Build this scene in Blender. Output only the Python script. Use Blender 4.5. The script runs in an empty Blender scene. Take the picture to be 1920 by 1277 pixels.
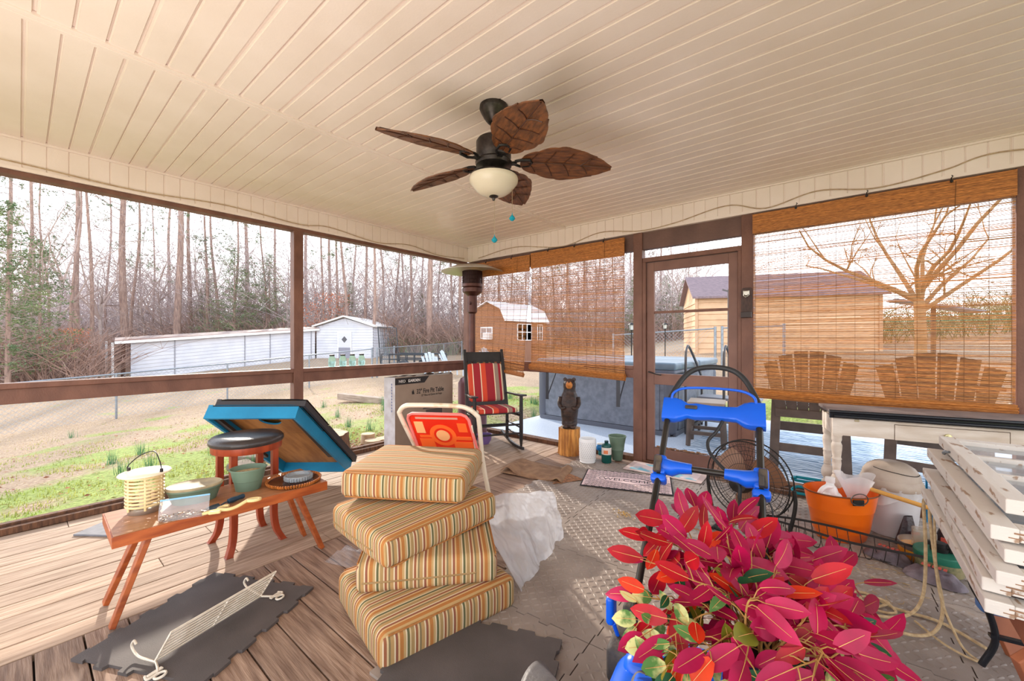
import bpy, bmesh, math, random
import numpy as np
from mathutils import Vector, Matrix, noise
S = bpy.context.scene
COL = S.collection
random.seed(7)
PI = math.pi
def R(a): return a * PI / 180

# ------------------------------------------------------------ camera, sky, sun, exposure
YAW = 39.6
cd = bpy.data.cameras.new('camera'); cam = bpy.data.objects.new('camera', cd); COL.objects.link(cam)
cam.location = (0, 0, 1.25); cam.rotation_euler = (R(90), 0, R(YAW))
cd.sensor_width = 36; cd.lens = 36 * 765 / 1920; cd.clip_start = 0.05; cd.clip_end = 400
S.camera = cam
W = bpy.data.worlds.new('sky'); S.world = W; W.use_nodes = True
nt = W.node_tree; nt.nodes.clear()
_o = nt.nodes.new('ShaderNodeOutputWorld'); _b = nt.nodes.new('ShaderNodeBackground')
_tc = nt.nodes.new('ShaderNodeTexCoord'); _sx = nt.nodes.new('ShaderNodeSeparateXYZ'); _cr = nt.nodes.new('ShaderNodeValToRGB')
nt.links.new(_tc.outputs['Generated'], _sx.inputs[0]); nt.links.new(_sx.outputs['Z'], _cr.inputs[0])
e = _cr.color_ramp.elements
e[0].position = 0.0; e[0].color = (1.0, 0.99, 0.985, 1); e[1].position = 1.0; e[1].color = (0.20, 0.26, 0.36, 1)
m_ = e.new(0.30); m_.color = (0.80, 0.84, 0.9, 1)
nt.links.new(_cr.outputs[0], _b.inputs[0]); nt.links.new(_b.outputs[0], _o.inputs[0])
_b.inputs[1].default_value = 2.9
sd = bpy.data.lights.new('sun', 'SUN'); sun = bpy.data.objects.new('sun', sd); COL.objects.link(sun)
SUN_DIR = Vector((-0.938, 0.346, 0)).normalized() * math.cos(R(25)) + Vector((0, 0, math.sin(R(25))))
sun.rotation_euler = SUN_DIR.to_track_quat('Z', 'Y').to_euler()
sun.location = (-8, 3, 8)
sd.energy = 4.3; sd.color = (1.0, 0.89, 0.76); sd.angle = R(1.2)
# fill light added behind the camera, aimed up to brighten the porch ceiling
fd = bpy.data.lights.new('ceiling_fill', 'AREA'); fl = bpy.data.objects.new('ceiling_fill', fd); COL.objects.link(fl)
fl.location = (-1.2, -0.9, 0.55); fl.rotation_euler = Vector((0.10, -0.25, -1)).to_track_quat('Z', 'Y').to_euler(); fd.shape = 'DISK'; fd.size = 2.4; fd.energy = 56; fd.color = (1.0, 0.93, 0.9)
S.view_settings.view_transform = 'Standard'; S.view_settings.look = 'None'
S.view_settings.gamma = 1.0; S.view_settings.use_curve_mapping = False
S.view_settings.exposure = 0.36
S.cycles.max_bounces = 8; S.cycles.diffuse_bounces = 5; S.cycles.transparent_max_bounces = 16

# ------------------------------------------------------------ pixel-free placing helpers
FW = Vector((-math.sin(R(YAW)), math.cos(R(YAW)), 0)); RT = Vector((math.cos(R(YAW)), math.sin(R(YAW)), 0))
def dirp(u, d):           # a plan point at bearing u and depth d
    p = FW * d + RT * ((u - 960) / 765 * d); return p.x, p.y

# ------------------------------------------------------------ materials
def srgb(c):
    return tuple((x / 12.92 if x <= 0.04045 else ((x + 0.055) / 1.055) ** 2.4) for x in [v / 255 for v in c])
MATS = {}
def mat(name, c, rough=0.6, metal=0.0, c2=None, scale=8.0, st=(1, 1, 1), bump=0.0, bs=None, island=0.0,
        alpha=1.0, trans=0.0, sheen=0.0, detail=4.0, contrast=(0.35, 0.65), transl=0.0, rot=(0, 0, 0), coat=0.0, c3=None, ior=1.45):
    if name in MATS: return MATS[name]
    m = bpy.data.materials.new(name); m.use_nodes = True
    n = m.node_tree; L = n.links; p = n.nodes['Principled BSDF']
    p.inputs['Roughness'].default_value = rough; p.inputs['Metallic'].default_value = metal
    p.inputs['IOR'].default_value = ior
    if coat: p.inputs['Coat Weight'].default_value = coat
    if trans: p.inputs['Transmission Weight'].default_value = trans
    col = srgb(c); p.inputs['Base Color'].default_value = (*col, 1)
    src = None
    if c2 or bump:
        tc = n.nodes.new('ShaderNodeTexCoord'); mp = n.nodes.new('ShaderNodeMapping')
        mp.inputs['Scale'].default_value = st; mp.inputs['Rotation'].default_value = rot
        L.new(tc.outputs['Object'], mp.inputs[0])
    if c2:
        nz = n.nodes.new('ShaderNodeTexNoise'); nz.inputs['Scale'].default_value = scale; nz.inputs['Detail'].default_value = detail
        L.new(mp.outputs[0], nz.inputs[0])
        cr = n.nodes.new('ShaderNodeValToRGB'); L.new(nz.outputs[0], cr.inputs[0])
        cr.color_ramp.elements[0].position = contrast[0]; cr.color_ramp.elements[1].position = contrast[1]
        cr.color_ramp.elements[0].color = (*col, 1); cr.color_ramp.elements[1].color = (*srgb(c2), 1)
        if c3:
            q = cr.color_ramp.elements.new((contrast[0] + contrast[1]) / 2); q.color = (*srgb(c3), 1)
        src = cr.outputs[0]
    if island:
        g = n.nodes.new('ShaderNodeNewGeometry'); mr = n.nodes.new('ShaderNodeMapRange')
        L.new(g.outputs['Random Per Island'], mr.inputs[0])
        mr.inputs[3].default_value = 1 - island; mr.inputs[4].default_value = 1 + island
        mx = n.nodes.new('ShaderNodeMix'); mx.data_type = 'RGBA'; mx.blend_type = 'MULTIPLY'; mx.inputs[0].default_value = 1
        if src: L.new(src, mx.inputs[6])
        else: mx.inputs[6].default_value = (*col, 1)
        cb = n.nodes.new('ShaderNodeCombineXYZ')
        for i in range(3): L.new(mr.outputs[0], cb.inputs[i])
        L.new(cb.outputs[0], mx.inputs[7]); src = mx.outputs[2]
    if src: L.new(src, p.inputs['Base Color'])
    if bump:
        nb = n.nodes.new('ShaderNodeTexNoise'); nb.inputs['Scale'].default_value = bs or scale; nb.inputs['Detail'].default_value = 5
        L.new(mp.outputs[0], nb.inputs[0]); bp = n.nodes.new('ShaderNodeBump'); bp.inputs['Strength'].default_value = bump
        bp.inputs['Distance'].default_value = 0.01
        L.new(nb.outputs[0], bp.inputs['Height']); L.new(bp.outputs[0], p.inputs['Normal'])
    outn = n.nodes['Material Output']; last = p.outputs[0]
    if transl:
        t = n.nodes.new('ShaderNodeBsdfTranslucent'); mxs = n.nodes.new('ShaderNodeMixShader'); mxs.inputs[0].default_value = transl
        if src: L.new(src, t.inputs[0])
        else: t.inputs[0].default_value = (*col, 1)
        L.new(last, mxs.inputs[1]); L.new(t.outputs[0], mxs.inputs[2]); last = mxs.outputs[0]
    if alpha < 1:
        t = n.nodes.new('ShaderNodeBsdfTransparent'); mxs = n.nodes.new('ShaderNodeMixShader'); mxs.inputs[0].default_value = alpha
        L.new(t.outputs[0], mxs.inputs[1]); L.new(last, mxs.inputs[2]); last = mxs.outputs[0]
    L.new(last, outn.inputs[0])
    MATS[name] = m; return m
def stripe_mat(name, stripes, axis, period, rough=0.85, bump=0.25, jitter=0.004):
    """constant stripes repeating along one local axis; stripes = [(width, rgb)...]"""
    m = bpy.data.materials.new(name); m.use_nodes = True; n = m.node_tree; L = n.links; p = n.nodes['Principled BSDF']
    tc = n.nodes.new('ShaderNodeTexCoord'); sp = n.nodes.new('ShaderNodeSeparateXYZ'); L.new(tc.outputs['Object'], sp.inputs[0])
    md = n.nodes.new('ShaderNodeMath'); md.operation = 'DIVIDE'; L.new(sp.outputs[axis], md.inputs[0]); md.inputs[1].default_value = period
    fr = n.nodes.new('ShaderNodeMath'); fr.operation = 'FRACT'; L.new(md.outputs[0], fr.inputs[0])
    cr = n.nodes.new('ShaderNodeValToRGB'); cr.color_ramp.interpolation = 'CONSTANT'; L.new(fr.outputs[0], cr.inputs[0])
    tot = sum(s[0] for s in stripes); x = 0; el = cr.color_ramp.elements
    el[0].position = 0; el[0].color = (*srgb(stripes[0][1]), 1)
    first = True
    for w, c in stripes:
        if first: first = False
        else:
            q = el.new(x / tot) if x / tot < 0.999 else el[-1]; q.color = (*srgb(c), 1)
        x += w
    el[-1].position = el[-1].position if len(el) > len(stripes) - 0 and False else el[-1].position
    # the ramp starts with a second element at 1.0: give it the last colour
    el[len(el) - 1].color = (*srgb(stripes[-1][1]), 1)
    nz = n.nodes.new('ShaderNodeTexNoise'); nz.inputs['Scale'].default_value = 400; L.new(tc.outputs['Object'], nz.inputs[0])
    bp = n.nodes.new('ShaderNodeBump'); bp.inputs['Strength'].default_value = bump; bp.inputs['Distance'].default_value = 0.004
    L.new(nz.outputs[0], bp.inputs['Height']); L.new(bp.outputs[0], p.inputs['Normal'])
    L.new(cr.outputs[0], p.inputs['Base Color']); p.inputs['Roughness'].default_value = rough
    MATS[name] = m; return m

# ------------------------------------------------------------ mesh helpers
class MB:
    def __init__(s): s.v = []; s.f = []; s.m = []
    def add(s, vs, fs, mi=0, M=None):
        b = len(s.v)
        if M is not None: vs = [M @ Vector(p) for p in vs]
        s.v += [tuple(p) for p in vs]; s.f += [tuple(b + i for i in f) for f in fs]; s.m += [mi] * len(fs) if isinstance(mi, int) else list(mi)
        return s
    def box(s, x0, y0, z0, x1, y1, z1, mi=0, M=None):
        v = [(x0, y0, z0), (x1, y0, z0), (x1, y1, z0), (x0, y1, z0), (x0, y0, z1), (x1, y0, z1), (x1, y1, z1), (x0, y1, z1)]
        return s.add(v, [(0, 3, 2, 1), (4, 5, 6, 7), (0, 1, 5, 4), (1, 2, 6, 5), (2, 3, 7, 6), (3, 0, 4, 7)], mi, M)
    def bar(s, p0, p1, w, h, up=(0, 0, 1), mi=0, M=None, w2=None, h2=None):
        p0 = Vector(p0); p1 = Vector(p1); d = (p1 - p0).normalized(); u = Vector(up); sx = d.cross(u)
        if sx.length < 1e-4: sx = d.cross(Vector((1, 0, 0)))
        sx.normalize(); u = sx.cross(d); w2 = w if w2 is None else w2; h2 = h if h2 is None else h2
        v = []
        for p, a, b in ((p0, w, h), (p1, w2, h2)):
            v += [p - sx * a / 2 - u * b / 2, p + sx * a / 2 - u * b / 2, p + sx * a / 2 + u * b / 2, p - sx * a / 2 + u * b / 2]
        return s.add(v, [(0, 3, 2, 1), (4, 5, 6, 7), (0, 1, 5, 4), (1, 2, 6, 5), (2, 3, 7, 6), (3, 0, 4, 7)], mi, M)
    def tube(s, pts, r, n=8, mi=0, M=None, closed=False, cap=True):
        P = [Vector(p) for p in pts]; k = len(P); rr = r if isinstance(r, (list, tuple)) else [r] * k
        T = []
        for i in range(k):
            a = P[(i - 1) % k] if (closed or i > 0) else P[0]; b = P[(i + 1) % k] if (closed or i < k - 1) else P[-1]
            T.append((b - a).normalized())
        nrm = T[0].orthogonal().normalized(); v = []
        for i in range(k):
            nrm = nrm - T[i] * nrm.dot(T[i])
            if nrm.length < 1e-6: nrm = T[i].orthogonal()
            nrm.normalize(); b = T[i].cross(nrm)
            for j in range(n):
                a = 2 * PI * j / n; v.append(P[i] + (nrm * math.cos(a) + b * math.sin(a)) * rr[i])
        f = []
        for i in range(k if closed else k - 1):
            for j in range(n):
                i2 = (i + 1) % k; f.append((i * n + j, i * n + (j + 1) % n, i2 * n + (j + 1) % n, i2 * n + j))
        if cap and not closed: f.append(tuple(range(n))[::-1]); f.append(tuple((k - 1) * n + j for j in range(n)))
        return s.add(v, f, mi, M)
    def lathe(s, prof, n=24, c=(0, 0, 0), sx=1, sy=1, mi=0, M=None, cap=True):
        v = []; f = []
        for r, z in prof:
            for j in range(n):
                a = 2 * PI * j / n; v.append((c[0] + r * math.cos(a) * sx, c[1] + r * math.sin(a) * sy, c[2] + z))
        k = len(prof)
        for i in range(k - 1):
            for j in range(n): f.append((i * n + j, i * n + (j + 1) % n, (i + 1) * n + (j + 1) % n, (i + 1) * n + j))
        if cap:
            if prof[0][0] > 1e-5: f.append(tuple(range(n))[::-1])
            if prof[-1][0] > 1e-5: f.append(tuple((k - 1) * n + j for j in range(n)))
        return s.add(v, f, mi, M)
    def prism(s, poly, z0, z1, mi=0, M=None):
        n = len(poly); v = [(x, y, z0) for x, y in poly] + [(x, y, z1) for x, y in poly]
        f = [tuple(range(n))[::-1], tuple(range(n, 2 * n))] + [(i, (i + 1) % n, n + (i + 1) % n, n + i) for i in range(n)]
        return s.add(v, f, mi, M)
    def grid(s, fn, nu, nv, mi=0, M=None, cu=False):
        v = [fn(i / (nu - 1 if not cu else nu), j / (nv - 1)) for j in range(nv) for i in range(nu)]; f = []
        for j in range(nv - 1):
            for i in range(nu if cu else nu - 1):
                a = j * nu + i; b = j * nu + (i + 1) % nu; f.append((a, b, b + nu, a + nu))
        return s.add(v, f, mi, M)
    def rbox(s, sx, sy, sz, r, c=(0, 0, 0), puff=0.0, mi=0, M=None, n=5, fm=None, wob=0.0):
        """soft rounded box, centre c; fm(dominant axis, sign) picks the material slot"""
        h = Vector((sx / 2, sy / 2, sz / 2)); r = min(r, h.x, h.y, h.z)
        def ts(hh):
            e = [-hh, -hh + r * 0.3, -hh + r * 0.65, -hh + r]; m = [(-hh + r) + (2 * (hh - r)) * i / n for i in range(1, n)] if hh - r > 1e-5 else []
            return e + m + [hh - r, hh - r * 0.65, hh - r * 0.3, hh]
        for ax in range(3):
            a1, a2 = (ax + 1) % 3, (ax + 2) % 3; A = ts(h[a1]); B = ts(h[a2])
            for sg in (-1, 1):
                v = []
                for b in B:
                    for a in A:
                        q = Vector((0, 0, 0)); q[ax] = sg * h[ax]; q[a1] = a; q[a2] = b
                        inn = Vector([max(-(h[i] - r), min(h[i] - r, q[i])) for i in range(3)]); d = q - inn
                        if d.length > 1e-9: q = inn + d.normalized() * r
                        if puff:
                            fx = 1 - (q.x / h.x) ** 2; fy = 1 - (q.y / h.y) ** 2; fz = 1 - (q.z / h.z) ** 2
                            q.z += math.copysign(puff * max(0, fx) ** .5 * max(0, fy) ** .5, q.z) * (abs(q.z) / h.z)
                            q.x += q.x / h.x * puff * 0.5 * fz * fy; q.y += q.y / h.y * puff * 0.5 * fz * fx
                        if wob: 
                            w = noise.noise_vector((q + Vector(c)) * 6) * wob; q += w
                        v.append(q + Vector(c))
                na = len(A); f = []
                for j in range(len(B) - 1):
                    for i in range(na - 1):
                        k = j * na + i; q4 = (k, k + 1, k + na + 1, k + na); f.append(q4 if sg > 0 else q4[::-1])
                s.add(v, f, fm(ax, sg) if fm else mi, M)
        return s
    def build(s, name, mats, parent=None, smooth=None, bevel=0, merge=False, kind=None, label=None, seg=2):
        me = bpy.data.meshes.new(name); me.from_pydata(s.v, [], s.f)
        if not isinstance(mats, (list, tuple)): mats = [mats]
        for m in mats: me.materials.append(m)
        me.polygons.foreach_set('material_index', s.m)
        if merge:
            bm = bmesh.new(); bm.from_mesh(me); bmesh.ops.remove_doubles(bm, verts=bm.verts, dist=1e-5); bm.to_mesh(me); bm.free()
        if smooth is not None:
            me.polygons.foreach_set('use_smooth', [True] * len(me.polygons))
            if smooth < 180:
                me.update()
                bm = bmesh.new(); bm.from_mesh(me)
                for e_ in bm.edges:
                    if len(e_.link_faces) == 2 and e_.calc_face_angle(0) > R(smooth): e_.smooth = False
                bm.to_mesh(me); bm.free()
        me.update()
        o = bpy.data.objects.new(name, me); COL.objects.link(o)
        if bevel:
            b = o.modifiers.new('bevel', 'BEVEL'); b.width = bevel; b.segments = seg; b.limit_method = 'ANGLE'; b.angle_limit = R(40)
        if parent is not None: o.parent = parent
        if kind: o['kind'] = kind
        if label: o['label'] = label
        return o
def tag(o, label, cat, group=None, kind=None):
    o['label'] = label; o['category'] = cat
    if group: o['group'] = group
    if kind: o['kind'] = kind
    return o
def thing(name, label, cat, loc=(0, 0, 0), rz=0, group=None, rot=None):
    o = bpy.data.objects.new(name, None); COL.objects.link(o); o.location = loc; o.rotation_euler = rot or (0, 0, R(rz)); o.empty_display_size = 0.05
    return tag(o, label, cat, group)
def kids(o): return [c for c in bpy.data.objects if c.parent == o]
def copy_tree(o, parent=None):
    c = o.copy(); COL.objects.link(c); c.parent = parent
    for ch in kids(o): copy_tree(ch, c)
    return c
def put(o, loc, rz=0, sc=None, label=None):
    o.location = loc; o.rotation_euler = (0, 0, R(rz))
    if sc: o.scale = (sc, sc, sc) if not isinstance(sc, tuple) else sc
    if label: o['label'] = label
    return o
def text_part(txt, size, parent, loc, rot, m, name='lettering', align='CENTER', extr=0.0006, sx=1.0, bold=0.0, label=None):
    cu = bpy.data.curves.new(name, 'FONT'); cu.body = txt; cu.size = size; cu.extrude = extr; cu.align_x = align; cu.align_y = 'CENTER'; cu.offset = bold
    o = bpy.data.objects.new(name, cu); COL.objects.link(o)
    dg = bpy.context.evaluated_depsgraph_get(); me = bpy.data.meshes.new_from_object(o.evaluated_get(dg))
    bpy.data.objects.remove(o); me.materials.clear(); me.materials.append(m)
    o2 = bpy.data.objects.new(name, me); COL.objects.link(o2); o2.parent = parent; o2.location = loc; o2.rotation_euler = rot; o2.scale = (sx, 1, 1)
    if label: o2['label'] = label
    return o2
def curve_pts(ctrl, n=8):
    """Catmull-Rom through control points"""
    P = [Vector(p) for p in ctrl]; P = [P[0] * 2 - P[1]] + P + [P[-1] * 2 - P[-2]]; out = []
    for i in range(1, len(P) - 2):
        for k in range(n):
            t = k / n; a, b, c, d = P[i - 1], P[i], P[i + 1], P[i + 2]
            out.append(0.5 * ((2 * b) + (c - a) * t + (2 * a - 5 * b + 4 * c - d) * t * t + (3 * b - a - 3 * c + d) * t ** 3))
    out.append(P[-2]); return out
def frame(o, x, y, z):    # matrix from origin and axes
    M = Matrix.Identity(4)
    for i, a in enumerate((x, y, z)):
        a = Vector(a).normalized()
        for k in range(3): M[k][i] = a[k]
    for k in range(3): M[k][3] = o[k]
    return M
# ============================================================ the porch shell
CE = 2.566; WX = -4.17; WY = 4.06; SOF = 2.37; X1 = 2.2; Y0 = -1.6
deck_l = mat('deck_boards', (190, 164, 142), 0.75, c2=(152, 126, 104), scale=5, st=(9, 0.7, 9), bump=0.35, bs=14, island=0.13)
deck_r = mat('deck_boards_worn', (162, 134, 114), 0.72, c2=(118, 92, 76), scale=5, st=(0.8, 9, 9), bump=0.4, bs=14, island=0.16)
brown = mat('brown_paint', (124, 84, 68), 0.55, c2=(106, 70, 57), scale=5, st=(2, 2, 1), bump=0.25, bs=60)
brown_b = mat('brown_paint_header', (112, 82, 72), 0.6, c2=(96, 70, 62), scale=4, bump=0.2, bs=60)
vinyl = mat('cream_vinyl', (238, 222, 212), 0.38, c2=(232, 215, 203), scale=3, bump=0.06, bs=90)
dirtwood = mat('sill_wood', (122, 84, 60), 0.8, c2=(82, 56, 42), scale=8, st=(6, 6, 1), bump=0.4, bs=40)

b = MB(); random.seed(3)
x = WX; w = 0.1385
while x < -2.53:                                       # boards running along the open left side
    y = Y0; first = True
    while y < WY + 0.05:
        L_ = random.choice([2.4, 3.0, 3.6]) * (random.random() * .6 + .4 if first else 1); y2 = min(y + L_, WY + 0.05); first = False
        b.box(x + 0.003, y + 0.0015, -0.035, min(x + w, -2.512) - 0.003, y2 - 0.0015, random.uniform(-0.0012, 0)); y = y2
    x += w
bl = b
bl.build('floor', deck_l, bevel=0.003, kind='structure')
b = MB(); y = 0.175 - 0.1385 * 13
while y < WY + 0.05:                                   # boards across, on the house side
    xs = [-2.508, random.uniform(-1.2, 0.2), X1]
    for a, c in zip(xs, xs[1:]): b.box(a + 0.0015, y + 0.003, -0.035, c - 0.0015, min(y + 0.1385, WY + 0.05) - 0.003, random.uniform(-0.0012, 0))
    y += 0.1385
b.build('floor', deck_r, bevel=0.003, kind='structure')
b = MB(); b.box(WX - 0.1, Y0, -0.26, X1, WY + 0.12, -0.036); b.build('floor', mat('underdeck', (52, 42, 36), 0.9), kind='structure')

# ceiling: ribbed vinyl panels with real grooves, running across the porch
def ribbed(length0, length1, a0, a1, pitch, depth, gw, place):
    """profile along a (with grooves) extruded along the other axis; place(a, l, d) -> point, d = depth into the panel"""
    prof = []; a = a0; k = 0
    while a < a1 - 0.001:
        e_ = min(a + pitch, a1); wide = gw * (1.5 if k % 3 == 0 else 1)
        prof += [(a, 0), (e_ - wide, 0), (e_ - wide * 0.8, depth), (e_ - wide * 0.45, depth), (e_ - wide * 0.4, depth * 0.35), (e_ - wide * 0.05, depth * 0.35)]
        a = e_; k += 1
    prof.append((a1, 0)); n = len(prof); v = [place(a, length0, d) for a, d in prof] + [place(a, length1, d) for a, d in prof]
    return v, [(i, i + 1, n + i + 1, n + i) for i in range(n - 1)]
b = MB()
v, f = ribbed(WX, -2.565, Y0, WY, 0.1016, 0.011, 0.013, lambda a, l, d: (l, a, CE + d)); b.add(v, f)
v, f = ribbed(-2.555, X1, Y0 + 0.03, WY, 0.1016, 0.013, 0.016, lambda a, l, d: (l, a, CE + d)); b.add(v, f)
b.box(WX - 0.1, Y0, CE + 0.02, X1, WY + 0.1, CE + 0.1)
b.build('ceiling', vinyl, kind='structure')
b = MB(); b.box(-2.592, Y0, CE - 0.009, -2.528, WY, CE + 0.012); b.box(-2.567, Y0, CE - 0.013, -2.553, WY, CE - 0.008)
b.box(WX, Y0, CE - 0.012, WX + 0.022, WY, CE + 0.01); b.box(WX, WY - 0.022, CE - 0.012, X1, WY, CE + 0.01)
b.build('trim_1', vinyl, bevel=0.002, kind='structure')
# soffit box beam round the porch, faced with the same ribbed vinyl set upright
b = MB()
v, f = ribbed(SOF, CE, Y0, WY, 0.1016, 0.006, 0.010, lambda a, l, d: (WX - d, a, l)); b.add(v, f)
b.box(WX - 0.11, Y0, SOF, WX - 0.007, WY, CE + 0.02)
b.box(WX - 0.12, Y0, SOF - 0.012, WX + 0.004, WY, SOF + 0.012)
b.build('soffit_left', vinyl, kind='structure')
b = MB()
v, f = ribbed(SOF, CE, WX, X1, 0.1016, 0.006, 0.010, lambda a, l, d: (a, WY + d, l)); b.add(v, f)
b.box(WX, WY + 0.007, SOF, X1, WY + 0.14, CE + 0.02)
b.box(WX, WY - 0.004, SOF - 0.012, X1, WY + 0.15, SOF + 0.012)
b.build('soffit_back', vinyl, kind='structure')
# left wall: posts, mid rail, bottom plate
b = MB()
b.box(WX - 0.10, 1.713, 0, WX - 0.01, 1.803, SOF - 0.012)
b.box(WX - 0.10, Y0, 0, WX - 0.01, Y0 + 0.09, SOF - 0.012)
b.box(WX - 0.10, WY + 0.01, 0, WX - 0.01, WY + 0.10, SOF - 0.012)
for y0, y1 in ((Y0 + 0.09, 1.713), (1.803, WY + 0.01)):
    b.box(WX - 0.08, y0, 0.835, WX - 0.035, y1, 0.935); b.box(WX - 0.10, y0, 0.935, WX - 0.01, y1, 0.972)
b.box(WX - 0.105, Y0, SOF - 0.045, WX - 0.008, WY, SOF - 0.013)
b.build('wall_left', brown, bevel=0.004, kind='structure')
b = MB(); b.box(WX - 0.10, Y0, -0.002, WX + 0.0, WY, 0.042); b.box(WX - 0.14, Y0, -0.26, WX - 0.10, WY, 0.036); b.box(WX - 0.10, Y0, 0.042, WX - 0.05, WY, 0.060)
b.build('baseboard_left', dirtwood, bevel=0.004, kind='structure')
# back wall
BY = 4.075
b = MB()
for x0, x1 in ((-1.735, -1.64), (-0.738, -0.645), (0.823, 0.925)): b.box(x0, BY, 0, x1, BY + 0.09, SOF - 0.012)
b.box(WX, BY + 0.01, 0.86, -1.735, BY + 0.055, 0.95); b.box(WX, BY, 0.95, -1.735, BY + 0.09, 0.985)
b.box(0.925, BY, 0, X1, BY + 0.09, 0.04); b.box(1.9, BY, 0, 2.0, BY + 0.09, SOF - .012)
b.box(-1.64, BY + 0.01, 2.05, -0.738, BY + 0.08, 2.095)
for x0, x1 in ((-1.64, -1.605), (-0.768, -0.738)): b.box(x0, BY + 0.005, 0.0, x1, BY + 0.085, 2.05)
b.build('wall_back', brown, bevel=0.004, kind='structure')
b = MB(); b.box(WX, BY + 0.02, 2.185, X1, BY + 0.09, SOF - 0.012); b.build('trim_2', brown_b, bevel=0.003, kind='structure')
b = MB(); b.box(WX, BY - 0.004, -0.002, -1.735, BY + 0.10, 0.045); b.box(-0.645, BY - 0.004, -0.002, X1, BY + 0.10, 0.055); b.box(-1.64, BY - 0.004, -0.002, -0.738, BY + 0.10, 0.03)
b.build('baseboard_back', dirtwood, bevel=0.004, kind='structure')
# screen door
d1 = bpy.data.objects.new('door_1', None); COL.objects.link(d1); d1.location = (-1.602, BY + 0.03, 0.032); d1['kind'] = 'structure'
b = MB(); DW = 0.83; DH = 2.012
b.box(0, 0, 0, 0.075, 0.035, DH); b.box(DW - 0.075, 0, 0, DW, 0.035, DH); b.box(0.075, 0, 0, DW - 0.075, 0.035, 0.135)
b.box(0.075, 0, DH - 0.09, DW - 0.075, 0.035, DH); b.box(0.075, 0, 0.775, DW - 0.075, 0.035, 0.885)
b.build('door_frame', mat('door_brown', (128, 90, 76), 0.5, c2=(112, 76, 64), scale=4), d1, bevel=0.003)
b = MB(); b.box(0.075, 0.008, 1.49, DW - 0.075, 0.028, 1.515); b.build('crossbar', brown, d1, bevel=0.002)
b = MB(); b.tube([(0.03, -0.002, 0.9), (0.03, -0.035, 0.9), (0.12, -0.04, 0.88), (0.16, -0.04, 0.875)], 0.006, 8); b.build('handle', mat('dark_steel', (60, 56, 54), 0.4, 0.8), d1, smooth=60)
b = MB(); random.seed(12)
for i in range(90): # leaf litter and rubble caught on the door's bottom rail
    px = random.uniform(0.09, DW - 0.09); s_ = random.uniform(0.006, 0.016); a = random.uniform(0, 3)
    b.rbox(s_ * 2, s_, s_ * .7, s_ * .3, (px, 0.018 + random.uniform(-.012, .01), 0.135 + s_ * .3 + random.uniform(0, .012)), n=1, M=None)
lit = b.build('leaf_litter', mat('litter', (126, 92, 66), 0.9, island=0.4), d1, kind='stuff')
blackm = mat('black_metal', (38, 36, 36), 0.45, 0.6, c2=(56, 52, 50), scale=20)
# ============================================================ the yard
CP = [(-4.3, 2.4, -.06), (-4.3, -1.5, -.28), (-4.6, 4.5, -.04), (-5.5, 7, -.04), (-9, 2, -.36), (-9, -5, -.85), (-15, 3.45, -.74), (-15.3, .06, -.97), (-15.2, 9.3, -.30), (-15, -8, -1.4),
      (-29, 13.5, .0), (-29.9, 3.8, -.86), (-30, -10, -1.6), (-16, 17, -.12), (-10, 12, -.02), (-4, 9, 0.0), (-12, 25, .25), (-2, 9, .05), (-4, 12.5, .25), (-1, 13, .4), (1.1, 11.3, .4), (5, 12, .5), (10, 6, .2), (-4, 16, .9), (1, 18.6, .95),
      (-6, 26, 1.3), (0, 40, 2.7), (-14, 45, 1.6), (20, 35, 2.8), (16, 16, 1.2), (-35, 30, .5), (-50, 5, -.6), (-60, 60, 1.5), (-60, -40, -2), (30, -10, .2), (0, -10, -.3), (5, -4, -.1), (5, 4, -.1), (40, 60, 4), (2, 60, 3.6)]
_P = np.array([c[:2] for c in CP], float); _Z = np.array([c[2] for c in CP], float); _n = len(CP)
_D = np.sqrt(((_P[:, None] - _P[None]) ** 2).sum(-1)); _A = np.zeros((_n + 3, _n + 3)); _A[:_n, :_n] = _D + np.eye(_n) * -.15
_A[:_n, _n] = 1; _A[:_n, _n + 1:] = _P; _A[_n, :_n] = 1; _A[_n + 1:, :_n] = _P.T
_S = np.linalg.solve(_A, np.concatenate([_Z, np.zeros(3)]))
def gz(x, y):
    d = np.sqrt((_P[:, 0] - x) ** 2 + (_P[:, 1] - y) ** 2); z = float(_S[:_n] @ d + _S[_n] + _S[_n + 1] * x + _S[_n + 2] * y)
    # flat shelf beneath the porch and patio
    dx = max(-4.45 - x, 0, x - 4.2); dy = max(-2.2 - y, 0, y - 8.2); dd = math.hypot(dx, dy)
    if dd < 1.5:
        k = dd / 1.5; k = k * k * (3 - 2 * k); z = min(z, (-.12 if y > 0.8 else -.30) * (1 - k) + z * k) if dd < .15 else z
        if dd < .02: z = min(z, -.14 if y > 3.9 else -.30)
    return z
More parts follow.
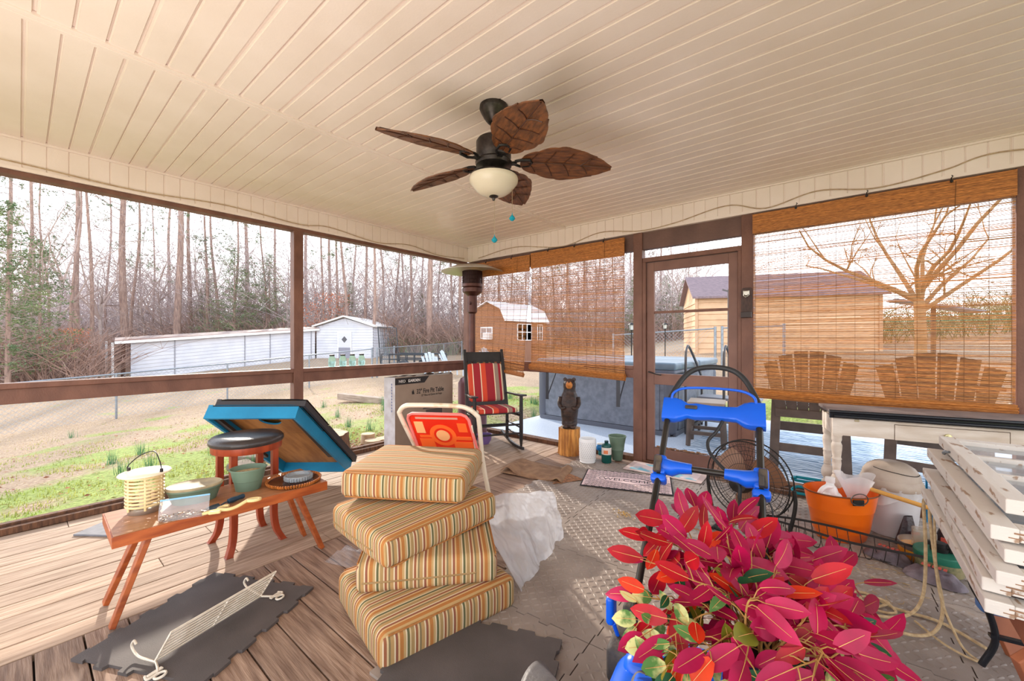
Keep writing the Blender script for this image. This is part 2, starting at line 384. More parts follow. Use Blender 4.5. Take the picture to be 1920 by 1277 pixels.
def lawn_mat():
    m = bpy.data.materials.new('winter_lawn'); m.use_nodes = True; n = m.node_tree; L = n.links; p = n.nodes['Principled BSDF']; p.inputs['Roughness'].default_value = .95
    tc = n.nodes.new('ShaderNodeTexCoord')
    def nz(s, d=5, st=None):
        q = n.nodes.new('ShaderNodeTexNoise'); q.inputs['Scale'].default_value = s; q.inputs['Detail'].default_value = d; L.new(tc.outputs['Object'], q.inputs[0]); return q.outputs[0]
    def ramp(src, a, b, ca, cb):
        q = n.nodes.new('ShaderNodeValToRGB'); q.color_ramp.elements[0].position = a; q.color_ramp.elements[1].position = b
        q.color_ramp.elements[0].color = (*ca, 1); q.color_ramp.elements[1].color = (*cb, 1); L.new(src, q.inputs[0]); return q.outputs[0]
    def mix(f, a, b):
        q = n.nodes.new('ShaderNodeMix'); q.data_type = 'RGBA'; L.new(f, q.inputs[0]); L.new(a, q.inputs[6]); L.new(b, q.inputs[7]); return q.outputs[2]
    straw = ramp(nz(30), .35, .68, srgb((148, 120, 98)), srgb((192, 168, 138)))
    green = ramp(nz(26), .3, .7, srgb((118, 128, 62)), srgb((164, 178, 92)))
    sx = n.nodes.new('ShaderNodeSeparateXYZ'); L.new(tc.outputs['Object'], sx.inputs[0])
    # greener close to the porch, straw farther out
    mr = n.nodes.new('ShaderNodeMapRange'); L.new(sx.outputs['X'], mr.inputs[0]); mr.inputs[1].default_value = -11; mr.inputs[2].default_value = -5.5; mr.inputs[3].default_value = -.12; mr.inputs[4].default_value = .11
    ad0 = n.nodes.new('ShaderNodeMath'); ad0.operation = 'ADD'; L.new(nz(.75, 9), ad0.inputs[0]); L.new(mr.outputs[0], ad0.inputs[1])
    mrb = n.nodes.new('ShaderNodeMapRange'); L.new(sx.outputs['Y'], mrb.inputs[0]); mrb.inputs[1].default_value = 8.5; mrb.inputs[2].default_value = 11; mrb.inputs[3].default_value = 0; mrb.inputs[4].default_value = -.4
    ad = n.nodes.new('ShaderNodeMath'); ad.operation = 'ADD'; L.new(ad0.outputs[0], ad.inputs[0]); L.new(mrb.outputs[0], ad.inputs[1])
    f = ramp(ad.outputs[0], .50, .60, (0, 0, 0), (1, 1, 1)); c = mix(f, straw, green)
    mr2 = n.nodes.new('ShaderNodeMapRange'); L.new(sx.outputs['X'], mr2.inputs[0]); mr2.inputs[1].default_value = -32; mr2.inputs[2].default_value = -36
    leaf = ramp(nz(14), .3, .7, srgb((112, 82, 66)), srgb((150, 118, 98))); c = mix(mr2.outputs[0], c, leaf)
    L.new(c, p.inputs['Base Color'])
    bp = n.nodes.new('ShaderNodeBump'); bp.inputs['Strength'].default_value = .8; bp.inputs['Distance'].default_value = .05; L.new(nz(18, 8), bp.inputs['Height']); L.new(bp.outputs[0], p.inputs['Normal'])
    return m
b = MB()
def span(a, c, k): return [a + (c - a) * i / k for i in range(k)]
XS = span(-90, -34, 14) + span(-34, -16, 14) + span(-16, -6, 26) + span(-6, -4.44, 8) + [-4.44, -4.42] + span(-4.0, 4.2, 16) + span(4.6, 14, 12) + span(14, 61, 10)
YS = span(-50, -8, 10) + span(-8, 8, 50) + span(8, 8.3, 2) + span(8.4, 20, 28) + span(20, 91, 20)
nx, ny = len(XS), len(YS)
v = [(x, y, gz(x, y) + (.018 * noise.noise((x * 2.2, y * 2.2, 0)) if x < -4.45 else 0)) for y in YS for x in XS]
b.add(v, [(j * nx + i, j * nx + i + 1, (j + 1) * nx + i + 1, (j + 1) * nx + i) for j in range(ny - 1) for i in range(nx - 1)])
b.build('ground', lawn_mat(), smooth=180, kind='structure')

# grass tufts, leaf litter
grassm = mat('grass_blades', (138, 160, 70), 0.7, island=.35, c2=(176, 176, 96), scale=.8, transl=.35)
straws = mat('straw_blades', (206, 180, 138), 0.8, island=.3, transl=.2); oniong = mat('onion_grass', (96, 140, 96), 0.6, island=.25, transl=.25)
random.seed(21)
def blades(n, region, hmin, hmax, m_, nm, label, cat, cond=None, wid=.006, clump=1, spread=.05):
    b = MB(); v = []; f = []; c_ = 0
    while c_ < n:
        x, y = region(); 
        if cond and not cond(x, y): continue
        for _ in range(clump):
            px = x + random.gauss(0, spread) * (clump > 1); py = y + random.gauss(0, spread) * (clump > 1); z = gz(px, py) - .01
            a = random.uniform(0, PI); h = random.uniform(hmin, hmax); l = random.uniform(-.5, .5) * h; dx, dy = math.cos(a) * wid, math.sin(a) * wid; i = len(v)
            v += [(px - dx, py - dy, z), (px + dx, py + dy, z), (px + l * dy / wid, py - l * dx / wid, z + h)]; f.append((i, i + 1, i + 2))
        c_ += 1
    b.add(v, f); return tag(b.build(nm, m_), label, cat, kind='stuff')
reg = lambda: (-4.35 - abs(random.gauss(0, 1)) * 3.2, random.uniform(-3, 8))
gcond = lambda x, y: noise.fractal(Vector((x * .9 + 3, y * .9, 4)), 1, 2, 4) + .25 * (x > -9) > .18
blades(26000, reg, .02, .05, grassm, 'grass', 'patchy green grass close to the porch', 'grass', gcond)
blades(22000, lambda: (-4.35 - random.uniform(0, 1) ** .7 * 11, random.uniform(-4, 9)), .015, .035, straws, 'dry_grass', 'dry straw coloured winter grass over the yard', 'grass')
blades(60, reg, .14, .24, oniong, 'wild_onion', 'taller blue-green tufts of wild onion in the lawn', 'grass', clump=34, spread=.03, wid=.0035)
leafm = mat('dead_leaves', (150, 92, 62), 0.85, island=.4)
b = MB()
for _ in range(2600):
    if random.random() < .55: x = -4.35 - abs(random.gauss(0, .6)); y = random.gauss(2.9, .8)
    else: x, y = reg()
    z = gz(x, y) + .015; s_ = random.uniform(.012, .028); M_ = Matrix.Translation((x, y, z)) @ Matrix.Rotation(random.uniform(0, 6), 4, 'Z') @ Matrix.Rotation(random.uniform(-.6, .6), 4, 'X')
    b.add([(-s_, 0, 0), (0, -s_ * .6, .004), (s_, 0, 0), (0, s_ * .6, .004)], [(0, 1, 2, 3)], M=M_)
tag(b.build('fallen_leaves', leafm), 'brown fallen leaves scattered beside the deck and stump', 'leaves', kind='stuff')

# concrete patio with the zebra rug
patio = mat('patio_coating', (190, 202, 216), 0.5, c2=(166, 180, 198), scale=90, detail=6, c3=(208, 217, 228))
b = MB(); b.box(-4.05, WY + .14, -.2, 4.0, 7.6, -.02); b.build('floor', patio, bevel=.006, kind='structure')
zr = bpy.data.materials.new('zebra_weave'); zr.use_nodes = True; n = zr.node_tree; p = n.nodes['Principled BSDF']; p.inputs['Roughness'].default_value = .9
tc = n.nodes.new('ShaderNodeTexCoord'); mp = n.nodes.new('ShaderNodeMapping'); n.links.new(tc.outputs['Object'], mp.inputs[0]); mp.inputs['Scale'].default_value = (1, 2.2, 1)
wv = n.nodes.new('ShaderNodeTexWave'); wv.bands_direction = 'Y'; wv.inputs['Scale'].default_value = 2.6; wv.inputs['Distortion'].default_value = 9; wv.inputs['Detail'].default_value = 2.5; wv.inputs['Detail Scale'].default_value = 1.3
n.links.new(mp.outputs[0], wv.inputs[0]); cr = n.nodes.new('ShaderNodeValToRGB'); cr.color_ramp.elements[0].position = .30; cr.color_ramp.elements[1].position = .48
cr.color_ramp.elements[0].color = (*srgb((92, 120, 146)), 1); cr.color_ramp.elements[1].color = (*srgb((206, 218, 230)), 1); n.links.new(wv.outputs[0], cr.inputs[0]); n.links.new(cr.outputs[0], p.inputs['Base Color'])
t = thing('zebra_rug', 'pale blue and white zebra patterned outdoor rug on the patio', 'rug', (0.6, 5.55, -.02))
b = MB(); b.box(-2.1, -1.15, 0, 2.6, 1.2, .006); b.build('rug', zr, t)

# hot tub, its steps and rails
tubg = mat('tub_grey', (122, 128, 140), 0.55, c2=(104, 110, 122), scale=14, bump=.1, bs=40); tubd = mat('tub_trim', (94, 98, 110), 0.5); cov = mat('cover_vinyl', (122, 142, 156), 0.35, c2=(104, 122, 138), scale=5)
t = thing('hot_tub', 'large grey panelled hot tub with a folded vinyl cover beyond the screen', 'hot tub', (-2.86, 6.55, -.02))
b = MB(); b.rbox(2.16, 2.16, .80, .09, (0, 0, .42), n=2); b.build('cabinet', tubg, t, smooth=60)
for i in range(4):
    M_ = Matrix.Rotation(R(90 * i), 4, 'Z'); b = MB(); b.box(-.90, -1.095, .07, .90, -1.078, .78, M=M_); b.build('side_panel', tubg, t, bevel=.004)
    b = MB(); b.box(-1.04, -1.10, .0, 1.04, -1.06, .065, M=M_); b.build('base_trim', tubd, t, bevel=.004)
for sx_, sy_ in ((-1, -1), (1, -1), (1, 1), (-1, 1)): b = MB(); b.rbox(.17, .17, .80, .08, (sx_ * 1.02, sy_ * 1.02, .41), n=1); b.build('corner_column', tubd, t, smooth=60)
b = MB(); b.rbox(2.22, 2.22, .06, .03, (0, 0, .85), n=2); b.build('lip', tubd, t, smooth=60)
b = MB(); b.rbox(2.24, 1.10, .10, .035, (0, -.56, .925), n=2, puff=.01); b.build('cover_half', cov, t, smooth=60)
b = MB(); b.rbox(2.24, 1.10, .10, .035, (0, .56, .925), n=2, puff=.01); b.build('cover_half', cov, t, smooth=60)
for x in (-.78, .75):     # shelf brackets under the rail, fixed on the tub side
    pass
for x in (-2.86, -1.93):
    t = thing('shelf_bracket', 'dark steel shelf bracket hanging below the rail ' + ('near the blind gap' if x < -2.5 else 'next to the door post'), 'bracket', (x, BY + .058, .86))
    b = MB(); b.box(-.022, 0, -.33, .022, .006, 0); b.bar((0, .006, -.30), (0, .20, -.01), .016, .006, (0, 1, 1)); b.box(-.022, 0, -.006, .022, .22, 0); b.build('bracket', mat('bracket_steel', (74, 76, 82), .45, .6), t, bevel=.002)
railm = mat('rail_grey', (96, 92, 92), 0.35, .6)
t = thing('tub_steps', 'grey hot tub steps with two bent pipe handrails seen through the door', 'steps', (-1.29, 6.14, -.014))
b = MB(); b.box(-.38, -.38, .20, .38, -.02, .235); b.box(-.38, 0, .44, .38, .36, .475); b.build('tread', mat('step_grey', (140, 140, 146), .6), t, bevel=.005)
b = MB()
for x in (-.36, .33):
    b.box(x, -.38, 0, x + .03, -.34, .2); b.box(x, -.04, 0, x + .03, 0, .44); b.box(x, .32, 0, x + .03, .36, .44); b.box(x, -.38, .10, x + .03, .36, .14)
b.build('frame', mat('step_frame', (96, 88, 86), .6), t, bevel=.003)
for x in (-.42, .05): b = MB(); b.tube(curve_pts([(x, -.38, .0), (x, -.38, .6), (x, -.38, 1.05), (x, -.32, 1.17), (x, -.22, 1.17), (x, .1, .95), (x, .38, .72), (x, .40, .64), (x, .40, 0)], 5), .017, 8); b.build('handrail', railm, t, smooth=60)
t = thing('umbrella_pole', 'thin dark metal pole standing on the patio in line with the right of the door', 'pole', (*dirp(1366, 7.4), -.02)); b = MB(); b.lathe([(0, 0), (.14, 0), (.14, .02), (.016, .03), (.016, 2.2), (0, 2.2)], 12); b.bar((0, 0, 2.16), (-.10, .0, 2.2), .02, .03); b.build('pole', railm, t, smooth=50)
# tall slatted patio chairs
ch_ = mat('patio_chair', (104, 88, 78), 0.6, c2=(90, 76, 68), scale=10)
def tall_chair(label, x, y, rz, wd=.62):
    t = thing('patio_chair', label, 'chair', (x, y, -.014), rz, 'tall fan back patio chairs')
    # back toward -y (the porch)
    n = 6
    for i in range(n):
        u = (i - (n - 1) / 2) / ((n - 1) / 2); xt = u * wd * .50; xb = u * wd * .36; top = 1.17 - .10 * u * u
        b = MB(); b.add([(xb - wd * .07, -.20, .58), (xb + wd * .07, -.20, .58), (xt + wd * .088, -.34, top - .035 * max(0, u) * 1), (xt - wd * .088, -.34, top - .035 * max(0, -u)), (xb - wd * .07, -.18, .58), (xb + wd * .07, -.18, .58), (xt + wd * .088, -.32, top - .035 * max(0, u)), (xt - wd * .088, -.32, top - .035 * max(0, -u))], [(0, 1, 2, 3), (7, 6, 5, 4), (0, 4, 5, 1), (1, 5, 6, 2), (2, 6, 7, 3), (3, 7, 4, 0)]); b.build('back_slat', ch_, t)
    b = MB()
    for i in range(5): y0 = -.16 + i * .105; b.box(-wd * .46, y0, .60 + i * .006, wd * .46, y0 + .09, .62 + i * .006)
    b.build('seat_slats', ch_, t, bevel=.003)
    for s in (-1, 1):
        b = MB(); b.bar((s * wd * .46, -.24, 0), (s * wd * .42, -.14, .88), .035, .08, (1, 0, 0)); b.build('leg', ch_, t, bevel=.003)
        b = MB(); b.bar((s * wd * .50, .42, 0), (s * wd * .46, .34, .88), .035, .08, (1, 0, 0)); b.build('leg', ch_, t, bevel=.003)
        b = MB(); b.box(s * wd * .5 - .06, -.24, .88, s * wd * .5 + .06, .44, .905); b.build('armrest', ch_, t, bevel=.004)
        b = MB(); b.bar((s * wd * .45, -.2, .22), (s * wd * .48, .38, .22), .02, .07); b.bar((s * wd * .43, -.2, .57), (s * wd * .46, .38, .60), .02, .07); b.build('side_rail', ch_, t)
    for q in ((-wd * .44, -.21, .50, wd * .44, -.185, .58), (-wd * .46, -.23, .16, wd * .46, -.205, .24), (-wd * .46, .37, .26, wd * .46, .395, .36), (-wd * .44, -.24, .74, wd * .44, -.222, .79)): b = MB(); b.box(*q); b.build('cross_rail', ch_, t, bevel=.003)
    return t
tall_chair('tall brown fan back patio chair behind the bamboo blind, nearest the door', -.32, 5.10, 4)
tall_chair('tall brown fan back patio chair behind the bamboo blind, farther from the door', .57, 5.02, -6)
t = thing('patio_stool', 'plain grey backless patio stool on the slab beyond the door', 'stool', (*dirp(1325, 4.98), -.014), 10)
b = MB(); b.box(-.2, -.2, .50, .2, .2, .53); b.build('seat', mat('stool_tan', (170, 150, 132), .6), t, bevel=.004)
for sx_, sy_ in ((-1, -1), (1, -1), (1, 1), (-1, 1)): b = MB(); b.bar((sx_ * .17, sy_ * .17, .5), (sx_ * .19, sy_ * .19, 0), .04, .04); b.build('leg', ch_, t, bevel=.003)
b = MB(); b.box(-.18, -.195, .14, .18, -.165, .18); b.box(-.18, .165, .14, .18, .195, .18); b.box(-.195, -.18, .14, -.165, .18, .18); b.box(.165, -.18, .14, .195, .18, .18); b.build('stretcher', ch_, t)

# solar lamps
for u, d, lb in ((1184, 8.2, 'left of the door post'), (1247, 10.2, 'seen through the door glass')):
    x, y = dirp(u, d); z0 = -.02 if y < 7.5 and x > -4.05 else gz(x, y); t = thing('solar_lamp', 'black solar lantern on a thin stake ' + lb, 'lamp', (x, y, z0)); hh = 1.25 + 32 * d / 765 - z0
    b = MB(); b.lathe([(0, 0), (.012, 0), (.012, hh - .14), (0, hh - .14)], 8); b.build('stake', blackm, t)
    b = MB(); b.lathe([(.02, hh - .15), (.055, hh - .14), (.04, hh - .13), (0, hh - .13)], 4); b.lathe([(0, hh - .02), (.085, hh - .03), (.05, hh), (.0, hh + .015)], 4); 
    for k in range(4): a = PI / 2 * k; b.bar((.042 * math.cos(a), .042 * math.sin(a), hh - .14), (.06 * math.cos(a), .06 * math.sin(a), hh - .02), .006, .006)
    b.build('lantern_frame', blackm, t)
    b = MB(); b.lathe([(.034, hh - .13), (.05, hh - .03)], 4, cap=False); b.build('lantern_glass', mat('frost', (236, 236, 232), .2, transl=.5), t)
    b = MB()

# stump by the rail and border
bark = mat('stump_bark', (150, 116, 92), 0.9, c2=(104, 78, 62), scale=9, st=(5, 5, .8), bump=.9, bs=16); endg = mat('stump_top', (206, 182, 152), 0.85, c2=(178, 150, 120), scale=10, bump=.3)
sx0, sy0 = -4.62, 2.24; t = thing('tree_stump', 'sawn tree stump standing in the leaves outside the left rail', 'stump', (sx0, sy0, gz(sx0, sy0)))
hz = .19 - gz(sx0, sy0); b = MB(); b.grid(lambda u, v_: ((.215 + .05 * (1 - v_) ** 2 + .012 * math.sin(2 * PI * u * 7) + .008 * math.sin(2 * PI * u * 19)) * math.cos(2 * PI * u) * 1.25, (.215 + .05 * (1 - v_) ** 2 + .012 * math.sin(2 * PI * u * 7) + .008 * math.sin(2 * PI * u * 19)) * math.sin(2 * PI * u), -.05 + (hz + .05) * v_), 72, 6, cu=True); b.build('bark', bark, t, smooth=60)
b = MB(); b.grid(lambda u, v_: ((.213 + .012 * math.sin(2 * PI * u * 7)) * v_ * math.cos(2 * PI * u) * 1.25, (.213 + .012 * math.sin(2 * PI * u * 7)) * v_ * math.sin(2 * PI * u), hz + .002), 72, 3, cu=True); b.build('cut_face', endg, t)
for i, (u, d, w_) in enumerate([(700, 5.05, .11), (718, 5.15, .10), (733, 5.25, .11), (690, 5.2, .09)]):
    x, y = dirp(u, d); t = thing('firewood_round', ['first', 'second', 'third', 'fourth'][i] + ' short split log right of the stump outside the rail', 'log', (x, y, gz(x, y) + .0), 20 * i + 50)
    b = MB(); b.lathe([(0, -.0), (w_ * .9, 0), (w_, .03), (w_ * .95, .14), (0, .142)], 9); b.build('log', endg, t, smooth=50)
b = MB(); x0, y0 = dirp(500, 5.0); # ring of flat stones
for i, (u, d) in enumerate([(455, 4.35), (470, 4.7)]):
    x, y = dirp(u, d); t = thing('flat_stone', ('nearer' if i == 0 else 'farther') + ' flat grey garden stone behind the stool legs', 'stone', (x, y, gz(x, y)), 30 * i); b = MB(); b.rbox(.34, .22, .10, .04, (0, 0, .04), n=3, wob=.012); b.build('stone', mat('stone_grey', (128, 112, 96), .9, c2=(100, 88, 76), scale=12, bump=.4), t, smooth=60)

# chain link fence
galv = mat('galvanised', (150, 158, 166), 0.4, .6, c2=(132, 140, 150), scale=12); wirem = mat('fence_wire', (164, 172, 180), 0.5, .4)
def fence(label, pts, step=2.45, H_=1.2, gate=None):
    t = thing('chain_link_fence', label, 'fence', (pts[0][0], pts[0][1], gz(*pts[0])))
    O = t.location.copy(); rail = MB(); mesh = MB(); top = []
    for (ax, ay), (cx, cy) in zip(pts, pts[1:]):
        Ls = math.hypot(cx - ax, cy - ay); k = max(1, round(Ls / step))
        for i in range(k + 1):
            if i == k and (cx, cy) != tuple(pts[-1]): continue
            x = ax + (cx - ax) * i / k; y = ay + (cy - ay) * i / k; z = gz(x, y); b = MB(); corner = i in (0,) or (i == k)
            b.tube([Vector((x, y, z - .1)) - O, Vector((x, y, z + H_ + (.06 if corner else 0))) - O], .038 if corner else .024, 8); b.build('post', galv, t, smooth=60); top.append(Vector((x, y, z + H_)))
        # diamonds: two families of slanting wires per stretch
        m = int(Ls / .11)
        for i in range(-11, m):
            for s in (1, -1):
                p = []
                for q in range(2):
                    xx = (i + 11 * q) if s > 0 else (i + 11 * (1 - q)); fr = xx / m
                    p.append((fr, q))
                (f0, q0), (f1, q1) = p
                if f0 < 0 or f1 > 1 or f1 < 0 or f0 > 1: continue
                A_ = Vector((ax + (cx - ax) * f0, ay + (cy - ay) * f0, 0)); B_ = Vector((ax + (cx - ax) * f1, ay + (cy - ay) * f1, 0))
                A_.z = gz(A_.x, A_.y) + .03 + (H_ - .03) * q0; B_.z = gz(B_.x, B_.y) + .03 + (H_ - .03) * q1
                mesh.tube([A_ - O, B_ - O], .0032, 3, cap=False)
    rail.tube([p - O for p in top], .021, 8); rail.build('top_rail', galv, t, smooth=60); mesh.build('chain_link', wirem, t)
    return t
fence('grey chain link fence running across the yard in front of the white shed', [(-15.2, -8.5), (-15.2, 9.3)])
c1 = dirp(739, 19.5); c2_ = dirp(866, 27)
fence('grey chain link fence beyond the corner post, running back past the black trailer', [(-15.15, 9.5), (c1[0], c1[1]), (c2_[0], c2_[1])], 3.0)
f1 = dirp(1150, 13.4); f2 = dirp(1341, 12.2)
fence('chain link fence behind the hot tub seen through the door', [f1, f2], 3.0)
g1 = dirp(1354, 12.1); g2 = dirp(1470, 11.2); fence('chain link gate section beside the tan shed, behind the blind', [g1, g2], 3.0)

# sheds
def siding(mb, p0, p1, z0a, z1a, z0b, z1b, step, mi=0):
    """lap siding on a vertical wall from p0 to p1 (plan), bottom/top heights at both ends"""
    p0 = Vector((*p0, 0)); p1 = Vector((*p1, 0)); d = (p1 - p0).normalized(); nrm = Vector((d.y, -d.x, 0)); k = max(1, round((z1a - z0a) / step))
    for i in range(k):
        a0 = z0a + (z1a - z0a) * i / k; a1 = z0a + (z1a - z0a) * (i + 1) / k; b0 = z0b + (z1b - z0b) * i / k; b1 = z0b + (z1b - z0b) * (i + 1) / k
        o1 = nrm * .028; o0 = nrm * .0
        v = [p0 + o1 + Vector((0, 0, a0)), p1 + o1 + Vector((0, 0, b0)), p1 + o0 + Vector((0, 0, b1)), p0 + o0 + Vector((0, 0, a1)), p0 + o0 + Vector((0, 0, a0)), p1 + o0 + Vector((0, 0, b0))]
        mb.add(v, [(0, 1, 2, 3), (4, 5, 1, 0)], mi)
whs = mat('white_siding', (212, 213, 220), 0.55, c2=(200, 202, 212), scale=1.5); rust = mat('rusty_roof', (140, 104, 94), 0.6, c2=(190, 176, 170), scale=1.2, st=(4, .5, 1)); wht = mat('white_trim', (240, 240, 240), .5)
t = thing('storage_building', 'long low white sided storage building with a rusty flat roof behind the fence', 'building', (-29.6, 8.5, -.5)); O = t.location.copy()
def W2(p): return Vector(p) - O
b = MB(); A_ = (-29.9, 3.85); B_ = (-29.25, 13.4)
siding(b, (A_[0] - O.x, A_[1] - O.y), (B_[0] - O.x, B_[1] - O.y), -1.3 - O.z, 1.10 - O.z, -.3 - O.z, 2.0 - O.z, .2)
for p in ((-32.4, 4.4),): siding(b, (p[0] - O.x, p[1] - O.y), (A_[0] - O.x, A_[1] - O.y), -1.3 - O.z, 1.15 - O.z, -1.3 - O.z, 1.12 - O.z, .2)
b.build('siding_wall', whs, t)
b = MB(); b.add([W2((-29.7, 3.2, 1.14)), W2((-29.0, 13.6, 2.04)), W2((-32.6, 14.2, 2.2)), W2((-33.2, 3.6, 1.3)), W2((-29.7, 3.2, 1.26)), W2((-29.0, 13.6, 2.16)), W2((-32.6, 14.2, 2.32)), W2((-33.2, 3.6, 1.42))], [(0, 3, 2, 1), (4, 5, 6, 7), (0, 1, 5, 4), (1, 2, 6, 5), (2, 3, 7, 6), (3, 0, 4, 7)]); b.build('roof', rust, t)
b = MB(); b.bar(W2((-29.68, 3.2, 1.13)), W2((-28.98, 13.6, 2.03)), .05, .14); b.build('fascia', wht, t)
for fr, w_ in ((.19, .02), (.55, .02), (.70, .02), (.97, .02)):
    b = MB(); x = A_[0] + (B_[0] - A_[0]) * fr; y = A_[1] + (B_[1] - A_[1]) * fr; z = gz(x, y); b.box(x - O.x + .01, y - O.y, -1.3 - O.z, x - O.x + .05, y - O.y + .05, 1.1 + .9 * fr - O.z); b.build('panel_joint', mat('joint_grey', (150, 150, 158), .7), t)
b = MB(); x = -32.4; b.box(x - O.x, 3.1 - O.y, -1.4 - O.z, x - O.x + .1, 3.2 - O.y, 1.2 - O.z); b.box(-30.0 - O.x, 3.1 - O.y, -1.4 - O.z, -29.9 - O.x, 3.2 - O.y, 1.14 - O.z); b.build('porch_post', wht, t)
b = MB(); b.box(-32.4 - O.x, 3.75 - O.y, -1.3 - O.z, -31.2 - O.x, 3.8 - O.y, 1.1 - O.z); b.build('brown_doorway', mat('brown_board', (140, 104, 88), .8), t)
b = MB(); siding(b, (-29.2 - O.x, 13.5 - O.y), (-26.1 - O.x, 16.05 - O.y), -.4 - O.z, 2.22 - O.z, -.4 - O.z, 2.22 - O.z, .2) ; ex = Vector((3.1, 2.55, 0)); exn = ex.normalized(); back = Vector((-exn.y, exn.x, 0)) * 5
g = thing('white_shed', 'white gabled shed with a small diamond window door behind the fence', 'building', (-27.65, 14.78, -.1)); OG = g.location.copy()
b = MB(); a = Vector((-29.2, 13.5, 0)) - OG; c = Vector((-26.1, 16.05, 0)) - OG; a.z = c.z = 0
siding(b, (a.x, a.y), (c.x, c.y), -.2, 2.32, -.2, 2.32, .2)
siding(b, (c.x, c.y), (c.x + back.x, c.y + back.y), -.2, 2.32, -.2, 2.32, .2)
m_ = (a + c) / 2; k = 6
for i in range(k):   # gable triangle in laps
    f0 = i / k; f1 = (i + 1) / k; w0 = 1 - f0; w1 = 1 - f1; z0 = 2.32 + .62 * f0; z1 = 2.32 + .62 * f1; nrm = Vector((exn.y, -exn.x, 0)) * .028
    p = [m_ + (a - m_) * w0 + nrm, m_ + (c - m_) * w0 + nrm, m_ + (c - m_) * w1, m_ + (a - m_) * w1]
    b.add([(q.x, q.y, z) for q, z in zip(p, (z0, z0, z1, z1))], [(0, 1, 2, 3)])
b.build('siding_wall', whs, g)
b = MB(); fr_ = Vector((exn.y, -exn.x, 0)) * .3
for s, e_ in ((-1, a), (1, c)):
    o_ = m_ + (e_ - m_) * 1.10; p = [m_ + fr_, o_ + fr_, o_ + back, m_ + back]; zz = [3.02, 2.30, 2.30, 3.02]
    v = [(q.x, q.y, z) for q, z in zip(p, zz)] + [(q.x, q.y, z + .10) for q, z in zip(p, zz)]; b.add(v, [(0, 1, 2, 3), (7, 6, 5, 4), (0, 4, 5, 1), (1, 5, 6, 2), (2, 6, 7, 3), (3, 7, 4, 0)])
b.build('roof', mat('pale_roof', (236, 232, 228), .5, c2=(222, 218, 214), scale=2), g)
Md = frame(m_ + Vector((exn.y, -exn.x, 0)) * .03, exn, Vector((-exn.y, exn.x, 0)), (0, 0, 1))
dr = MB(); dr.box(-.50, -.03, -.1, .50, .0, 1.98, M=Md); fo = dr.build('door_frame', wht, g)
dr = MB(); dr.box(-.42, -.05, -.05, .42, -.03, 1.90, M=Md); do = dr.build('door', mat('shed_door', (206, 208, 218), .5), g)
dr = MB(); dr.box(-.42, -.055, -.05, .42, -.05, .85, M=Md); dr.build('lower_screen', mat('screen_grey', (142, 142, 156), .6), do)
dr = MB(); dr.add([Md @ Vector(p) for p in ((0, -.056, 1.18), (.2, -.056, 1.42), (0, -.056, 1.66), (-.2, -.056, 1.42))], [(0, 1, 2, 3)]); dr.build('diamond_window', mat('dark_glass', (74, 74, 82), .15), do)

# gambrel barn
bw = mat('barn_brown', (150, 108, 84), 0.75, c2=(132, 92, 72), scale=4, st=(12, 12, .6)); mr_ = mat('metal_roof', (232, 234, 238), .35, .3)
t = thing('gambrel_barn', 'brown gambrel barn with a pale metal roof and white windows behind the corner blind', 'barn', (-15.5, 18.6, -.1))
hx, hy = 1.22, 1.95; prof = [(-hx, 2.45), (-hx * .78, 3.05), (0, 3.45), (hx * .78, 3.05), (hx, 2.45)]
b = MB(); pts = [(-hx, -.3)] + prof + [(hx, -.3)]; n = len(pts); v = [(x, -hy, z) for x, z in pts] + [(x, hy, z) for x, z in pts]; b.add(v, [tuple(range(n)), tuple(range(n, 2 * n))[::-1], (0, n, n + 1, 1), (n - 2, 2 * n - 2, 2 * n - 1, n - 1)]); b.build('wall', bw, t)
b = MB()
pp = [(-hx - .12, 2.40), (-hx * .80, 3.08), (0, 3.50), (hx * .80, 3.08), (hx + .12, 2.40)]
for (xa, za), (xb, zb) in zip(pp, pp[1:]): b.add([(xa, -hy - .15, za), (xb, -hy - .15, zb), (xb, hy + .15, zb), (xa, hy + .15, za), (xa, -hy - .15, za + .06), (xb, -hy - .15, zb + .06), (xb, hy + .15, zb + .06), (xa, hy + .15, za + .06)], [(0, 3, 2, 1), (4, 5, 6, 7), (0, 1, 5, 4), (1, 2, 6, 5), (2, 3, 7, 6), (3, 0, 4, 7)])
b.build('roof', mr_, t)
def winx(y0, z0, w_, h_, cols):
    b = MB(); x = hx + .02; f = .04
    b.box(x - .03, y0, z0, x + .02, y0 + w_, z0 + f); b.box(x - .03, y0, z0 + h_ - f, x + .02, y0 + w_, z0 + h_); b.box(x - .03, y0, z0 + h_ / 2 - .02, x + .02, y0 + w_, z0 + h_ / 2 + .02)
    for i in range(cols + 1): yy = y0 + (w_ - f) * i / cols; b.box(x - .03, yy, z0, x + .025, yy + f, z0 + h_)
    o = b.build('window', wht, t); b = MB(); b.box(x - .035, y0, z0, x - .02, y0 + w_, z0 + h_); b.build('pane', mat('barn_pane', (150, 140, 140), .15), o)
winx(-.9, 1.35, 1.35, .95, 3); winx(1.0, 1.35, .5, .95, 2)
b = MB(); b.box(-.55, -hy - .04, 1.45, .35, -hy + .0, 2.1); o = b.build('window', wht, t); b = MB(); b.box(-.49, -hy - .05, 1.51, -.12, -hy - .035, 2.04); b.box(-.06, -hy - .05, 1.51, .29, -hy - .035, 2.04); b.build('pane', MATS['barn_pane'], o)
b = MB(); b.box(-.10, -hy - .35, 1.40, .36, -hy - .04, 1.78); b.build('air_conditioner', wht, t, bevel=.02)
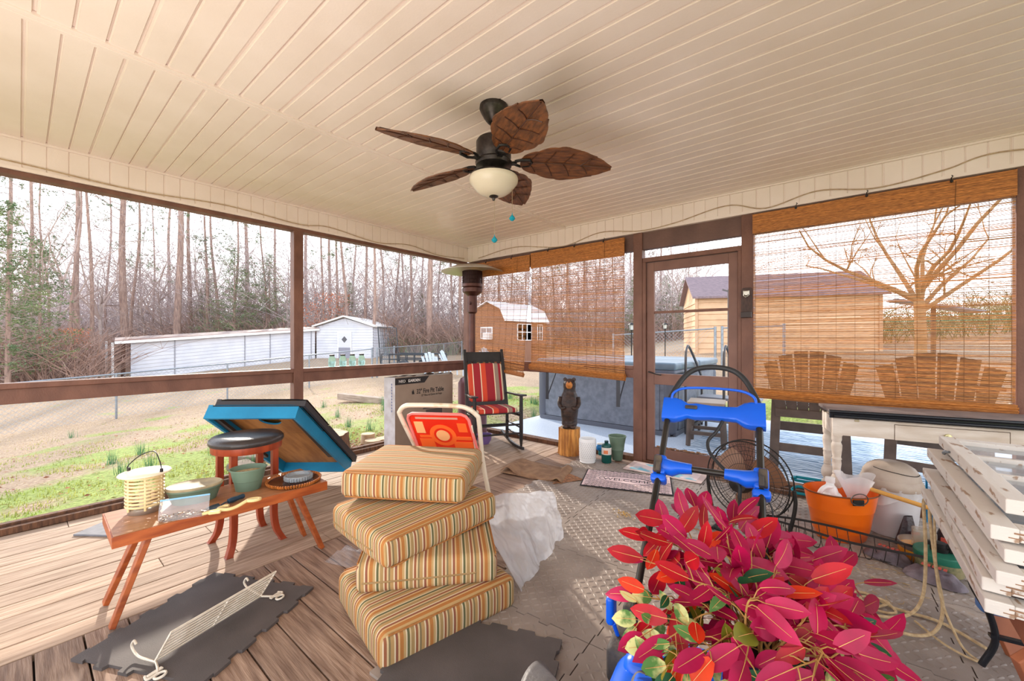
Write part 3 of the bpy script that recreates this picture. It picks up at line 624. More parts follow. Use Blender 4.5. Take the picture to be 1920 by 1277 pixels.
# tan shed
tans = mat('tan_siding', (214, 178, 142), 0.6, c2=(202, 166, 132), scale=3); shing = mat('grey_shingle', (142, 122, 126), .8, c2=(118, 102, 108), scale=8, st=(1, 4, 1))
ax, ay = dirp(1307, 14.6); cx, cy = dirp(1652, 13.2); t = thing('tan_shed', 'tan sided garden shed with a grey shingle roof behind the door and right blind', 'shed', (ax, ay, .75)); O = t.location.copy()
A_ = Vector((ax, ay, 0)) - O; C_ = Vector((cx, cy, 0)) - O; A_.z = C_.z = 0; e_ = (C_ - A_).normalized(); bk_ = Vector((-e_.y, e_.x, 0)) * 3
b = MB(); siding(b, (A_.x, A_.y), (C_.x, C_.y), -.6, 2.05, -.6, 2.05, .20); siding(b, ((A_ + bk_).x, (A_ + bk_).y), (A_.x, A_.y), -.6, 2.05, -.6, 2.05, .20); siding(b, (C_.x, C_.y), ((C_ + bk_).x, (C_ + bk_).y), -.6, 2.05, -.6, 2.05, .20)
mid = bk_ * .5
for E_ in (A_, C_): p0, p1, p2 = E_, E_ + bk_, E_ + mid; b.add([(p0.x, p0.y, 2.05), (p1.x, p1.y, 2.05), (p2.x, p2.y, 2.9)], [(0, 1, 2)])
b.build('siding_wall', tans, t)
b = MB(); ov = e_ * .18; fo_ = -bk_.normalized() * .2
for s0, s1 in ((fo_, mid), (bk_ - fo_, mid)):
    p = [A_ - ov + s0, C_ + ov + s0, C_ + ov + s1, A_ - ov + s1]; zz = [1.98, 1.98, 2.92, 2.92]; v = [(q.x, q.y, z) for q, z in zip(p, zz)] + [(q.x, q.y, z + .07) for q, z in zip(p, zz)]
    b.add(v, [(0, 3, 2, 1), (4, 5, 6, 7), (0, 1, 5, 4), (1, 2, 6, 5), (2, 3, 7, 6), (3, 0, 4, 7)])
b.build('roof', shing, t)
for q in (A_, C_): b = MB(); b.bar((q.x, q.y - .03, -.6), (q.x, q.y - .03, 2.03), .09, .09); b.build('corner_trim', mat('trim_tan', (196, 160, 128), .6), t)

# yard furniture far off
wb = mat('pale_plastic', (204, 220, 236), .5); dk = mat('trailer_black', (58, 62, 68), .5)
for i, (u, d, rz) in enumerate([(818, 15.0, 200), (851, 16, 160), (925, 17, 170)]):
    x, y = dirp(u, d); t = thing('lawn_chair', ['pale blue plastic lawn chair left of the patio heater in the yard', 'pale plastic lawn chair half behind the rocking chair post in the yard', 'pale plastic lawn chair in front of the brown barn'][i], 'chair', (x, y, gz(x, y)), rz)
    b = MB(); b.box(-.3, -.28, .34, .3, .28, .38); b.build('seat', wb, t)
    b = MB()
    for k in range(5): b.bar((-.24 + .12 * k, .26, .36), (-.28 + .14 * k, .50, 1.02 - .04 * (k - 2) ** 2), .10, .02, (0, 1, 0))
    b.build('backrest', wb, t)
    for sx_ in (-1, 1):
        for sy_ in (-1, 1): b = MB(); b.bar((sx_ * .3, sy_ * .27, 0), (sx_ * .3, sy_ * .25, .55), .07, .03); b.build('leg', wb, t)
        b = MB(); b.box(sx_ * .33 - .07, -.3, .55, sx_ * .33 + .07, .34, .58); b.build('armrest', wb, t)
x, y = dirp(777, 19.0); t = thing('utility_trailer', 'black utility trailer with a mesh side and raised ramp in the yard', 'trailer', (x, y, gz(x, y)), 20)
b = MB(); b.box(-1.3, -.7, .35, 1.3, .7, .43); b.build('deck', dk, t)
b = MB()
for z in (.62, .85): b.tube([(-1.3, -.7, z), (1.3, -.7, z)], .03, 6); b.tube([(-1.3, .7, z), (1.3, .7, z)], .03, 6)
for k in range(7):
    for s in (-1, 1): b.tube([(-1.3 + 2.6 * k / 6, .7 * s, .4), (-1.3 + 2.6 * k / 6, .7 * s, .85)], .025, 6)
b.build('side_rail', dk, t)
for s in (-1, 1): b = MB(); b.lathe([(0, -.09), (.2, -.09), (.3, -.08), (.3, .08), (.2, .09), (0, .09)], 20, M=Matrix.Translation((0, .84 * s, .30)) @ Matrix.Rotation(R(90), 4, 'X')); b.build('wheel', dk, t, smooth=40)
b = MB(); b.tube([(-1.35, -.7, .4), (-1.5, -.7, 2.1), (-1.5, .7, 2.1), (-1.35, .7, .4)], .03, 6)
for k in range(1, 9): b.tube([(-1.35, -.7 + 1.4 * k / 9, .4), (-1.5, -.7 + 1.4 * k / 9, 2.1)], .008, 4)
for k in range(1, 9): z = .4 + 1.7 * k / 9; b.tube([(-1.35 - .15 * k / 9, -.7, z), (-1.35 - .15 * k / 9, .7, z)], .008, 4)
b.build('ramp_gate', dk, t)
x, y = dirp(1750, 9.8); t = thing('garden_shelter', 'tilted grey panel on a post in the yard behind the right blind', 'shelter', (x, y, gz(x, y)), 15)
b = MB(); b.lathe([(0, 0), (.05, 0), (.05, 1.45), (0, 1.45)], 8); b.build('post', mat('post_brown', (112, 84, 64), .8), t)
b = MB(); b.box(-.8, -.3, -.02, .8, .3, .02, M=Matrix.Translation((0, 0, 1.48)) @ Matrix.Rotation(R(12), 4, 'Y')); b.build('panel', mat('panel_grey', (130, 136, 150), .4), t)
# sidewalk slab corner by the carton
x, y = dirp(720, 9.5); t = thing('landscape_timber', 'weathered landscape timber lying across the lawn behind the carton', 'timber', (x, y, gz(x, y)), 8); b = MB(); b.box(-1.6, -.1, -.03, 1.6, .1, .12); b.build('timber', mat('old_timber', (170, 152, 136), .9, c2=(140, 122, 108), scale=4, st=(1, 8, 8)), t, bevel=.01)
# ============================================================ blinds, fan, heater, cords on the shell
bamboo = mat('bamboo', (222, 160, 92), 0.55, c2=(176, 112, 52), scale=26, st=(1, 8, 8), island=0.28, transl=0.35)
bamboo_dark = mat('bamboo_deep', (206, 132, 62), 0.5, c2=(150, 88, 36), scale=30, st=(1, 8, 8), island=0.22, transl=0.12)
twine = mat('blind_twine', (120, 80, 48), 0.9)
def blind(name, label, x0, x1, ztop, y, botl, botr, val, swing=(0, 0), roll=0.035, gap=0.55, seed=1, pitch=0.0072, group=None, hooks=3):
    """reed blind hung on the back wall: loose reeds below a doubled valance, gathered roll at the foot; origin at its top left corner"""
    r = random.Random(seed); W_ = x1 - x0
    t = thing(name, label, 'blind', (x0, y, ztop), 0, group)
    def pt(u, q):      # u across 0..1, q down 0..1
        bot = botl + (botr - botl) * u; z = -(ztop - bot) * q; sw = (swing[0] + (swing[1] - swing[0]) * u) * q ** 1.3
        return Vector((W_ * u, -sw + 0.006 * math.sin(q * 9 + u * 5), z))
    b = MB(); H_ = ztop - (botl + botr) / 2; n = int(H_ / pitch)
    for i in range(n):
        q = (i + 0.5) / n; h = pitch * (r.uniform(gap - .25, gap + .22) + (.22 if q > .80 else 0))
        k = r.choice([1, 2, 2, 3]); cuts = sorted([0] + [r.random() for _ in range(k - 1)] + [1]); skew = r.uniform(-.0018, .0018)
        for a, c in zip(cuts, cuts[1:]):
            if r.random() < 0.03 or c - a < .02: continue
            p0 = pt(a, q); p1 = pt(c, q); o_ = Vector((0, r.uniform(-.001, .001), r.uniform(-.001, .001)))
            b.bar(p0 + o_, p1 + o_ + Vector((0, 0, skew)), r.uniform(.0018, .0026), h)
    b.build('reeds', bamboo, t)
    b = MB(); nv = int(val / 0.0055)
    for i in range(nv):
        cuts = [0, r.uniform(.2, .5), r.uniform(.55, .85), 1]
        for a, c in zip(cuts, cuts[1:]):
            z = -0.0055 * (i + .5) ; o_ = r.uniform(-.0012, .0012)
            b.bar((W_ * a - .004, -0.014 + o_, z), (W_ * c + .004 * (c == 1), -0.014 + o_, z + r.uniform(-.001, .001)), .0035, .0058)
    b.box(0, -0.008, -0.03, W_, 0.010, 0.0)
    b.build('valance', bamboo_dark, t)
    b = MB()            # the gathered roll at the foot: reeds laid in a spiral
    for i in range(26):
        a = i * 2.4; rr = roll * (0.25 + 0.75 * (i / 26) ** .5)
        p0 = pt(0, 1) + Vector((-.006 + r.uniform(-.004, .004), math.cos(a) * rr * .8 - 0.01, math.sin(a) * rr)); p1 = pt(1, 1) + Vector((.006 + r.uniform(-.004, .004), math.cos(a) * rr * .8 - 0.01, math.sin(a) * rr))
        m_ = (p0 + p1) / 2 + Vector((0, 0, r.uniform(-.004, .004) - .006)); b.tube([p0, m_, p1], roll * .24, 5)
    b.build('bottom_roll', bamboo_dark, t)
    b = MB(); nc = max(4, int(W_ / 0.11))
    for i in range(nc + 1):
        u = min(max(i / nc, .012), .988)
        for off in (-.003, .0025):
            b.tube([pt(u, q / 10) + Vector((0, off, 0)) for q in range(11)], .0011, 3)
    b.build('twine', twine, t, kind='stuff')
    for i in range(hooks):
        b = MB(); u = (i + .7) / (hooks + .35) * W_
        b.tube([(u, -.004, -.006), (u, -.006, .02), (u + .008, -.006, .03), (u + .002, -.006, .038)], .003, 6); b.lathe([(0.001, -.012), (.008, -.008), (.008, .004), (.001, .008)], 8, (u, -.02, -.004))
        b.build('hook', blackm, t, smooth=60)
    b = MB()            # the pull cord
    b.tube(curve_pts([(W_ * .82, -.02, -.01), (W_ * .815, -.022, -.3), (W_ * .82, -.024, -.55)]), .002, 5); b.build('pull_cord', twine, t, smooth=60)
    return t
blind('bamboo_blind', 'wide bamboo blind right of the screen door, with the bare tree showing through it', -0.64, 0.815, 2.335, 4.045, 0.80, 0.80, 0.165, (0.0, 0.0), 0.036, .56, 5)
blind('bamboo_blind', 'bamboo blind left of the screen door, hung above the hot tub', -3.03, -1.815, 2.325, 4.045, 0.93, 0.865, 0.19, (0.02, 0.0), 0.034, .52, 8)
blind('bamboo_blind', 'bamboo blind in the corner behind the patio heater, its foot swung askew', -4.10, -3.05, 2.31, 4.04, 0.93, 0.83, 0.20, (0.0, 0.14), 0.024, .40, 9, hooks=2)

# string light cord draped along the soffits
cordm = mat('cord_tan', (196, 170, 138), 0.6, c2=(170, 142, 112), scale=30)
b = MB(); P = []
for i, (y, dz) in enumerate([(-1.5, .05), (-.8, .02), (-0.1, .035), (.55, .015), (1.15, .05), (1.75, .02), (2.05, .055), (2.6, .0), (3.05, .05), (3.5, .0), (3.98, .03)]): P.append((WX + .012, y, SOF + dz))
b.tube(curve_pts(P), .0045, 6)
P = [(-3.95, WY - .012, SOF + .02), (-3.3, WY - .012, SOF + .075), (-2.6, WY - .012, SOF - .02), (-2.1, WY - .012, SOF + .06), (-1.65, WY - .014, SOF - .0), (-1.3, WY - .012, SOF + .02), (-.85, WY - .012, SOF + .09), (-.55, WY - .012, SOF + .005), (-.2, WY - .012, SOF + .07), (.15, WY - .012, SOF + .01), (.5, WY - .012, SOF + .05), (.75, WY - .012, SOF + .1), (1.3, WY - .012, SOF + .02), (2.0, WY - .012, SOF + .06)]
b2 = MB(); b2.tube(curve_pts(P), .0045, 6)
tag(b.build('light_cord', cordm, smooth=60), 'thin tan cord draped in waves along the left soffit above the lawn side', 'cord')
tag(b2.build('light_cord', cordm, smooth=60), 'thin tan cord draped in waves along the soffit above the screen door and blinds', 'cord')

# ceiling fan with palm leaf blades
bronze = mat('dark_bronze', (52, 46, 44), 0.38, 0.75, c2=(70, 62, 58), scale=40)
palm = mat('palm_blade', (124, 74, 40), 0.42, c2=(78, 46, 28), scale=7, st=(2, 9, 2), bump=0.25, bs=50)
opal = mat('opal_glass', (240, 226, 200), 0.22, transl=0.3)
teal = mat('teal_glass', (18, 140, 158), 0.15)
fan = thing('ceiling_fan', 'dark bronze ceiling fan with five brown palm leaf blades and a bowl light', 'ceiling fan', (-1.54, 1.70, CE))
b = MB(); b.lathe([(0.0, .0), (.078, 0), (.080, -.018), (.074, -.032), (.052, -.072), (.036, -.092), (.022, -.104), (0, -.104)], 28); b.build('canopy', bronze, fan, smooth=50)
b = MB(); b.lathe([(.014, -.1), (.014, -.21)], 14); b.build('downrod', bronze, fan, smooth=50)
b = MB(); b.lathe([(0, -.175), (.05, -.178), (.088, -.190), (.098, -.205), (.098, -.29), (.092, -.305), (.104, -.318), (.100, -.338), (.07, -.345), (.055, -.36), (.085, -.375), (.13, -.392), (.134, -.402), (0, -.402)], 32); b.build('motor_housing', bronze, fan, smooth=35)
b = MB(); b.lathe([(.134, -.402), (.138, -.415), (.134, -.432), (.118, -.452), (.098, -.475), (.074, -.492), (.04, -.503), (0, -.506)], 32); b.build('light_bowl', opal, fan, smooth=60)
b = MB(); b.lathe([(0, -.503), (.022, -.503), (.026, -.509), (.010, -.517), (.007, -.53), (0, -.532)], 16); b.build('finial', bronze, fan, smooth=50)
def leafblade(L_=0.50, Wd=0.155):
    # outline with notches, extruded, gentle fold along the midrib
    up = []; n = 5
    prof = lambda t: Wd * (math.sin(PI * min(1, t * .93 + .06)) ** .62) * (0.62 + .5 * (1 - abs(t - .45)))*.78
    for k in range(n):
        t0 = k / n; t1 = (k + 1) / n
        for j in range(6):
            t = t0 + (t1 - t0) * j / 5; bulge = math.sin(PI * (j / 5) * .85 + .2) * .010
            up.append((t * L_ + 0.02 * (j == 5) , prof(t) * .92 + bulge))
        if k < n - 1: up.append((t1 * L_ - 0.012, prof(t1) * .60))
    up = [(0, .022)] + up[1:-1] + [(L_ + .015, 0.012)]
    b = MB(); v = []; f = []
    for z in (0, 0.007):
        for s in (1, 0, -1):
            for x, y in up: v.append((x, y * s, z - abs(s) * 0.0 + (0.008 if s == 0 else 0) - .10 * (x / .5) ** 2 * .25))
    m = len(up)
    for layer in (0, 1):
        for row in (0, 1):
            o_ = layer * 3 * m + row * m
            for i in range(m - 1):
                q = (o_ + i, o_ + i + 1, o_ + m + i + 1, o_ + m + i); f.append(q if layer == 0 else q[::-1])
    for row in (0, 2):
        for i in range(m - 1):
            q = (row * m + i, row * m + i + 1, 3 * m + row * m + i + 1, 3 * m + row * m + i); f.append(q)
    b.add(v, f)
    ribs = MB()
    zt = lambda x: -.10 * (x / .5) ** 2 * .25
    for face in (-.002, .0085):
        ribs.tube([(x * L_, 0, zt(x * L_) + .008 + (face if face < 0 else face - .002)) for x in [i / 10 for i in range(11)]], .0032, 5)
        for k in range(1, n):
            x0 = k / n * L_ - .06; x1_ = k / n * L_ - .012
            for s in (-1, 1): ribs.tube(curve_pts([(x0, 0, zt(x0) + .006 + (face if face < 0 else face - .002)), ((x0 + x1_) / 2 + .004, s * prof(k / n) * .35, zt(x0) + .005 + face * .9), (x1_, s * prof(k / n) * .74, zt(x1_) + .001 + face * .7)], 3), .0032, 5)
    return b, ribs
for k in range(5):
    A = R(42 + 72 * k); MM = Matrix.Rotation(A, 4, 'Z') @ Matrix.Translation((.15, 0, -.318)) @ Matrix.Rotation(R(-16), 4, 'X')
    bb, ribs = leafblade()
    o = bb.build('blade', palm, fan, smooth=30); o.matrix_local = MM
    rb = ribs.build('blade_ribs', mat('palm_rib', (74, 42, 26), 0.5), o, smooth=60)
    b = MB(); b.bar((.055, 0, -.325), (.13, 0, -.318), .03, .012); b.tube([(.12, -.018, -.316), (.15, -.035, -.316), (.20, -.03, -.312), (.215, 0, -.312), (.20, .03, -.318), (.15, .035, -.320), (.12, .018, -.318)], .008, 6)
    o = b.build('blade_bracket', blackm, fan, smooth=50); o.rotation_euler = (0, 0, A)
for i, (x, y, l) in enumerate([(0.006, 0.0, .72), (.085, .06, .60)]):
    b = MB(); b.tube([(x, y, -.40 - (.13 if i == 0 else 0)), (x, y, -l)], .0014, 5); p = b.build('pull_chain', mat('chain', (170, 150, 120), 0.35, 0.7), fan)
    b = MB(); b.lathe([(.001, 0), (.003, -.012), (.006, -.016), (.017, -.030), (.017, -.036), (.008, -.046), (0, -.048)], 10, (x, y, -l)); b.build('chain_pull', teal, p, smooth=40)

# patio heater
hbr = mat('heater_bronze', (84, 50, 42), 0.35, 0.55, c2=(70, 42, 38), scale=10)
alu = mat('reflector_alu', (196, 190, 184), 0.35, 0.7)
h = thing('patio_heater', 'tall bronze patio heater with a wide metal reflector in the corner', 'patio heater', (-3.80, 3.78, 0))
b = MB(); b.lathe([(0.0, 0.0), (.20, 0), (.215, .02), (.205, .05), (.19, .06), (.185, .70), (.15, .76), (.05, .80), (0, .80)], 28); b.build('tank_housing', mat('heater_base', (116, 76, 82), 0.4, 0.3), h, smooth=40)
b = MB(); b.lathe([(.038, .78), (.038, 1.70)], 18); b.build('pole', hbr, h, smooth=50)
b = MB(); b.lathe([(.04, 1.60), (.062, 1.62), (.062, 1.83), (.10, 1.86), (.128, 1.88), (.132, 1.93), (.122, 1.94), (.134, 1.95), (.134, 1.985), (.11, 1.99)], 26); b.lathe([(.008, 0), (.018, .002), (.018, .03), (0, .03)], 10, (0, 0, 0), M=Matrix.Translation((.03, -.06, 1.73)) @ Matrix.Rotation(R(90), 4, 'X')); b.build('burner_head', hbr, h, smooth=40)
b = MB()
for k in range(44): a = 2 * PI * k / 44; b.tube([(.128 * math.cos(a), .128 * math.sin(a), 1.985), (.128 * math.cos(a), .128 * math.sin(a), 2.15)], .0032, 4)
for z in (1.99, 2.04, 2.09, 2.15): b.tube([(.129 * math.cos(a), .129 * math.sin(a), z) for a in [2 * PI * k / 28 for k in range(28)]], .0035, 4, closed=True)
b.lathe([(.088, 1.99), (.10, 2.0), (.118, 2.15)], 20)
b.build('mesh_screen', mat('heater_mesh', (58, 34, 30), 0.5, 0.6), h)
b = MB(); b.lathe([(0, 2.235), (.1, 2.225), (.25, 2.20), (.385, 2.150), (.405, 2.145), (.405, 2.150), (.385, 2.157), (.25, 2.208), (.1, 2.235), (0, 2.245)], 40); b.build('reflector', alu, h, smooth=60)
# bottle opener on the door post
t = thing('bottle_opener', 'dark wooden wall bottle opener with cap catcher on the post right of the door', 'bottle opener', (-0.695, BY - 0.001, 1.45))
b = MB(); poly = [(-.042, 0), (.042, 0), (.042, .24), (.03, .262), (-.03, .262), (-.042, .24)]; b.prism(poly, 0, .016, M=Matrix.Rotation(R(90), 4, 'X')); b.build('backboard', mat('dark_plank', (76, 52, 44), 0.6, c2=(58, 40, 34), scale=20, st=(4, 4, 1)), t, bevel=.002)
b = MB(); b.box(-.04, -.045, .0, .04, -.016, .05); b.build('cap_catcher', mat('catcher', (52, 38, 34), 0.5), t, bevel=.003)
b = MB(); b.rbox(.05, .012, .045, .005, (0, -.022, .215)); b.tube([(-.016, -.03, .20), (-.014, -.045, .186), (0, -.05, .178), (.014, -.045, .186), (.016, -.03, .20)], .005, 8); b.build('opener', mat('pewter', (168, 162, 150), 0.3, 0.85), t, smooth=50)
# four glass jars on the left rail
for i, y in enumerate([2.115, 2.235, 2.345, 2.455]):
    t = thing('glass_jar', ['first', 'second', 'third', 'fourth'][i] + ' from the post of four aqua glass jars with black lids on the left rail', 'jar', (WX - 0.055, y, 0.972), 0, 'aqua jars on the rail')
    b = MB(); b.lathe([(.0, .0), (.030, 0), (.036, .012), (.037, .06), (.035, .085), (.024, .105), (.024, .118)], 20, cap=False)
    b.build('jar_body', mat('aqua_glass', (190, 244, 236), 0.05, trans=0.75, alpha=0.75), t, smooth=60)
    b = MB(); b.lathe([(0, .112), (.026, .112), (.026, .128), (0, .130)], 20); b.build('jar_lid', mat('black_lid', (48, 44, 42), 0.5), t, smooth=40)
# ============================================================ the woods
barkp = mat('hazy_pine_bark', (176, 148, 134), 0.9, c2=(136, 112, 104), scale=5, st=(3, 3, .5), bump=.6, bs=14); barkg = mat('hazy_grey_bark', (184, 168, 162), 0.9, c2=(150, 134, 128), scale=5, st=(3, 3, .6))  # bark lightened so distance haze is part of its colour
twigm = mat('twigs', (176, 156, 148), 0.9, island=.2); needle = mat('needles', (92, 112, 82), 0.7, island=.3, c2=(120, 132, 88), scale=.7, transl=.25); cedarm = mat('cedar_green', (98, 122, 88), 0.75, island=.35, c2=(136, 148, 100), scale=.8, transl=.25)
oakleaf = mat('oak_leaves', (196, 118, 82), 0.7, island=.3, transl=.35)
def branch(mb, p, d, L_, r, depth, rng, droop=0.0, sides=4, ends=None, nseg=4, kids_=(2, 4), spread=.7, shrink=.6):
    P = [Vector(p)]; D_ = Vector(d).normalized()
    for i in range(nseg):
        D_ = (D_ + Vector((rng.gauss(0, .14), rng.gauss(0, .14), rng.gauss(0, .10) - droop))).normalized(); P.append(P[-1] + D_ * L_ / nseg)
    mb.tube(P, [r * (1 - .75 * i / nseg) for i in range(nseg + 1)], sides, cap=False)
    if ends is not None: ends.append((P[-1], D_)); ends.append((P[len(P) // 2], D_))
    if depth > 0:
        for _ in range(rng.randint(*kids_)):
            i = rng.randint(1, nseg); q = P[i]; ax = D_.orthogonal(); ax.rotate(Matrix.Rotation(rng.uniform(0, 2 * PI), 3, D_)); nd = (D_ * (1 - spread * .4) + ax * spread).normalized()
            branch(mb, q, nd, L_ * shrink * rng.uniform(.7, 1.15), r * .5 * (1 - .5 * i / nseg) + .002, depth - 1, rng, droop, 3, ends, max(2, nseg - 1), kids_, spread, shrink)
def pine(seed, H_, r, first=.45, lean=0.0, nb=26, ndl=True):
    rng = random.Random(seed); mb = MB(); ends = []; tw = MB()
    P = []; x = y = 0
    for i in range(11):
        z = H_ * i / 10; x = lean * z + .12 * math.sin(i * .9 + seed); y = .10 * math.sin(i * .7 + seed * 2); P.append(Vector((x, y, z)))
    mb.tube(P, [r * (1.12 if i == 0 else 1 - .72 * i / 10) for i in range(11)], 9, cap=False)
    for k in range(nb):
        f_ = first + (1 - first) * (k / nb) ** 1.0; z = H_ * f_; i = min(9, int(f_ * 10)); q = P[i].lerp(P[i + 1], f_ * 10 - i); a = rng.uniform(0, 2 * PI); L_ = H_ * (.17 - .10 * f_) * rng.uniform(.6, 1.4)
        branch(tw, q, (math.cos(a), math.sin(a), rng.uniform(-.15, .5)), L_, r * .14, 2, rng, .02, 4, ends, 4, (2, 4), .7, .55)
    nd = MB()
    if ndl:
        for p, d in ends:
            if p.z < H_ * (first + .08) or rng.random() < .35: continue
            for _ in range(9):
                a = Vector((rng.gauss(0, 1), rng.gauss(0, 1), rng.gauss(0, .8))).normalized() * rng.uniform(.14, .30); s_ = a.orthogonal().normalized() * .018
                nd.add([p - s_, p + s_, p + a], [(0, 1, 2)])
    return mb, tw, nd
def make_tree(name, label, cat, parts, loc, rz, group):
    t = thing(name, label, cat, loc, rz, group)
    for nm, mb, m_ in parts:
        if mb.v: mb.build(nm, m_, t, smooth=180 if nm == 'trunk' else None)
    return t
protos = []
for sd_, H_, r, fr, ln, nb, nl in ((1, 22, .27, .42, .015, 24, True), (2, 20, .20, .38, -.03, 26, False), (3, 18, .13, .3, .04, 26, True), (4, 24, .24, .5, 0, 22, True), (5, 15, .09, .3, -.03, 22, False), (6, 19, .15, .25, .07, 24, False)):
    a, c, nd = pine(sd_, H_, r, fr, ln, nb, nl); protos.append((a, c, nd))
def bare(seed, H_, r, forks=5):
    rng = random.Random(seed); mb = MB(); tw = MB(); P = [Vector((.15 * math.sin(i * .8 + seed), .12 * math.sin(i + seed), H_ * .45 * i / 5)) for i in range(6)]
    mb.tube(P, [r * (1 - .5 * i / 5) for i in range(6)], 8, cap=False)
    for k in range(forks):
        a = 2 * PI * k / forks + rng.uniform(-.4, .4); q = P[rng.randint(3, 5)]; branch(tw, q, (math.cos(a) * .6, math.sin(a) * .6, 1.0), H_ * .5 * rng.uniform(.7, 1.1), r * .42, 3, rng, -.01, 5, None, 5, (3, 4), .6, .58)
    for k in range(9):
        a = rng.uniform(0, 6.3); q = P[rng.randint(2, 4)]; branch(tw, q, (math.cos(a), math.sin(a), .5), H_ * .2 * rng.uniform(.5, 1.2), r * .2, 2, rng, 0, 4, None, 4, (2, 4), .7, .58)
    return mb, tw
def cedar(seed, H_, Rr):
    rng = random.Random(seed); mb = MB(); nd = MB(); mb.tube([(0, 0, 0), (0, 0, H_)], [.11, .01], 6, cap=False); tw = MB()
    n = int(H_ * 26)
    for k in range(n):
        f_ = .08 + .92 * (k / n); z = H_ * f_; L_ = Rr * (1 - f_) ** .8 * rng.uniform(.65, 1.15) + .12; a = rng.uniform(0, 2 * PI); d = Vector((math.cos(a), math.sin(a), rng.uniform(-.05, .45))); p0 = Vector((0, 0, z)); p1 = p0 + d * L_
        tw.tube([p0, p1], [.012, .004], 3, cap=False)
        m_ = int(7 + L_ * 13)
        for _ in range(m_):
            t_ = rng.uniform(.25, 1.0); q = p0.lerp(p1, t_) + Vector((rng.gauss(0, .09), rng.gauss(0, .09), rng.gauss(0, .05))) * (1.2 - t_ * .5); w = Vector((rng.gauss(0, 1), rng.gauss(0, 1), rng.gauss(0, .6))).normalized() * rng.uniform(.07, .17); s_ = w.orthogonal().normalized() * .028
            nd.add([q - s_, q + s_, q + w], [(0, 1, 2)])
    return mb, tw, nd
base_trees = []; random.seed(33)
def place(nm, label, cat, key, builder, mats_, u, d, rz, sc, group, sz=None):
    """first call builds the kind, later calls copy it"""
    x, y = dirp(u, d); z = gz(x, y) - .1
    for k_, root in base_trees:
        if k_ == key: t = copy_tree(root); t['label'] = label; t['group'] = group; t.location = (x, y, z); t.rotation_euler = (0, 0, R(rz)); t.scale = (sc, sc, sz or sc); return t
    t = make_tree(nm, label, cat, [(n_, mb, m_) for (n_, m_), mb in zip(mats_, builder())], (x, y, z), rz, group); t.scale = (sc, sc, sz or sc); base_trees.append((key, t)); return t
PM = [('trunk', barkp), ('branches', twigm), ('needles', needle)]
TALL = [(232, 30, 0, 1.0), (150, 27, 1, .95), (174, 26, 5, .85), (246, 33, 2, 1.0), (335, 31, 3, 1.08), (353, 36, 1, 1.0), (388, 35, 5, .9), (410, 36, 2, 1.1), (134, 24, 4, 1.0), (200, 37, 4, 1.3), (290, 40, 4, 1.2), (436, 34, 2, .9), (500, 35, 4, 1.1), (520, 41, 1, .9),
        (604, 36, 4, 1.3), (615, 40, 1, .9), (629, 37, 5, .9), (650, 33, 2, 1.0), (662, 40, 4, 1.3), (687, 35, 1, .8), (699, 30, 5, .85), (720, 37, 4, 1.3), (741, 39, 2, 1.0), (756, 41, 4, 1.4), (775, 36, 2, 1.1), (790, 44, 4, 1.4), (808, 33, 0, .95), (822, 42, 4, 1.3), (845, 38, 2, 1.0), (866, 36, 1, .9), (-30, 22, 1, .9), (40, 26, 2, .95), (92, 33, 4, 1.2), (15, 34, 0, .9), (60, 40, 3, .9), (270, 46, 2, 1.1), (310, 45, 1, 1.1), (465, 44, 0, 1.0), (575, 46, 3, 1.0)]
for i, (u, d, k, sc) in enumerate(TALL):
    sd_, H_, r, fr, ln, nb, nl = ((1, 22, .27, .42, .015, 24, True), (2, 20, .20, .38, -.03, 26, False), (3, 18, .13, .3, .04, 26, True), (4, 24, .24, .5, 0, 22, True), (5, 15, .09, .3, -.03, 22, False), (6, 19, .15, .25, .07, 24, False))[k]
    place('pine_tree', 'tall thin tree standing in the woods beyond the left fence', 'tree', ('p', k), lambda k=k: protos[k], PM, u, d, 37 * i if k not in (5,) else -20, sc, 'tall trees in the woods left of the heater')
for i, (u, d, k, sc) in enumerate([(905, 40, 3, .9), (935, 42, 0, .9), (958, 38, 2, 1), (985, 44, 4, 1.4), (1010, 42, 1, .9), (1040, 40, 2, 1), (1065, 36, 0, .8), (1095, 40, 3, .85), (1118, 44, 2, 1.1), (1150, 38, 4, 1.2), (1180, 42, 1, .9), (1205, 45, 2, 1), (1240, 46, 0, .8), (1262, 42, 4, 1.1), (1285, 48, 2, .9), (1310, 50, 4, 1.1)]):
    place('pine_tree', 'tall thin tree in the woods behind the blinds and the door', 'tree', ('p', k), lambda k=k: protos[k], PM, u, d, 53 * i, sc * .8, 'tall trees in the woods right of the heater')
BM_ = [('trunk', barkg), ('branches', twigm)]
for i, (u, d, k, sc) in enumerate([(60, 21, 0, 1.0), (110, 24, 1, 1.1), (190, 29, 2, 1.0), (265, 34, 0, 1.1), (300, 35, 1, 1.0), (375, 37, 2, 1.1), (455, 36, 0, .9), (540, 35, 1, 1.0), (595, 39, 2, 1.0), (640, 36, 0, 1.0), (705, 34, 1, .9), (760, 38, 2, 1.1), (800, 36, 0, 1.0), (850, 40, 1, 1.0), (20, 25, 2, 1.0), (900, 36, 0, .8), (970, 36, 2, .8), (1030, 34, 1, .8), (1110, 34, 0, .8), (-10, 20, 1, .9), (-60, 22, 0, 1), (1215, 34, 2, .7), (1275, 36, 1, .8), (480, 38, 2, 1), (230, 38, 1, 1.1), (330, 40, 0, 1.1)]):
    place('bare_tree', 'bare winter hardwood tree in the edge of the woods', 'tree', ('b', k), lambda k=k: bare(40 + k, 10 + k * 1.5, .10 + .02 * k), BM_, u, d, 71 * i, sc, 'bare hardwoods at the edge of the woods')
CM = [('trunk', barkp), ('branches', twigm), ('foliage', cedarm)]
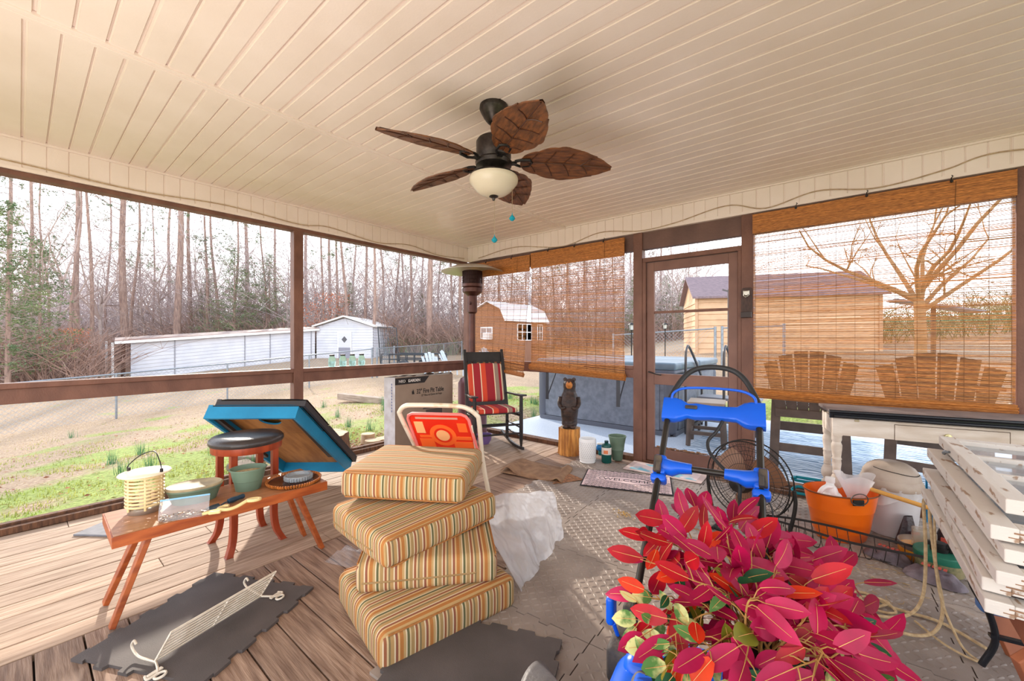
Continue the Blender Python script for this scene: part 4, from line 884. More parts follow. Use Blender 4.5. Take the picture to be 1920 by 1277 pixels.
for i, (u, d, H_, lb) in enumerate([(15, 18, 8.6, 'big dark green cedar at the far left of the woods'), (75, 21, 7.6, 'dark green cedar left of the leaning pines'), (440, 33, 9.0, 'tall green cedar between the big pine and the porch post'), (392, 36, 8.0, 'cedar just right of the biggest pine trunk'), (505, 35, 9.0, 'pale green cedar just left of the porch post'), (655, 37, 6.5, 'small cedar above the white gabled shed'), (1190, 32, 5.5, 'green cedar seen between the blind and the door post'), (1285, 34, 5.0, 'bushy cedar seen through the door left of the tan shed'), (1250, 38, 6.0, 'farther cedar seen through the upper part of the door'), (-40, 24, 9, 'dark cedar partly outside the left edge of the view'), (790, 40, 6, 'short cedar behind the trailer')]):
    k = i % 3; place('cedar_tree', lb, 'tree', ('c', k), lambda k=k: cedar(60 + k, 8.0, 2.2 + .3 * k), CM, u, d, 40 * i, H_ / 8.0, 'cedars in the woods')
# small oak holding rust coloured leaves
def oak():
    mb, tw = bare(77, 6, .07, 6); rng = random.Random(5); lv = MB()
    for _ in range(1500):
        a = rng.uniform(0, 2 * PI); rr = 1.9 * rng.random() ** .5; z = rng.uniform(2.0, 5.4); q = Vector((rr * math.cos(a), rr * math.sin(a), z)); w = Vector((rng.gauss(0, 1), rng.gauss(0, 1), rng.gauss(0, 1))).normalized() * .11; s_ = w.orthogonal().normalized() * .05
        if noise.noise(q * .9) > -.05: lv.add([q - s_, q + s_, q + w], [(0, 1, 2)])
    return mb, tw, lv
OM = [('trunk', barkg), ('branches', twigm), ('leaves', oakleaf)]
place('oak_tree', 'small oak still holding rust coloured leaves just right of the porch post', 'tree', ('o', 0), oak, OM, 612, 33, 0, .95, 'oaks with rusty leaves'); place('oak_tree', 'small rusty leaved oak low in the brush at the left', 'tree', ('o', 0), oak, OM, 118, 21, 60, .55, 'oaks with rusty leaves')
# the yard tree behind the right blind
def yardtree():
    rng = random.Random(8); mb = MB(); tw = MB(); mb.tube([(0, 0, 0), (.02, 0, 1.0), (0, .02, 1.7)], [.11, .09, .085], 10, cap=False)
    for k in range(9):
        a = 2 * PI * k / 9; up = rng.uniform(.7, 2.0); branch(tw, (0, 0, 1.45 + .05 * k), (math.cos(a), math.sin(a), up), 2.6 * rng.uniform(.8, 1.1), .045, 3, rng, -.02, 6, None, 6, (3, 4), .55, .5)
    return mb, tw
x, y = dirp(1724, 7.9); t = make_tree('yard_tree', 'bare multi-stemmed young tree in the yard behind the right blind', 'tree', [('trunk', mat('yard_bark', (168, 132, 96), .85), ) and ('trunk', yardtree()[0], mat('yard_bark', (168, 132, 96), .85)), ('branches', yardtree()[1], MATS['yard_bark'])], (x, y, gz(x, y) - .05), 0, None)
# brush: tangles of thin stems under the trees
def brush(n, bearings, d0, d1, h0, h1, m_, label, seed, leafy=0):
    rng = random.Random(seed); b = MB()
    for _ in range(n):
        u = rng.uniform(*bearings); d = d0 + (d1 - d0) * rng.random() ** 1.3; x, y = dirp(u, d)
        z = gz(x, y) - .1; h = rng.uniform(h0, h1) * (.6 + .8 * max(0, noise.noise((x * .25, y * .25, seed)) + .3)); lean = Vector((rng.gauss(0, .35), rng.gauss(0, .35), 1)); bend = Vector((rng.gauss(0, .5), rng.gauss(0, .5), -.15))
        P = [Vector((x, y, z)) + lean * h * t + bend * h * t * t for t in (0, .35, .7, 1)]; r = .012 + .0006 * d * rng.random(); b.tube(P, [r, r * .8, r * .55, r * .25], 3, cap=False)
        for _ in range(3):
            q = P[rng.randint(1, 2)]; e_ = q + Vector((rng.gauss(0, .4), rng.gauss(0, .4), rng.uniform(.1, .6))) * h * .35; b.tube([q, e_], [r * .5, r * .2], 3, cap=False)
    return tag(b.build('brush', m_), label, 'brush', kind='stuff')
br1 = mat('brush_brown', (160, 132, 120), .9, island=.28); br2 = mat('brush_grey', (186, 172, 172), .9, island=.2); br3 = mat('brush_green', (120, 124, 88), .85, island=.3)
brush(5200, (-120, 900), 31.5, 46, 2.0, 5.0, br1, 'tangled brown winter brush behind the white building', 1)
brush(2600, (-160, 190), 19, 30, 1.2, 4.0, br1, 'brown brush at the left edge of the yard', 2)
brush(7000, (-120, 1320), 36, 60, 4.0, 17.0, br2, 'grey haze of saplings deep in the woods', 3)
brush(1500, (690, 1300), 32, 44, 1.5, 4.0, br1, 'brown brush behind the trailer and barn', 4)
brush(900, (880, 1330), 38, 50, 2.0, 5.0, br3, 'olive green brush far behind the barn', 5)
brush(1600, (1560, 2500), 15, 24, 1.0, 2.4, br3, 'olive brush on the slope behind the yard tree', 6)
brush(700, (430, 880), 31, 38, .8, 2.2, br3, 'low olive undergrowth at the foot of the pines', 7)
# ============================================================ left side of the porch
cherry = mat('cherry_wood', (176, 92, 44), 0.42, c2=(142, 66, 30), scale=6, st=(6, 1, 6), bump=0.08, bs=60)
bench_top = mat('bench_top_wood', (176, 122, 82), 0.36, c2=(150, 98, 62), scale=5, st=(6, 1, 6))
t = thing('wooden_bench', 'low brown wooden bench with splayed legs holding garden odds and ends', 'bench', (-2.575, 0.71, 0), -1.0)
b = MB(); b.box(-.185, -.455, .372, .185, .455, .414, 1); b.box(-.187, -.457, .368, .187, .457, .4165, 0); b.box(-.182, -.452, .4165, .182, .452, .4185, 1); b.build('seat', [cherry, bench_top], t, bevel=.002)
for sx_, sy_ in ((-1, -1), (1, -1), (-1, 1), (1, 1)):
    b = MB(); b.bar((sx_ * .085, sy_ * .32, .37), (sx_ * .125, sy_ * .452, .006), .058, .024, (0, 1, 0), w2=.042, h2=.022); b.build('leg', cherry, t, bevel=.003)
BZ = .4185
def on_bench(u, v, z=.4185):
    q = FW + RT * ((u - 960) / 765); d = (1.25 - z) * 765 / (v - 638.5); return q.x * d, q.y * d
# lantern
px, py = on_bench(272, 958)
t = thing('lantern', 'rattan-ribbed cream candle lantern with wire handle on the left end of the bench', 'lantern', (px, py, BZ))
cream = mat('cream_rib', (240, 220, 170), 0.5, c2=(226, 200, 146), scale=12, transl=0.2)
b = MB(); b.lathe([(0, 0), (.062, 0), (.064, .004), (.064, .026), (.056, .028), (0, .028)], 28); b.build('base', mat('steel_band', (176, 170, 160), 0.3, 0.85), t, smooth=40)
b = MB()
for i in range(9): b.tube([(.070 * math.cos(a), .070 * math.sin(a), .040 + i * .0165) for a in [2 * PI * k / 28 for k in range(28)]], .0055, 6, closed=True)
for k in range(6): a = 2 * PI * k / 6 + .3; b.tube([(.069 * math.cos(a), .069 * math.sin(a), .02), (.069 * math.cos(a), .069 * math.sin(a), .185)], .005, 6)
b.build('ribs', cream, t, smooth=60)
b = MB(); b.lathe([(.04, .190), (.098, .184), (.101, .188), (.098, .192), (.05, .200), (0, .201)], 30); b.build('cap', mat('lantern_cap', (238, 224, 198), 0.4), t, smooth=50)
b = MB(); b.lathe([(0, .028), (.022, .028), (.022, .10), (0, .10)], 16); b.build('candle', mat('wax', (236, 226, 206), 0.5), t, smooth=50)
b = MB(); b.tube(curve_pts([(-.085, 0, .192), (-.092, 0, .215), (-.05, .02, .262), (.02, .025, .285), (.075, .0, .25), (.086, 0, .21), (.085, 0, .192)]), .0024, 6); b.lathe([(0, 0), (.007, 0), (.007, .02), (0, .02)], 8, (-.086, 0, .19)); b.lathe([(0, 0), (.007, 0), (.007, .02), (0, .02)], 8, (.086, 0, .19)); b.build('handle', blackm, t, smooth=60)
t.rotation_euler.z = R(35)
# oval green tub with lid, and the zip bag of screws in front
sage = mat('sage_plastic', (104, 124, 104), 0.5, c2=(92, 112, 94), scale=6)
px, py = on_bench(364, 942)
t = thing('oval_tub', 'oval sage green tub with a tan lid behind the zip bag on the bench', 'tub', (px - .035, py + .01, BZ), 75)
b = MB(); b.lathe([(0, 0), (.068, 0), (.076, .03), (.084, .062), (.088, .066), (.088, .074)], 28, sx=1.35); b.build('tub_body', sage, t, smooth=40)
b = MB(); b.lathe([(.09, .074), (.092, .080), (.086, .086), (.078, .082), (0, .083)], 28, sx=1.35); b.build('lid', mat('tan_lid', (176, 160, 126), 0.6, c2=(146, 134, 108), scale=14), t, smooth=40)
px, py = on_bench(345, 972)
t = thing('zip_bag', 'clear zip bag with blue seal, part filled with metal screws, on the bench', 'bag', (px, py, BZ), 66)
film = mat('clear_film', (236, 238, 244), 0.12, alpha=0.14)
b = MB()
def bagf(u, v_):
    w = .014 * math.sin(PI * u) ** .5 * (1 - v_) ** .6; return w
for s in (-1, 1):
    b.grid(lambda u, v_: ((u - .5) * .19, s * (bagf(u, v_) + .001) + .03 * v_ * v_ - .006 * math.sin(u * 9) * v_, .085 * v_ + .001), 18, 10)
b.build('bag_film', film, t, smooth=180)
b = MB(); b.rbox(.19, .004, .007, .002, (0, .028, .088)); b.build('zip_seal', mat('zip_blue', (120, 176, 226), 0.3), t, smooth=60)
random.seed(4); b = MB()
for i in range(110):
    x = random.uniform(-.085, .085); y = random.uniform(-.010, .012); z = random.uniform(.003, .034 - abs(x) * .12); a = random.uniform(0, PI); e_ = random.uniform(-.5, .5)
    d = Vector((math.cos(a), math.sin(a) * .25, math.sin(e_))) * .011; b.tube([Vector((x, y, z)) - d, Vector((x, y, z)) + d], .0019, 4)
b.build('screws', mat('screw_metal', (130, 110, 92), 0.35, 0.8, island=0.4), t, kind='stuff')
# trowel and hose guide
px, py = on_bench(428, 946)
t = thing('hand_trowel', 'small garden trowel with a dark blue grip lying on the bench', 'trowel', (px, py, BZ), 108)
b = MB(); b.lathe([(0, 0), (.011, .002), (.014, .02), (.011, .055), (.013, .075), (.011, .082), (0, .084)], 14, M=Matrix.Translation((-.002, .0, .016)) @ Matrix.Rotation(R(90), 4, 'Y')); b.build('grip', mat('navy_grip', (28, 62, 84), 0.35, c2=(20, 48, 66), scale=30), t, smooth=50)
b = MB(); b.tube([(0, 0, .016), (-.02, 0, .015), (-.035, 0, .01)], .004, 8); b.grid(lambda u, v_: (-.03 - .085 * v_, (u - .5) * .062 * math.sin(PI * min(1, .30 + v_ * .68)) ** .7, .004 + .010 * (2 * u - 1) ** 2), 9, 9); b.build('blade', mat('trowel_steel', (60, 74, 84), 0.4, 0.5), t, smooth=60)
px, py = on_bench(425, 960)
t = thing('rope_cleat', 'pale yellow hooked plastic garden hanger lying at the bench edge', 'hook', (px, py, BZ), 62)
pale = mat('pale_yellow', (222, 196, 136), 0.45)
b = MB(); b.tube(curve_pts([(-.095, -.01, .01), (-.06, -.003, .012), (-.03, .0, .014), (.01, 0, .012), (.04, .012, .016), (.075, .03, .03)]), .0085, 8)
b.tube(curve_pts([(-.03, 0, .012), (-.04, .028, .012), (-.022, .045, .014), (.0, .04, .016)]), .0075, 8); b.tube([(.105 + .030 * math.cos(a), .04 + .017 * math.sin(a), .030) for a in [2 * PI * k / 18 for k in range(18)]], .007, 8, closed=True)
b.rbox(.05, .03, .014, .006, (-.045, -.008, .010)); b.build('hanger', pale, t, smooth=60)
# green planter pot, tray, ashtray
px, py = on_bench(468, 918)
t = thing('plastic_planter', 'oval sage green plastic planter filled with dry soil on the bench', 'planter', (px - .02, py, BZ), 70)
b = MB(); b.lathe([(0, .004), (.052, 0), (.054, .0), (.063, .052), (.066, .054), (.066, .058), (.076, .112), (.081, .114), (.081, .120), (.076, .120), (.070, .09)], 30, sx=1.12); b.build('pot', sage, t, smooth=35)
b = MB(); b.lathe([(.0725, .094), (.04, .098), (0, .099)], 24, sx=1.12); b.build('soil', mat('dry_soil', (186, 166, 128), 0.95, c2=(150, 128, 92), scale=60, bump=.4), t)
px, py = on_bench(553, 905)
t = thing('woven_tray', 'round brown tray with a woven rattan rim at the right end of the bench', 'tray', (px - .012, py, BZ), 0)
b = MB(); b.lathe([(0, .004), (.122, .004), (.135, .012), (.130, .016), (.118, .009), (0, .008)], 36); b.lathe([(0, 0), (.12, 0), (.122, .004), (0, .0045)], 36); b.build('tray_base', mat('dark_lacquer', (96, 54, 36), 0.18, c2=(70, 40, 28), scale=12), t, smooth=50)
b = MB()
for k in range(64):
    a = 2 * PI * k / 64; c_ = Vector((math.cos(a), math.sin(a), 0)); b.tube([c_ * .128 + Vector((0, 0, .006)), c_ * .140 + Vector((0, 0, .014)), c_ * .142 + Vector((0, 0, .024))], .0055, 5)
b.build('woven_rim', mat('rattan', (176, 104, 44), 0.45, island=0.35), t, smooth=60)
t2 = thing('glass_ashtray', 'round cut glass ashtray standing on the woven tray', 'ashtray', (px - .02, py + .028, BZ + .0085), 0)
b = MB(); n = 32
b.lathe([(0, .0), (.062, 0), (.070, .004), (.074, .026), (.070, .030), (.060, .028), (.056, .012), (0, .010)], n)
for k in range(n): a = 2 * PI * k / n; b.rbox(.010, .009, .022, .004, (.0735 * math.cos(a), .0735 * math.sin(a), .015), n=1)
b.build('ashtray_bowl', mat('cut_glass', (206, 214, 220), 0.08, trans=0.6, alpha=0.85), t2, smooth=40)

# bar stool
t = thing('bar_stool', 'round backless stool with a black padded seat and curved cherry legs', 'stool', (-2.905, 0.912, 0), 2)
for k, (sx_, sy_) in enumerate(((1, 1), (1, -1), (-1, 1), (-1, -1))):
    b = MB(); P = [(.115, .115, .59), (.115, .115, .35), (.112, .112, .18), (.122, .122, .07), (.150, .150, .0)]
    C_ = [Vector((x * sx_ * .98, y * sy_ * .98, z)) for x, y, z in P]
    pts = curve_pts(C_, 4)
    hw = .018; v = [(q.x + i * hw, q.y + j * hw, q.z) for q in pts for i, j in ((-1, -1), (1, -1), (1, 1), (-1, 1))]; m_ = len(pts)
    b.add(v, [(4 * i + j, 4 * i + (j + 1) % 4, 4 * i + 4 + (j + 1) % 4, 4 * i + 4 + j) for i in range(m_ - 1) for j in range(4)] + [(0, 1, 2, 3), (4 * m_ - 1, 4 * m_ - 2, 4 * m_ - 3, 4 * m_ - 4)])
    b.build('leg', mat('cherry_stool', (160, 66, 34), 0.35, c2=(132, 50, 26), scale=6, st=(5, 5, 1)), t, bevel=.003)
b = MB(); b.lathe([(.145, .575), (.188, .575), (.190, .58), (.190, .615), (.145, .617)], 36); b.build('seat_ring', MATS['cherry_stool'], t, smooth=40)
b = MB(); b.lathe([(.0, .617), (.196, .617), (.202, .628), (.200, .645), (.185, .660), (.14, .668), (.0, .674)], 40); b.build('seat_pad', mat('black_leather', (58, 50, 48), 0.32, c2=(46, 40, 40), scale=20, bump=.15, bs=120), t, smooth=60)

# cornhole boards resting on the stool
blue = mat('board_blue', (20, 132, 176), 0.5, c2=(14, 118, 160), scale=5, bump=.1, bs=60)
ply = mat('plywood', (176, 124, 66), 0.6, c2=(146, 96, 46), scale=4, st=(6, 1, 1), bump=.1, bs=30)
def board(name, label, shift, col, up, D_=.085):
    Bc = Vector((-3.29, .79, .775)) + Vector(shift); Cc = Vector((-2.84, 1.18, .775)) + Vector(shift)
    ex = (Cc - Bc).normalized(); dn = Vector((-.62, .715, -.655)); dn = (dn - ex * dn.dot(ex)).normalized(); nz = ex.cross(dn).normalized()
    if nz.z < 0: nz = -nz
    M_ = frame(Bc, ex, dn, nz) if ex.cross(dn).z > 0 else frame(Cc, -ex, dn, nz)
    t = thing(name, label, 'cornhole board'); t.matrix_world = M_ @ Matrix.Translation((0, 0, up))
    W_ = .60; L_ = 1.17
    b = MB(); b.box(0, 0, 0, W_, .02, D_); b.box(0, L_ - .02, 0, W_, L_, D_); b.box(0, .02, 0, .02, L_ - .02, D_); b.box(W_ - .02, .02, 0, W_, L_ - .02, D_); b.build('side_boards', col, t, bevel=.002)
    b = MB(); n = 40; top = []; 
    hole = [(W_ / 2 + .075 * math.cos(2 * PI * k / n), .23 + .075 * math.sin(2 * PI * k / n)) for k in range(n)]
    sq = []
    for k in range(n):
        a = 2 * PI * k / n; c_, s_ = math.cos(a), math.sin(a); m_ = max(abs(c_) / (W_ / 2), abs(s_) / .23)
        sq.append((W_ / 2 + c_ / m_, .23 + s_ / m_))
    for z0 in (D_, D_ + .012):
        v = [(x, y, z0) for x, y in hole + sq]; b.add(v, [(i, (i + 1) % n, n + (i + 1) % n, n + i) for i in range(n)], 1 if z0 == D_ else 0)
    b.add([(x, y, z) for z in (D_, D_ + .012) for x, y in hole], [(i, (i + 1) % n, n + (i + 1) % n, n + i) for i in range(n)])
    b.box(0, .46, D_, W_, L_, D_ + .012); b.box(0.021, .46, D_ - .002, W_ - .021, L_ - .021, D_ - .0005, 1); b.box(0, 0, D_, .03, .001, D_ + .012)
    b.build('playing_face', [col, ply], t)
    return t
bd = board('cornhole_board', 'bright blue cornhole board leaning underside out against the stool', (0, 0, 0), blue, -.045)
b = MB(); b.bar((.56, .05, .03), (.56, .78, .012), .035, .022, (0, 0, 1)); b.bar((.04, .05, .03), (.04, .78, .012), .035, .022, (0, 0, 1)); b.build('folded_leg', mat('black_paint', (32, 32, 36), 0.4), bd, bevel=.003)
b = MB(); b.tube([(.04, .06, .035), (.56, .06, .035)], .008, 8); b.build('leg_bolt', MATS['pewter'], bd)
board('cornhole_board', 'black cornhole board stacked on top of the blue one', (.03, .015, -.03), mat('board_black', (52, 50, 54), 0.5), .077, .04)

# tree stump outside the rail is in the yard part; the fire pit carton
card = mat('carton', (156, 138, 122), 0.85, c2=(138, 118, 102), scale=4, contrast=(.3, .75)); cardw = mat('carton_side', (206, 202, 206), 0.8, c2=(184, 176, 176), scale=10)
ink = mat('ink_black', (38, 34, 34), 0.7)
t = thing('fire_pit_carton', 'large worn cardboard carton of a fire pit table by the left rail', 'box', (-3.985, 3.075, 0), 0)
b = MB(); fmx = lambda ax, s: 1 if ax == 1 else 0
v = [(-.095, -.425, 0), (.115, -.425, 0), (.115, .425, 0), (-.095, .425, 0), (-.095, -.425, .83), (.115, -.425, .84), (.115, .425, .83), (-.095, .425, .835)]
b.add(v, [(0, 3, 2, 1), (1, 2, 6, 5), (3, 0, 4, 7)], 0); b.add(v, [(0, 1, 5, 4), (2, 3, 7, 6)], 1); b.box(-.093, -.42, .80, .113, .42, .805, 0)
b.build('carton_body', [card, cardw], t, bevel=.004)
b = MB(); random.seed(9); # torn open flaps
for s, x0 in ((1, .113), (-1, -.093)):
    n = 16; v = []
    for i in range(n):
        y = -.425 + .85 * i / (n - 1); v.append((x0, y, .83)); v.append((x0 - s * random.uniform(.03, .07), y + random.uniform(-.01, .01), .83 + random.uniform(.0, .025)))
    b.add(v, [(2 * i, 2 * i + 1, 2 * i + 3, 2 * i + 2) for i in range(n - 1)])
b.build('torn_flaps', mat('carton_flap', (96, 84, 76), 0.9), t)
for tx, sz, y, z, bo in (('32" Fire Pit Table', .075, .07, .655, .0012), ('32" Mesa de Quema de Fuego', .033, .09, .605, .0)):
    text_part(tx, sz, t, (.1165, y, z), (R(90), 0, R(90)), ink, bold=bo, sx=.78)
text_part('GARDEN', .043, t, (.119, -.17, .79), (R(90), 0, R(90)), mat('print_white', (226, 220, 214), 0.7), bold=.0008)
text_part('NEO', .043, t, (.119, -.335, .79), (R(90), 0, R(90)), MATS['print_white'])
b = MB(); b.add([(.1168, -.425, .755), (.1168, -.02, .755), (.1168, .05, .83), (.1168, -.425, .83)], [(0, 1, 2, 3)]); b.add([(.1168, -.24, .775), (.1168, -.24, .805), (.1168, -.27, .805), (.1168, -.27, .775)], [(3, 2, 1, 0)], 0); b.build('logo_band', ink, t)
b = MB(); b.add([(.1168, -.05, .44), (.1168, .3, .44), (.1168, .27, .475), (.1168, -.02, .475)], [(0, 1, 2, 3)]); b.add([(.1168, -.0, .1), (.1168, .25, .1), (.1168, .25, .43), (.1168, 0, .43)], [(0, 1, 2, 3)]); b.build('table_print', mat('print_grey', (84, 78, 76), 0.8), t)
b = MB()  # small flame mark
b.add([(.1168, -.20, .632), (.1168, -.165, .632), (.1168, -.17, .655), (.1168, -.183, .69), (.1168, -.19, .665), (.1168, -.2, .67)], [(0, 1, 2, 3, 4, 5)]); b.build('flame_mark', ink, t)
b = MB()
for k in range(10): b.box(.045, -.4265, .45 + k * .033, .062, -.4255, .472 + k * .033)
b.build('side_print', mat('print_blue', (112, 116, 150), 0.8), t)

# red and white folding play table
t = thing('folding_high_chair', 'folded white tube frame with a red moulded plastic panel behind the cushions', 'folding chair'); 
o0 = Vector((*dirp(748, 2.86), 0)); o1 = Vector((*dirp(886, 2.80), 0)); ex = (o1 - o0).normalized(); wd = (o1 - o0).length
fwd = Vector((ex.y, -ex.x, 0));  # toward the camera
t.location = o0; t.rotation_euler = (0, 0, math.atan2(ex.y, ex.x))
Mt = Matrix.Shear('XZ', 4, (0, 0)) if False else Matrix.Identity(4)
def fp(x, z, off=0.0):      # panel plane leaning: x across, z height, top leans toward the camera
    return Vector((x + .18 * (.78 - z), .42 * (.78 - z) * 1.0 - off, z))
whitetube = mat('old_white_tube', (226, 214, 192), 0.35, 0.1, c2=(196, 150, 96), scale=9, contrast=(.55, .75))
b = MB(); xr = wd
P = [fp(.075, .10), fp(.03, .40), fp(-.01, .70), fp(.0, .755), fp(.045, .79), fp(.12, .80), fp(xr - .14, .80), fp(xr - .04, .785), fp(xr + .015, .735), fp(xr + .02, .68), fp(xr - .03, .40), fp(xr - .06, .10)]
b.tube(curve_pts(P, 5), .0165, 10); b.tube([fp(.075, .10), fp(.05, 0.0)], .0165, 10); b.tube([fp(xr - .06, .10), fp(xr - .04, 0.0)], .0165, 10); b.build('tube_frame', whitetube, t, smooth=60)
b = MB(); b.tube([fp(xr - .035, .66, .02), fp(xr - .07, .36, .02)], .007, 8); b.tube([fp(.06, .36, .03), fp(xr - .06, .36, .03)], .008, 8); b.tube([fp(.02, .40, .02), fp(.09, .33, .06)], .014, 8); b.build('strut', whitetube, t, smooth=60)
b = MB(); b.bar(fp(.05, .335, .0), fp(xr - .07, .335, .0), .03, .012); b.build('seat_bar', blackm, t)
redp = mat('red_plastic', (236, 52, 24), 0.35, c2=(220, 40, 18), scale=4); rimp = mat('faded_red', (232, 120, 112), 0.45); orp = mat('orange_relief', (250, 104, 40), 0.4); palep = mat('worn_relief', (246, 176, 116), 0.5)
def pl(a, c, off=0): return fp(.045 + a * (xr - .09), .40 + c * .34, off)
b = MB(); out = [(0, 0.1)] + [(0.0, .88), (.03, .96), (.1, 1.0), (.9, 1.0), (.97, .96), (1.0, .88), (1.0, .0), (.9, .03), (.75, .14), (.55, .19), (.4, .17), (.25, .10), (.1, -.03), (0, -.03)]
out = out[1:]
v = [pl(a, c, .012) for a, c in out] + [pl(a, c, -.012) for a, c in out]; n = len(out)
b.add(v, [tuple(range(n)), tuple(range(n, 2 * n))[::-1]] + [(i, n + i, n + (i + 1) % n, (i + 1) % n) for i in range(n)]); b.build('panel', redp, t, bevel=.004)
b = MB(); b.tube([pl(a, c, .018) for a, c in out], .011, 8, closed=True); b.build('panel_rim', rimp, t, smooth=60)
def relief(nm, rects, m_, hgt=.016):
    b = MB()
    for a0, c0, a1, c1 in rects:
        q = [pl(a0, c0, hgt), pl(a1, c0, hgt), pl(a1, c1, hgt), pl(a0, c1, hgt)]; q2 = [pl(a0, c0, .006), pl(a1, c0, .006), pl(a1, c1, .006), pl(a0, c1, .006)]
        b.add(q + q2, [(0, 1, 2, 3), (0, 4, 5, 1), (1, 5, 6, 2), (2, 6, 7, 3), (3, 7, 4, 0)]); b.build(nm, m_, t, bevel=.002); b = MB()
relief('relief_bar', [(.08, .16, .32, .44), (.70, .42, .96, .50), (.64, .24, .96, .38), (.78, .60, .93, .80), (.1, .46, .36, .52)], orp)
relief('relief_square', [(.07, .56, .22, .82)], palep); relief('relief_groove', [(.12, .88, .82, .925)], mat('groove_tan', (212, 150, 128), 0.5))
for rr, m_, h_ in ((.115, orp, .017), (.078, redp, .019), (.058, palep, .021)):
    b = MB(); q = [pl(.50 + rr * 1.9 * math.cos(a), .52 + rr * 2.1 * math.sin(a), h_) for a in [2 * PI * k / 28 for k in range(28)]]; q2 = [p - (pl(.5, .5, h_) - pl(.5, .5, .006)) for p in q]
    b.add(q + q2, [tuple(range(28))] + [(i, 28 + i, 28 + (i + 1) % 28, (i + 1) % 28) for i in range(28)]); b.build('relief_ring', m_, t)

# rocking chair
bk = mat('black_wood', (34, 31, 32), 0.4, c2=(44, 40, 40), scale=10)
t = thing('rocking_chair', 'black slatted wooden rocking chair facing into the porch', 'rocking chair', (-3.20, 3.52, 0), -32)
def rk(x): return .006 + .42 * (x ** 2) * .55 + (0.012 if x > 0 else 0) * x       # height of the runner
for s in (-1, 1):
    y = s * .26
    b = MB(); pts = [(x, y, rk(x) + .016) for x in [-.50 + .082 * i for i in range(11)]]
    for p, q in zip(pts, pts[1:]): b.bar(p, q, .024, .034)
    b.build('runner', bk, t, bevel=.003)
    b = MB(); b.bar((-.24, y * .96, .05), (-.24, y * .96, .42), .034, .034, (0, 1, 0)); b.bar((-.24, y * .96, .40), (-.46, y * .93, 1.135), .036, .036, (0, 1, 0)); b.build('back_post', bk, t, bevel=.006)
    b = MB(); b.lathe([(.009, .03), (.012, .05), (.02, .12), (.022, .25), (.022, .40), (.019, .62), (.010, .625)], 10, (.22, y * 1.04, 0)); b.build('front_leg', bk, t, smooth=50)
    b = MB(); b.bar((-.30, y * 1.0, .60), (.0, y * 1.06, .612), .03, .02, (0, 0, 1)); b.bar((-.0, y * 1.06, .612), (.27, y * 1.08, .632), .055, .02, (0, 0, 1), w2=.085); b.build('armrest', bk, t, bevel=.006)
    b = MB()
    for z in (.16, .26): b.tube([(-.235, y * .97, z), (.22, y * 1.03, z)], .010, 8)
    b.tube([(-.235, y * .97, .37), (.22, y * 1.03, .40)], .014, 8); b.build('side_stretcher', bk, t, smooth=60)
b = MB()
for i in range(10): x = -.20 + i * .047; z = .40 + .22 * (x + .0) ** 2 + .06 * x; b.bar((x, -.27, z + .01), (x, .27, z + .01), .034, .014)
b.build('seat_slats', bk, t, bevel=.003)
b = MB(); b.tube([(.22, -.27, .20), (.22, .27, .20)], .011, 8); b.tube([(.22, -.27, .30), (.22, .27, .30)], .011, 8); b.tube([(-.235, -.25, .22), (-.235, .25, .22)], .011, 8); b.build('cross_stretcher', bk, t, smooth=60)
b = MB(); b.bar((-.435, -.235, 1.04), (-.435, .235, 1.04), .12, .018, (-.3, 0, 1)); 
b2 = MB(); b2.bar((-.452, -.235, 1.04), (-.452, .235, 1.04), .018, .13, (-.28, 0, 1)); b2.build('headrest', bk, t, bevel=.004)
b = MB()
for i in range(6): y = -.19 + i * .076; b.bar((-.268, y, .50), (-.43, y, 1.0), .016, .042, (0, 1, 0))
b.build('back_slats', bk, t, bevel=.003)
b = MB(); b.bar((-.262, -.235, .49), (-.262, .235, .49), .018, .06, (-.28, 0, 1)); b.build('back_rail', bk, t, bevel=.003)
RS = [(.10, (158, 34, 44)), (.012, (238, 214, 180)), (.05, (150, 128, 112)), (.03, (152, 30, 42)), (.012, (238, 214, 180)), (.06, (158, 142, 124)), (.012, (238, 214, 180)), (.055, (206, 72, 44)), (.012, (238, 214, 180)), (.085, (158, 34, 44)), (.012, (238, 214, 180)), (.06, (214, 74, 44))]
red_stripe = stripe_mat('red_stripe', RS, 1, .50)
ct = thing('chair_cushion', 'red, rust and grey striped back cushion on the rocking chair', 'cushion'); cu2 = thing('chair_cushion', 'red, rust and grey striped seat pad on the rocking chair', 'cushion')
lean = math.atan2(.20, .62)
Mt = Matrix.Translation((-3.20, 3.52, 0)) @ Matrix.Rotation(R(-32), 4, 'Z')
ct.matrix_world = Mt @ Matrix.Translation((-.325, .0, .735)) @ Matrix.Rotation(-R(17.5), 4, 'Y')
b = MB(); b.rbox(.055, .44, .46, .03, puff=.012, n=5); b.build('cushion_body', red_stripe, ct, smooth=180)
b = MB()
for y in (-.15, -.05, .05, .15): b.tube([(-.03, y, .22), (-.035, y, .245), (.0, y, .235)], .006, 5)
b.build('cushion_tie', mat('cream_tie', (200, 186, 164), .8), ct)
cu2.matrix_world = Mt @ Matrix.Translation((.03, 0, .455)) @ Matrix.Rotation(R(-2), 4, 'Y')
b = MB(); b.rbox(.42, .45, .055, .027, puff=.008, n=5); b.build('cushion_body', red_stripe, cu2, smooth=180)
t = thing('purple_pot', 'small purple plastic pot on the deck behind the rocking chair', 'pot', (*dirp(908, 4.95), 0))
b = MB(); b.lathe([(0, 0), (.055, 0), (.085, .05), (.09, .10), (.095, .105), (.095, .115), (.085, .115), (.078, .06), (0, .05)], 24); b.build('pot', mat('purple', (126, 100, 158), 0.4), t, smooth=40)
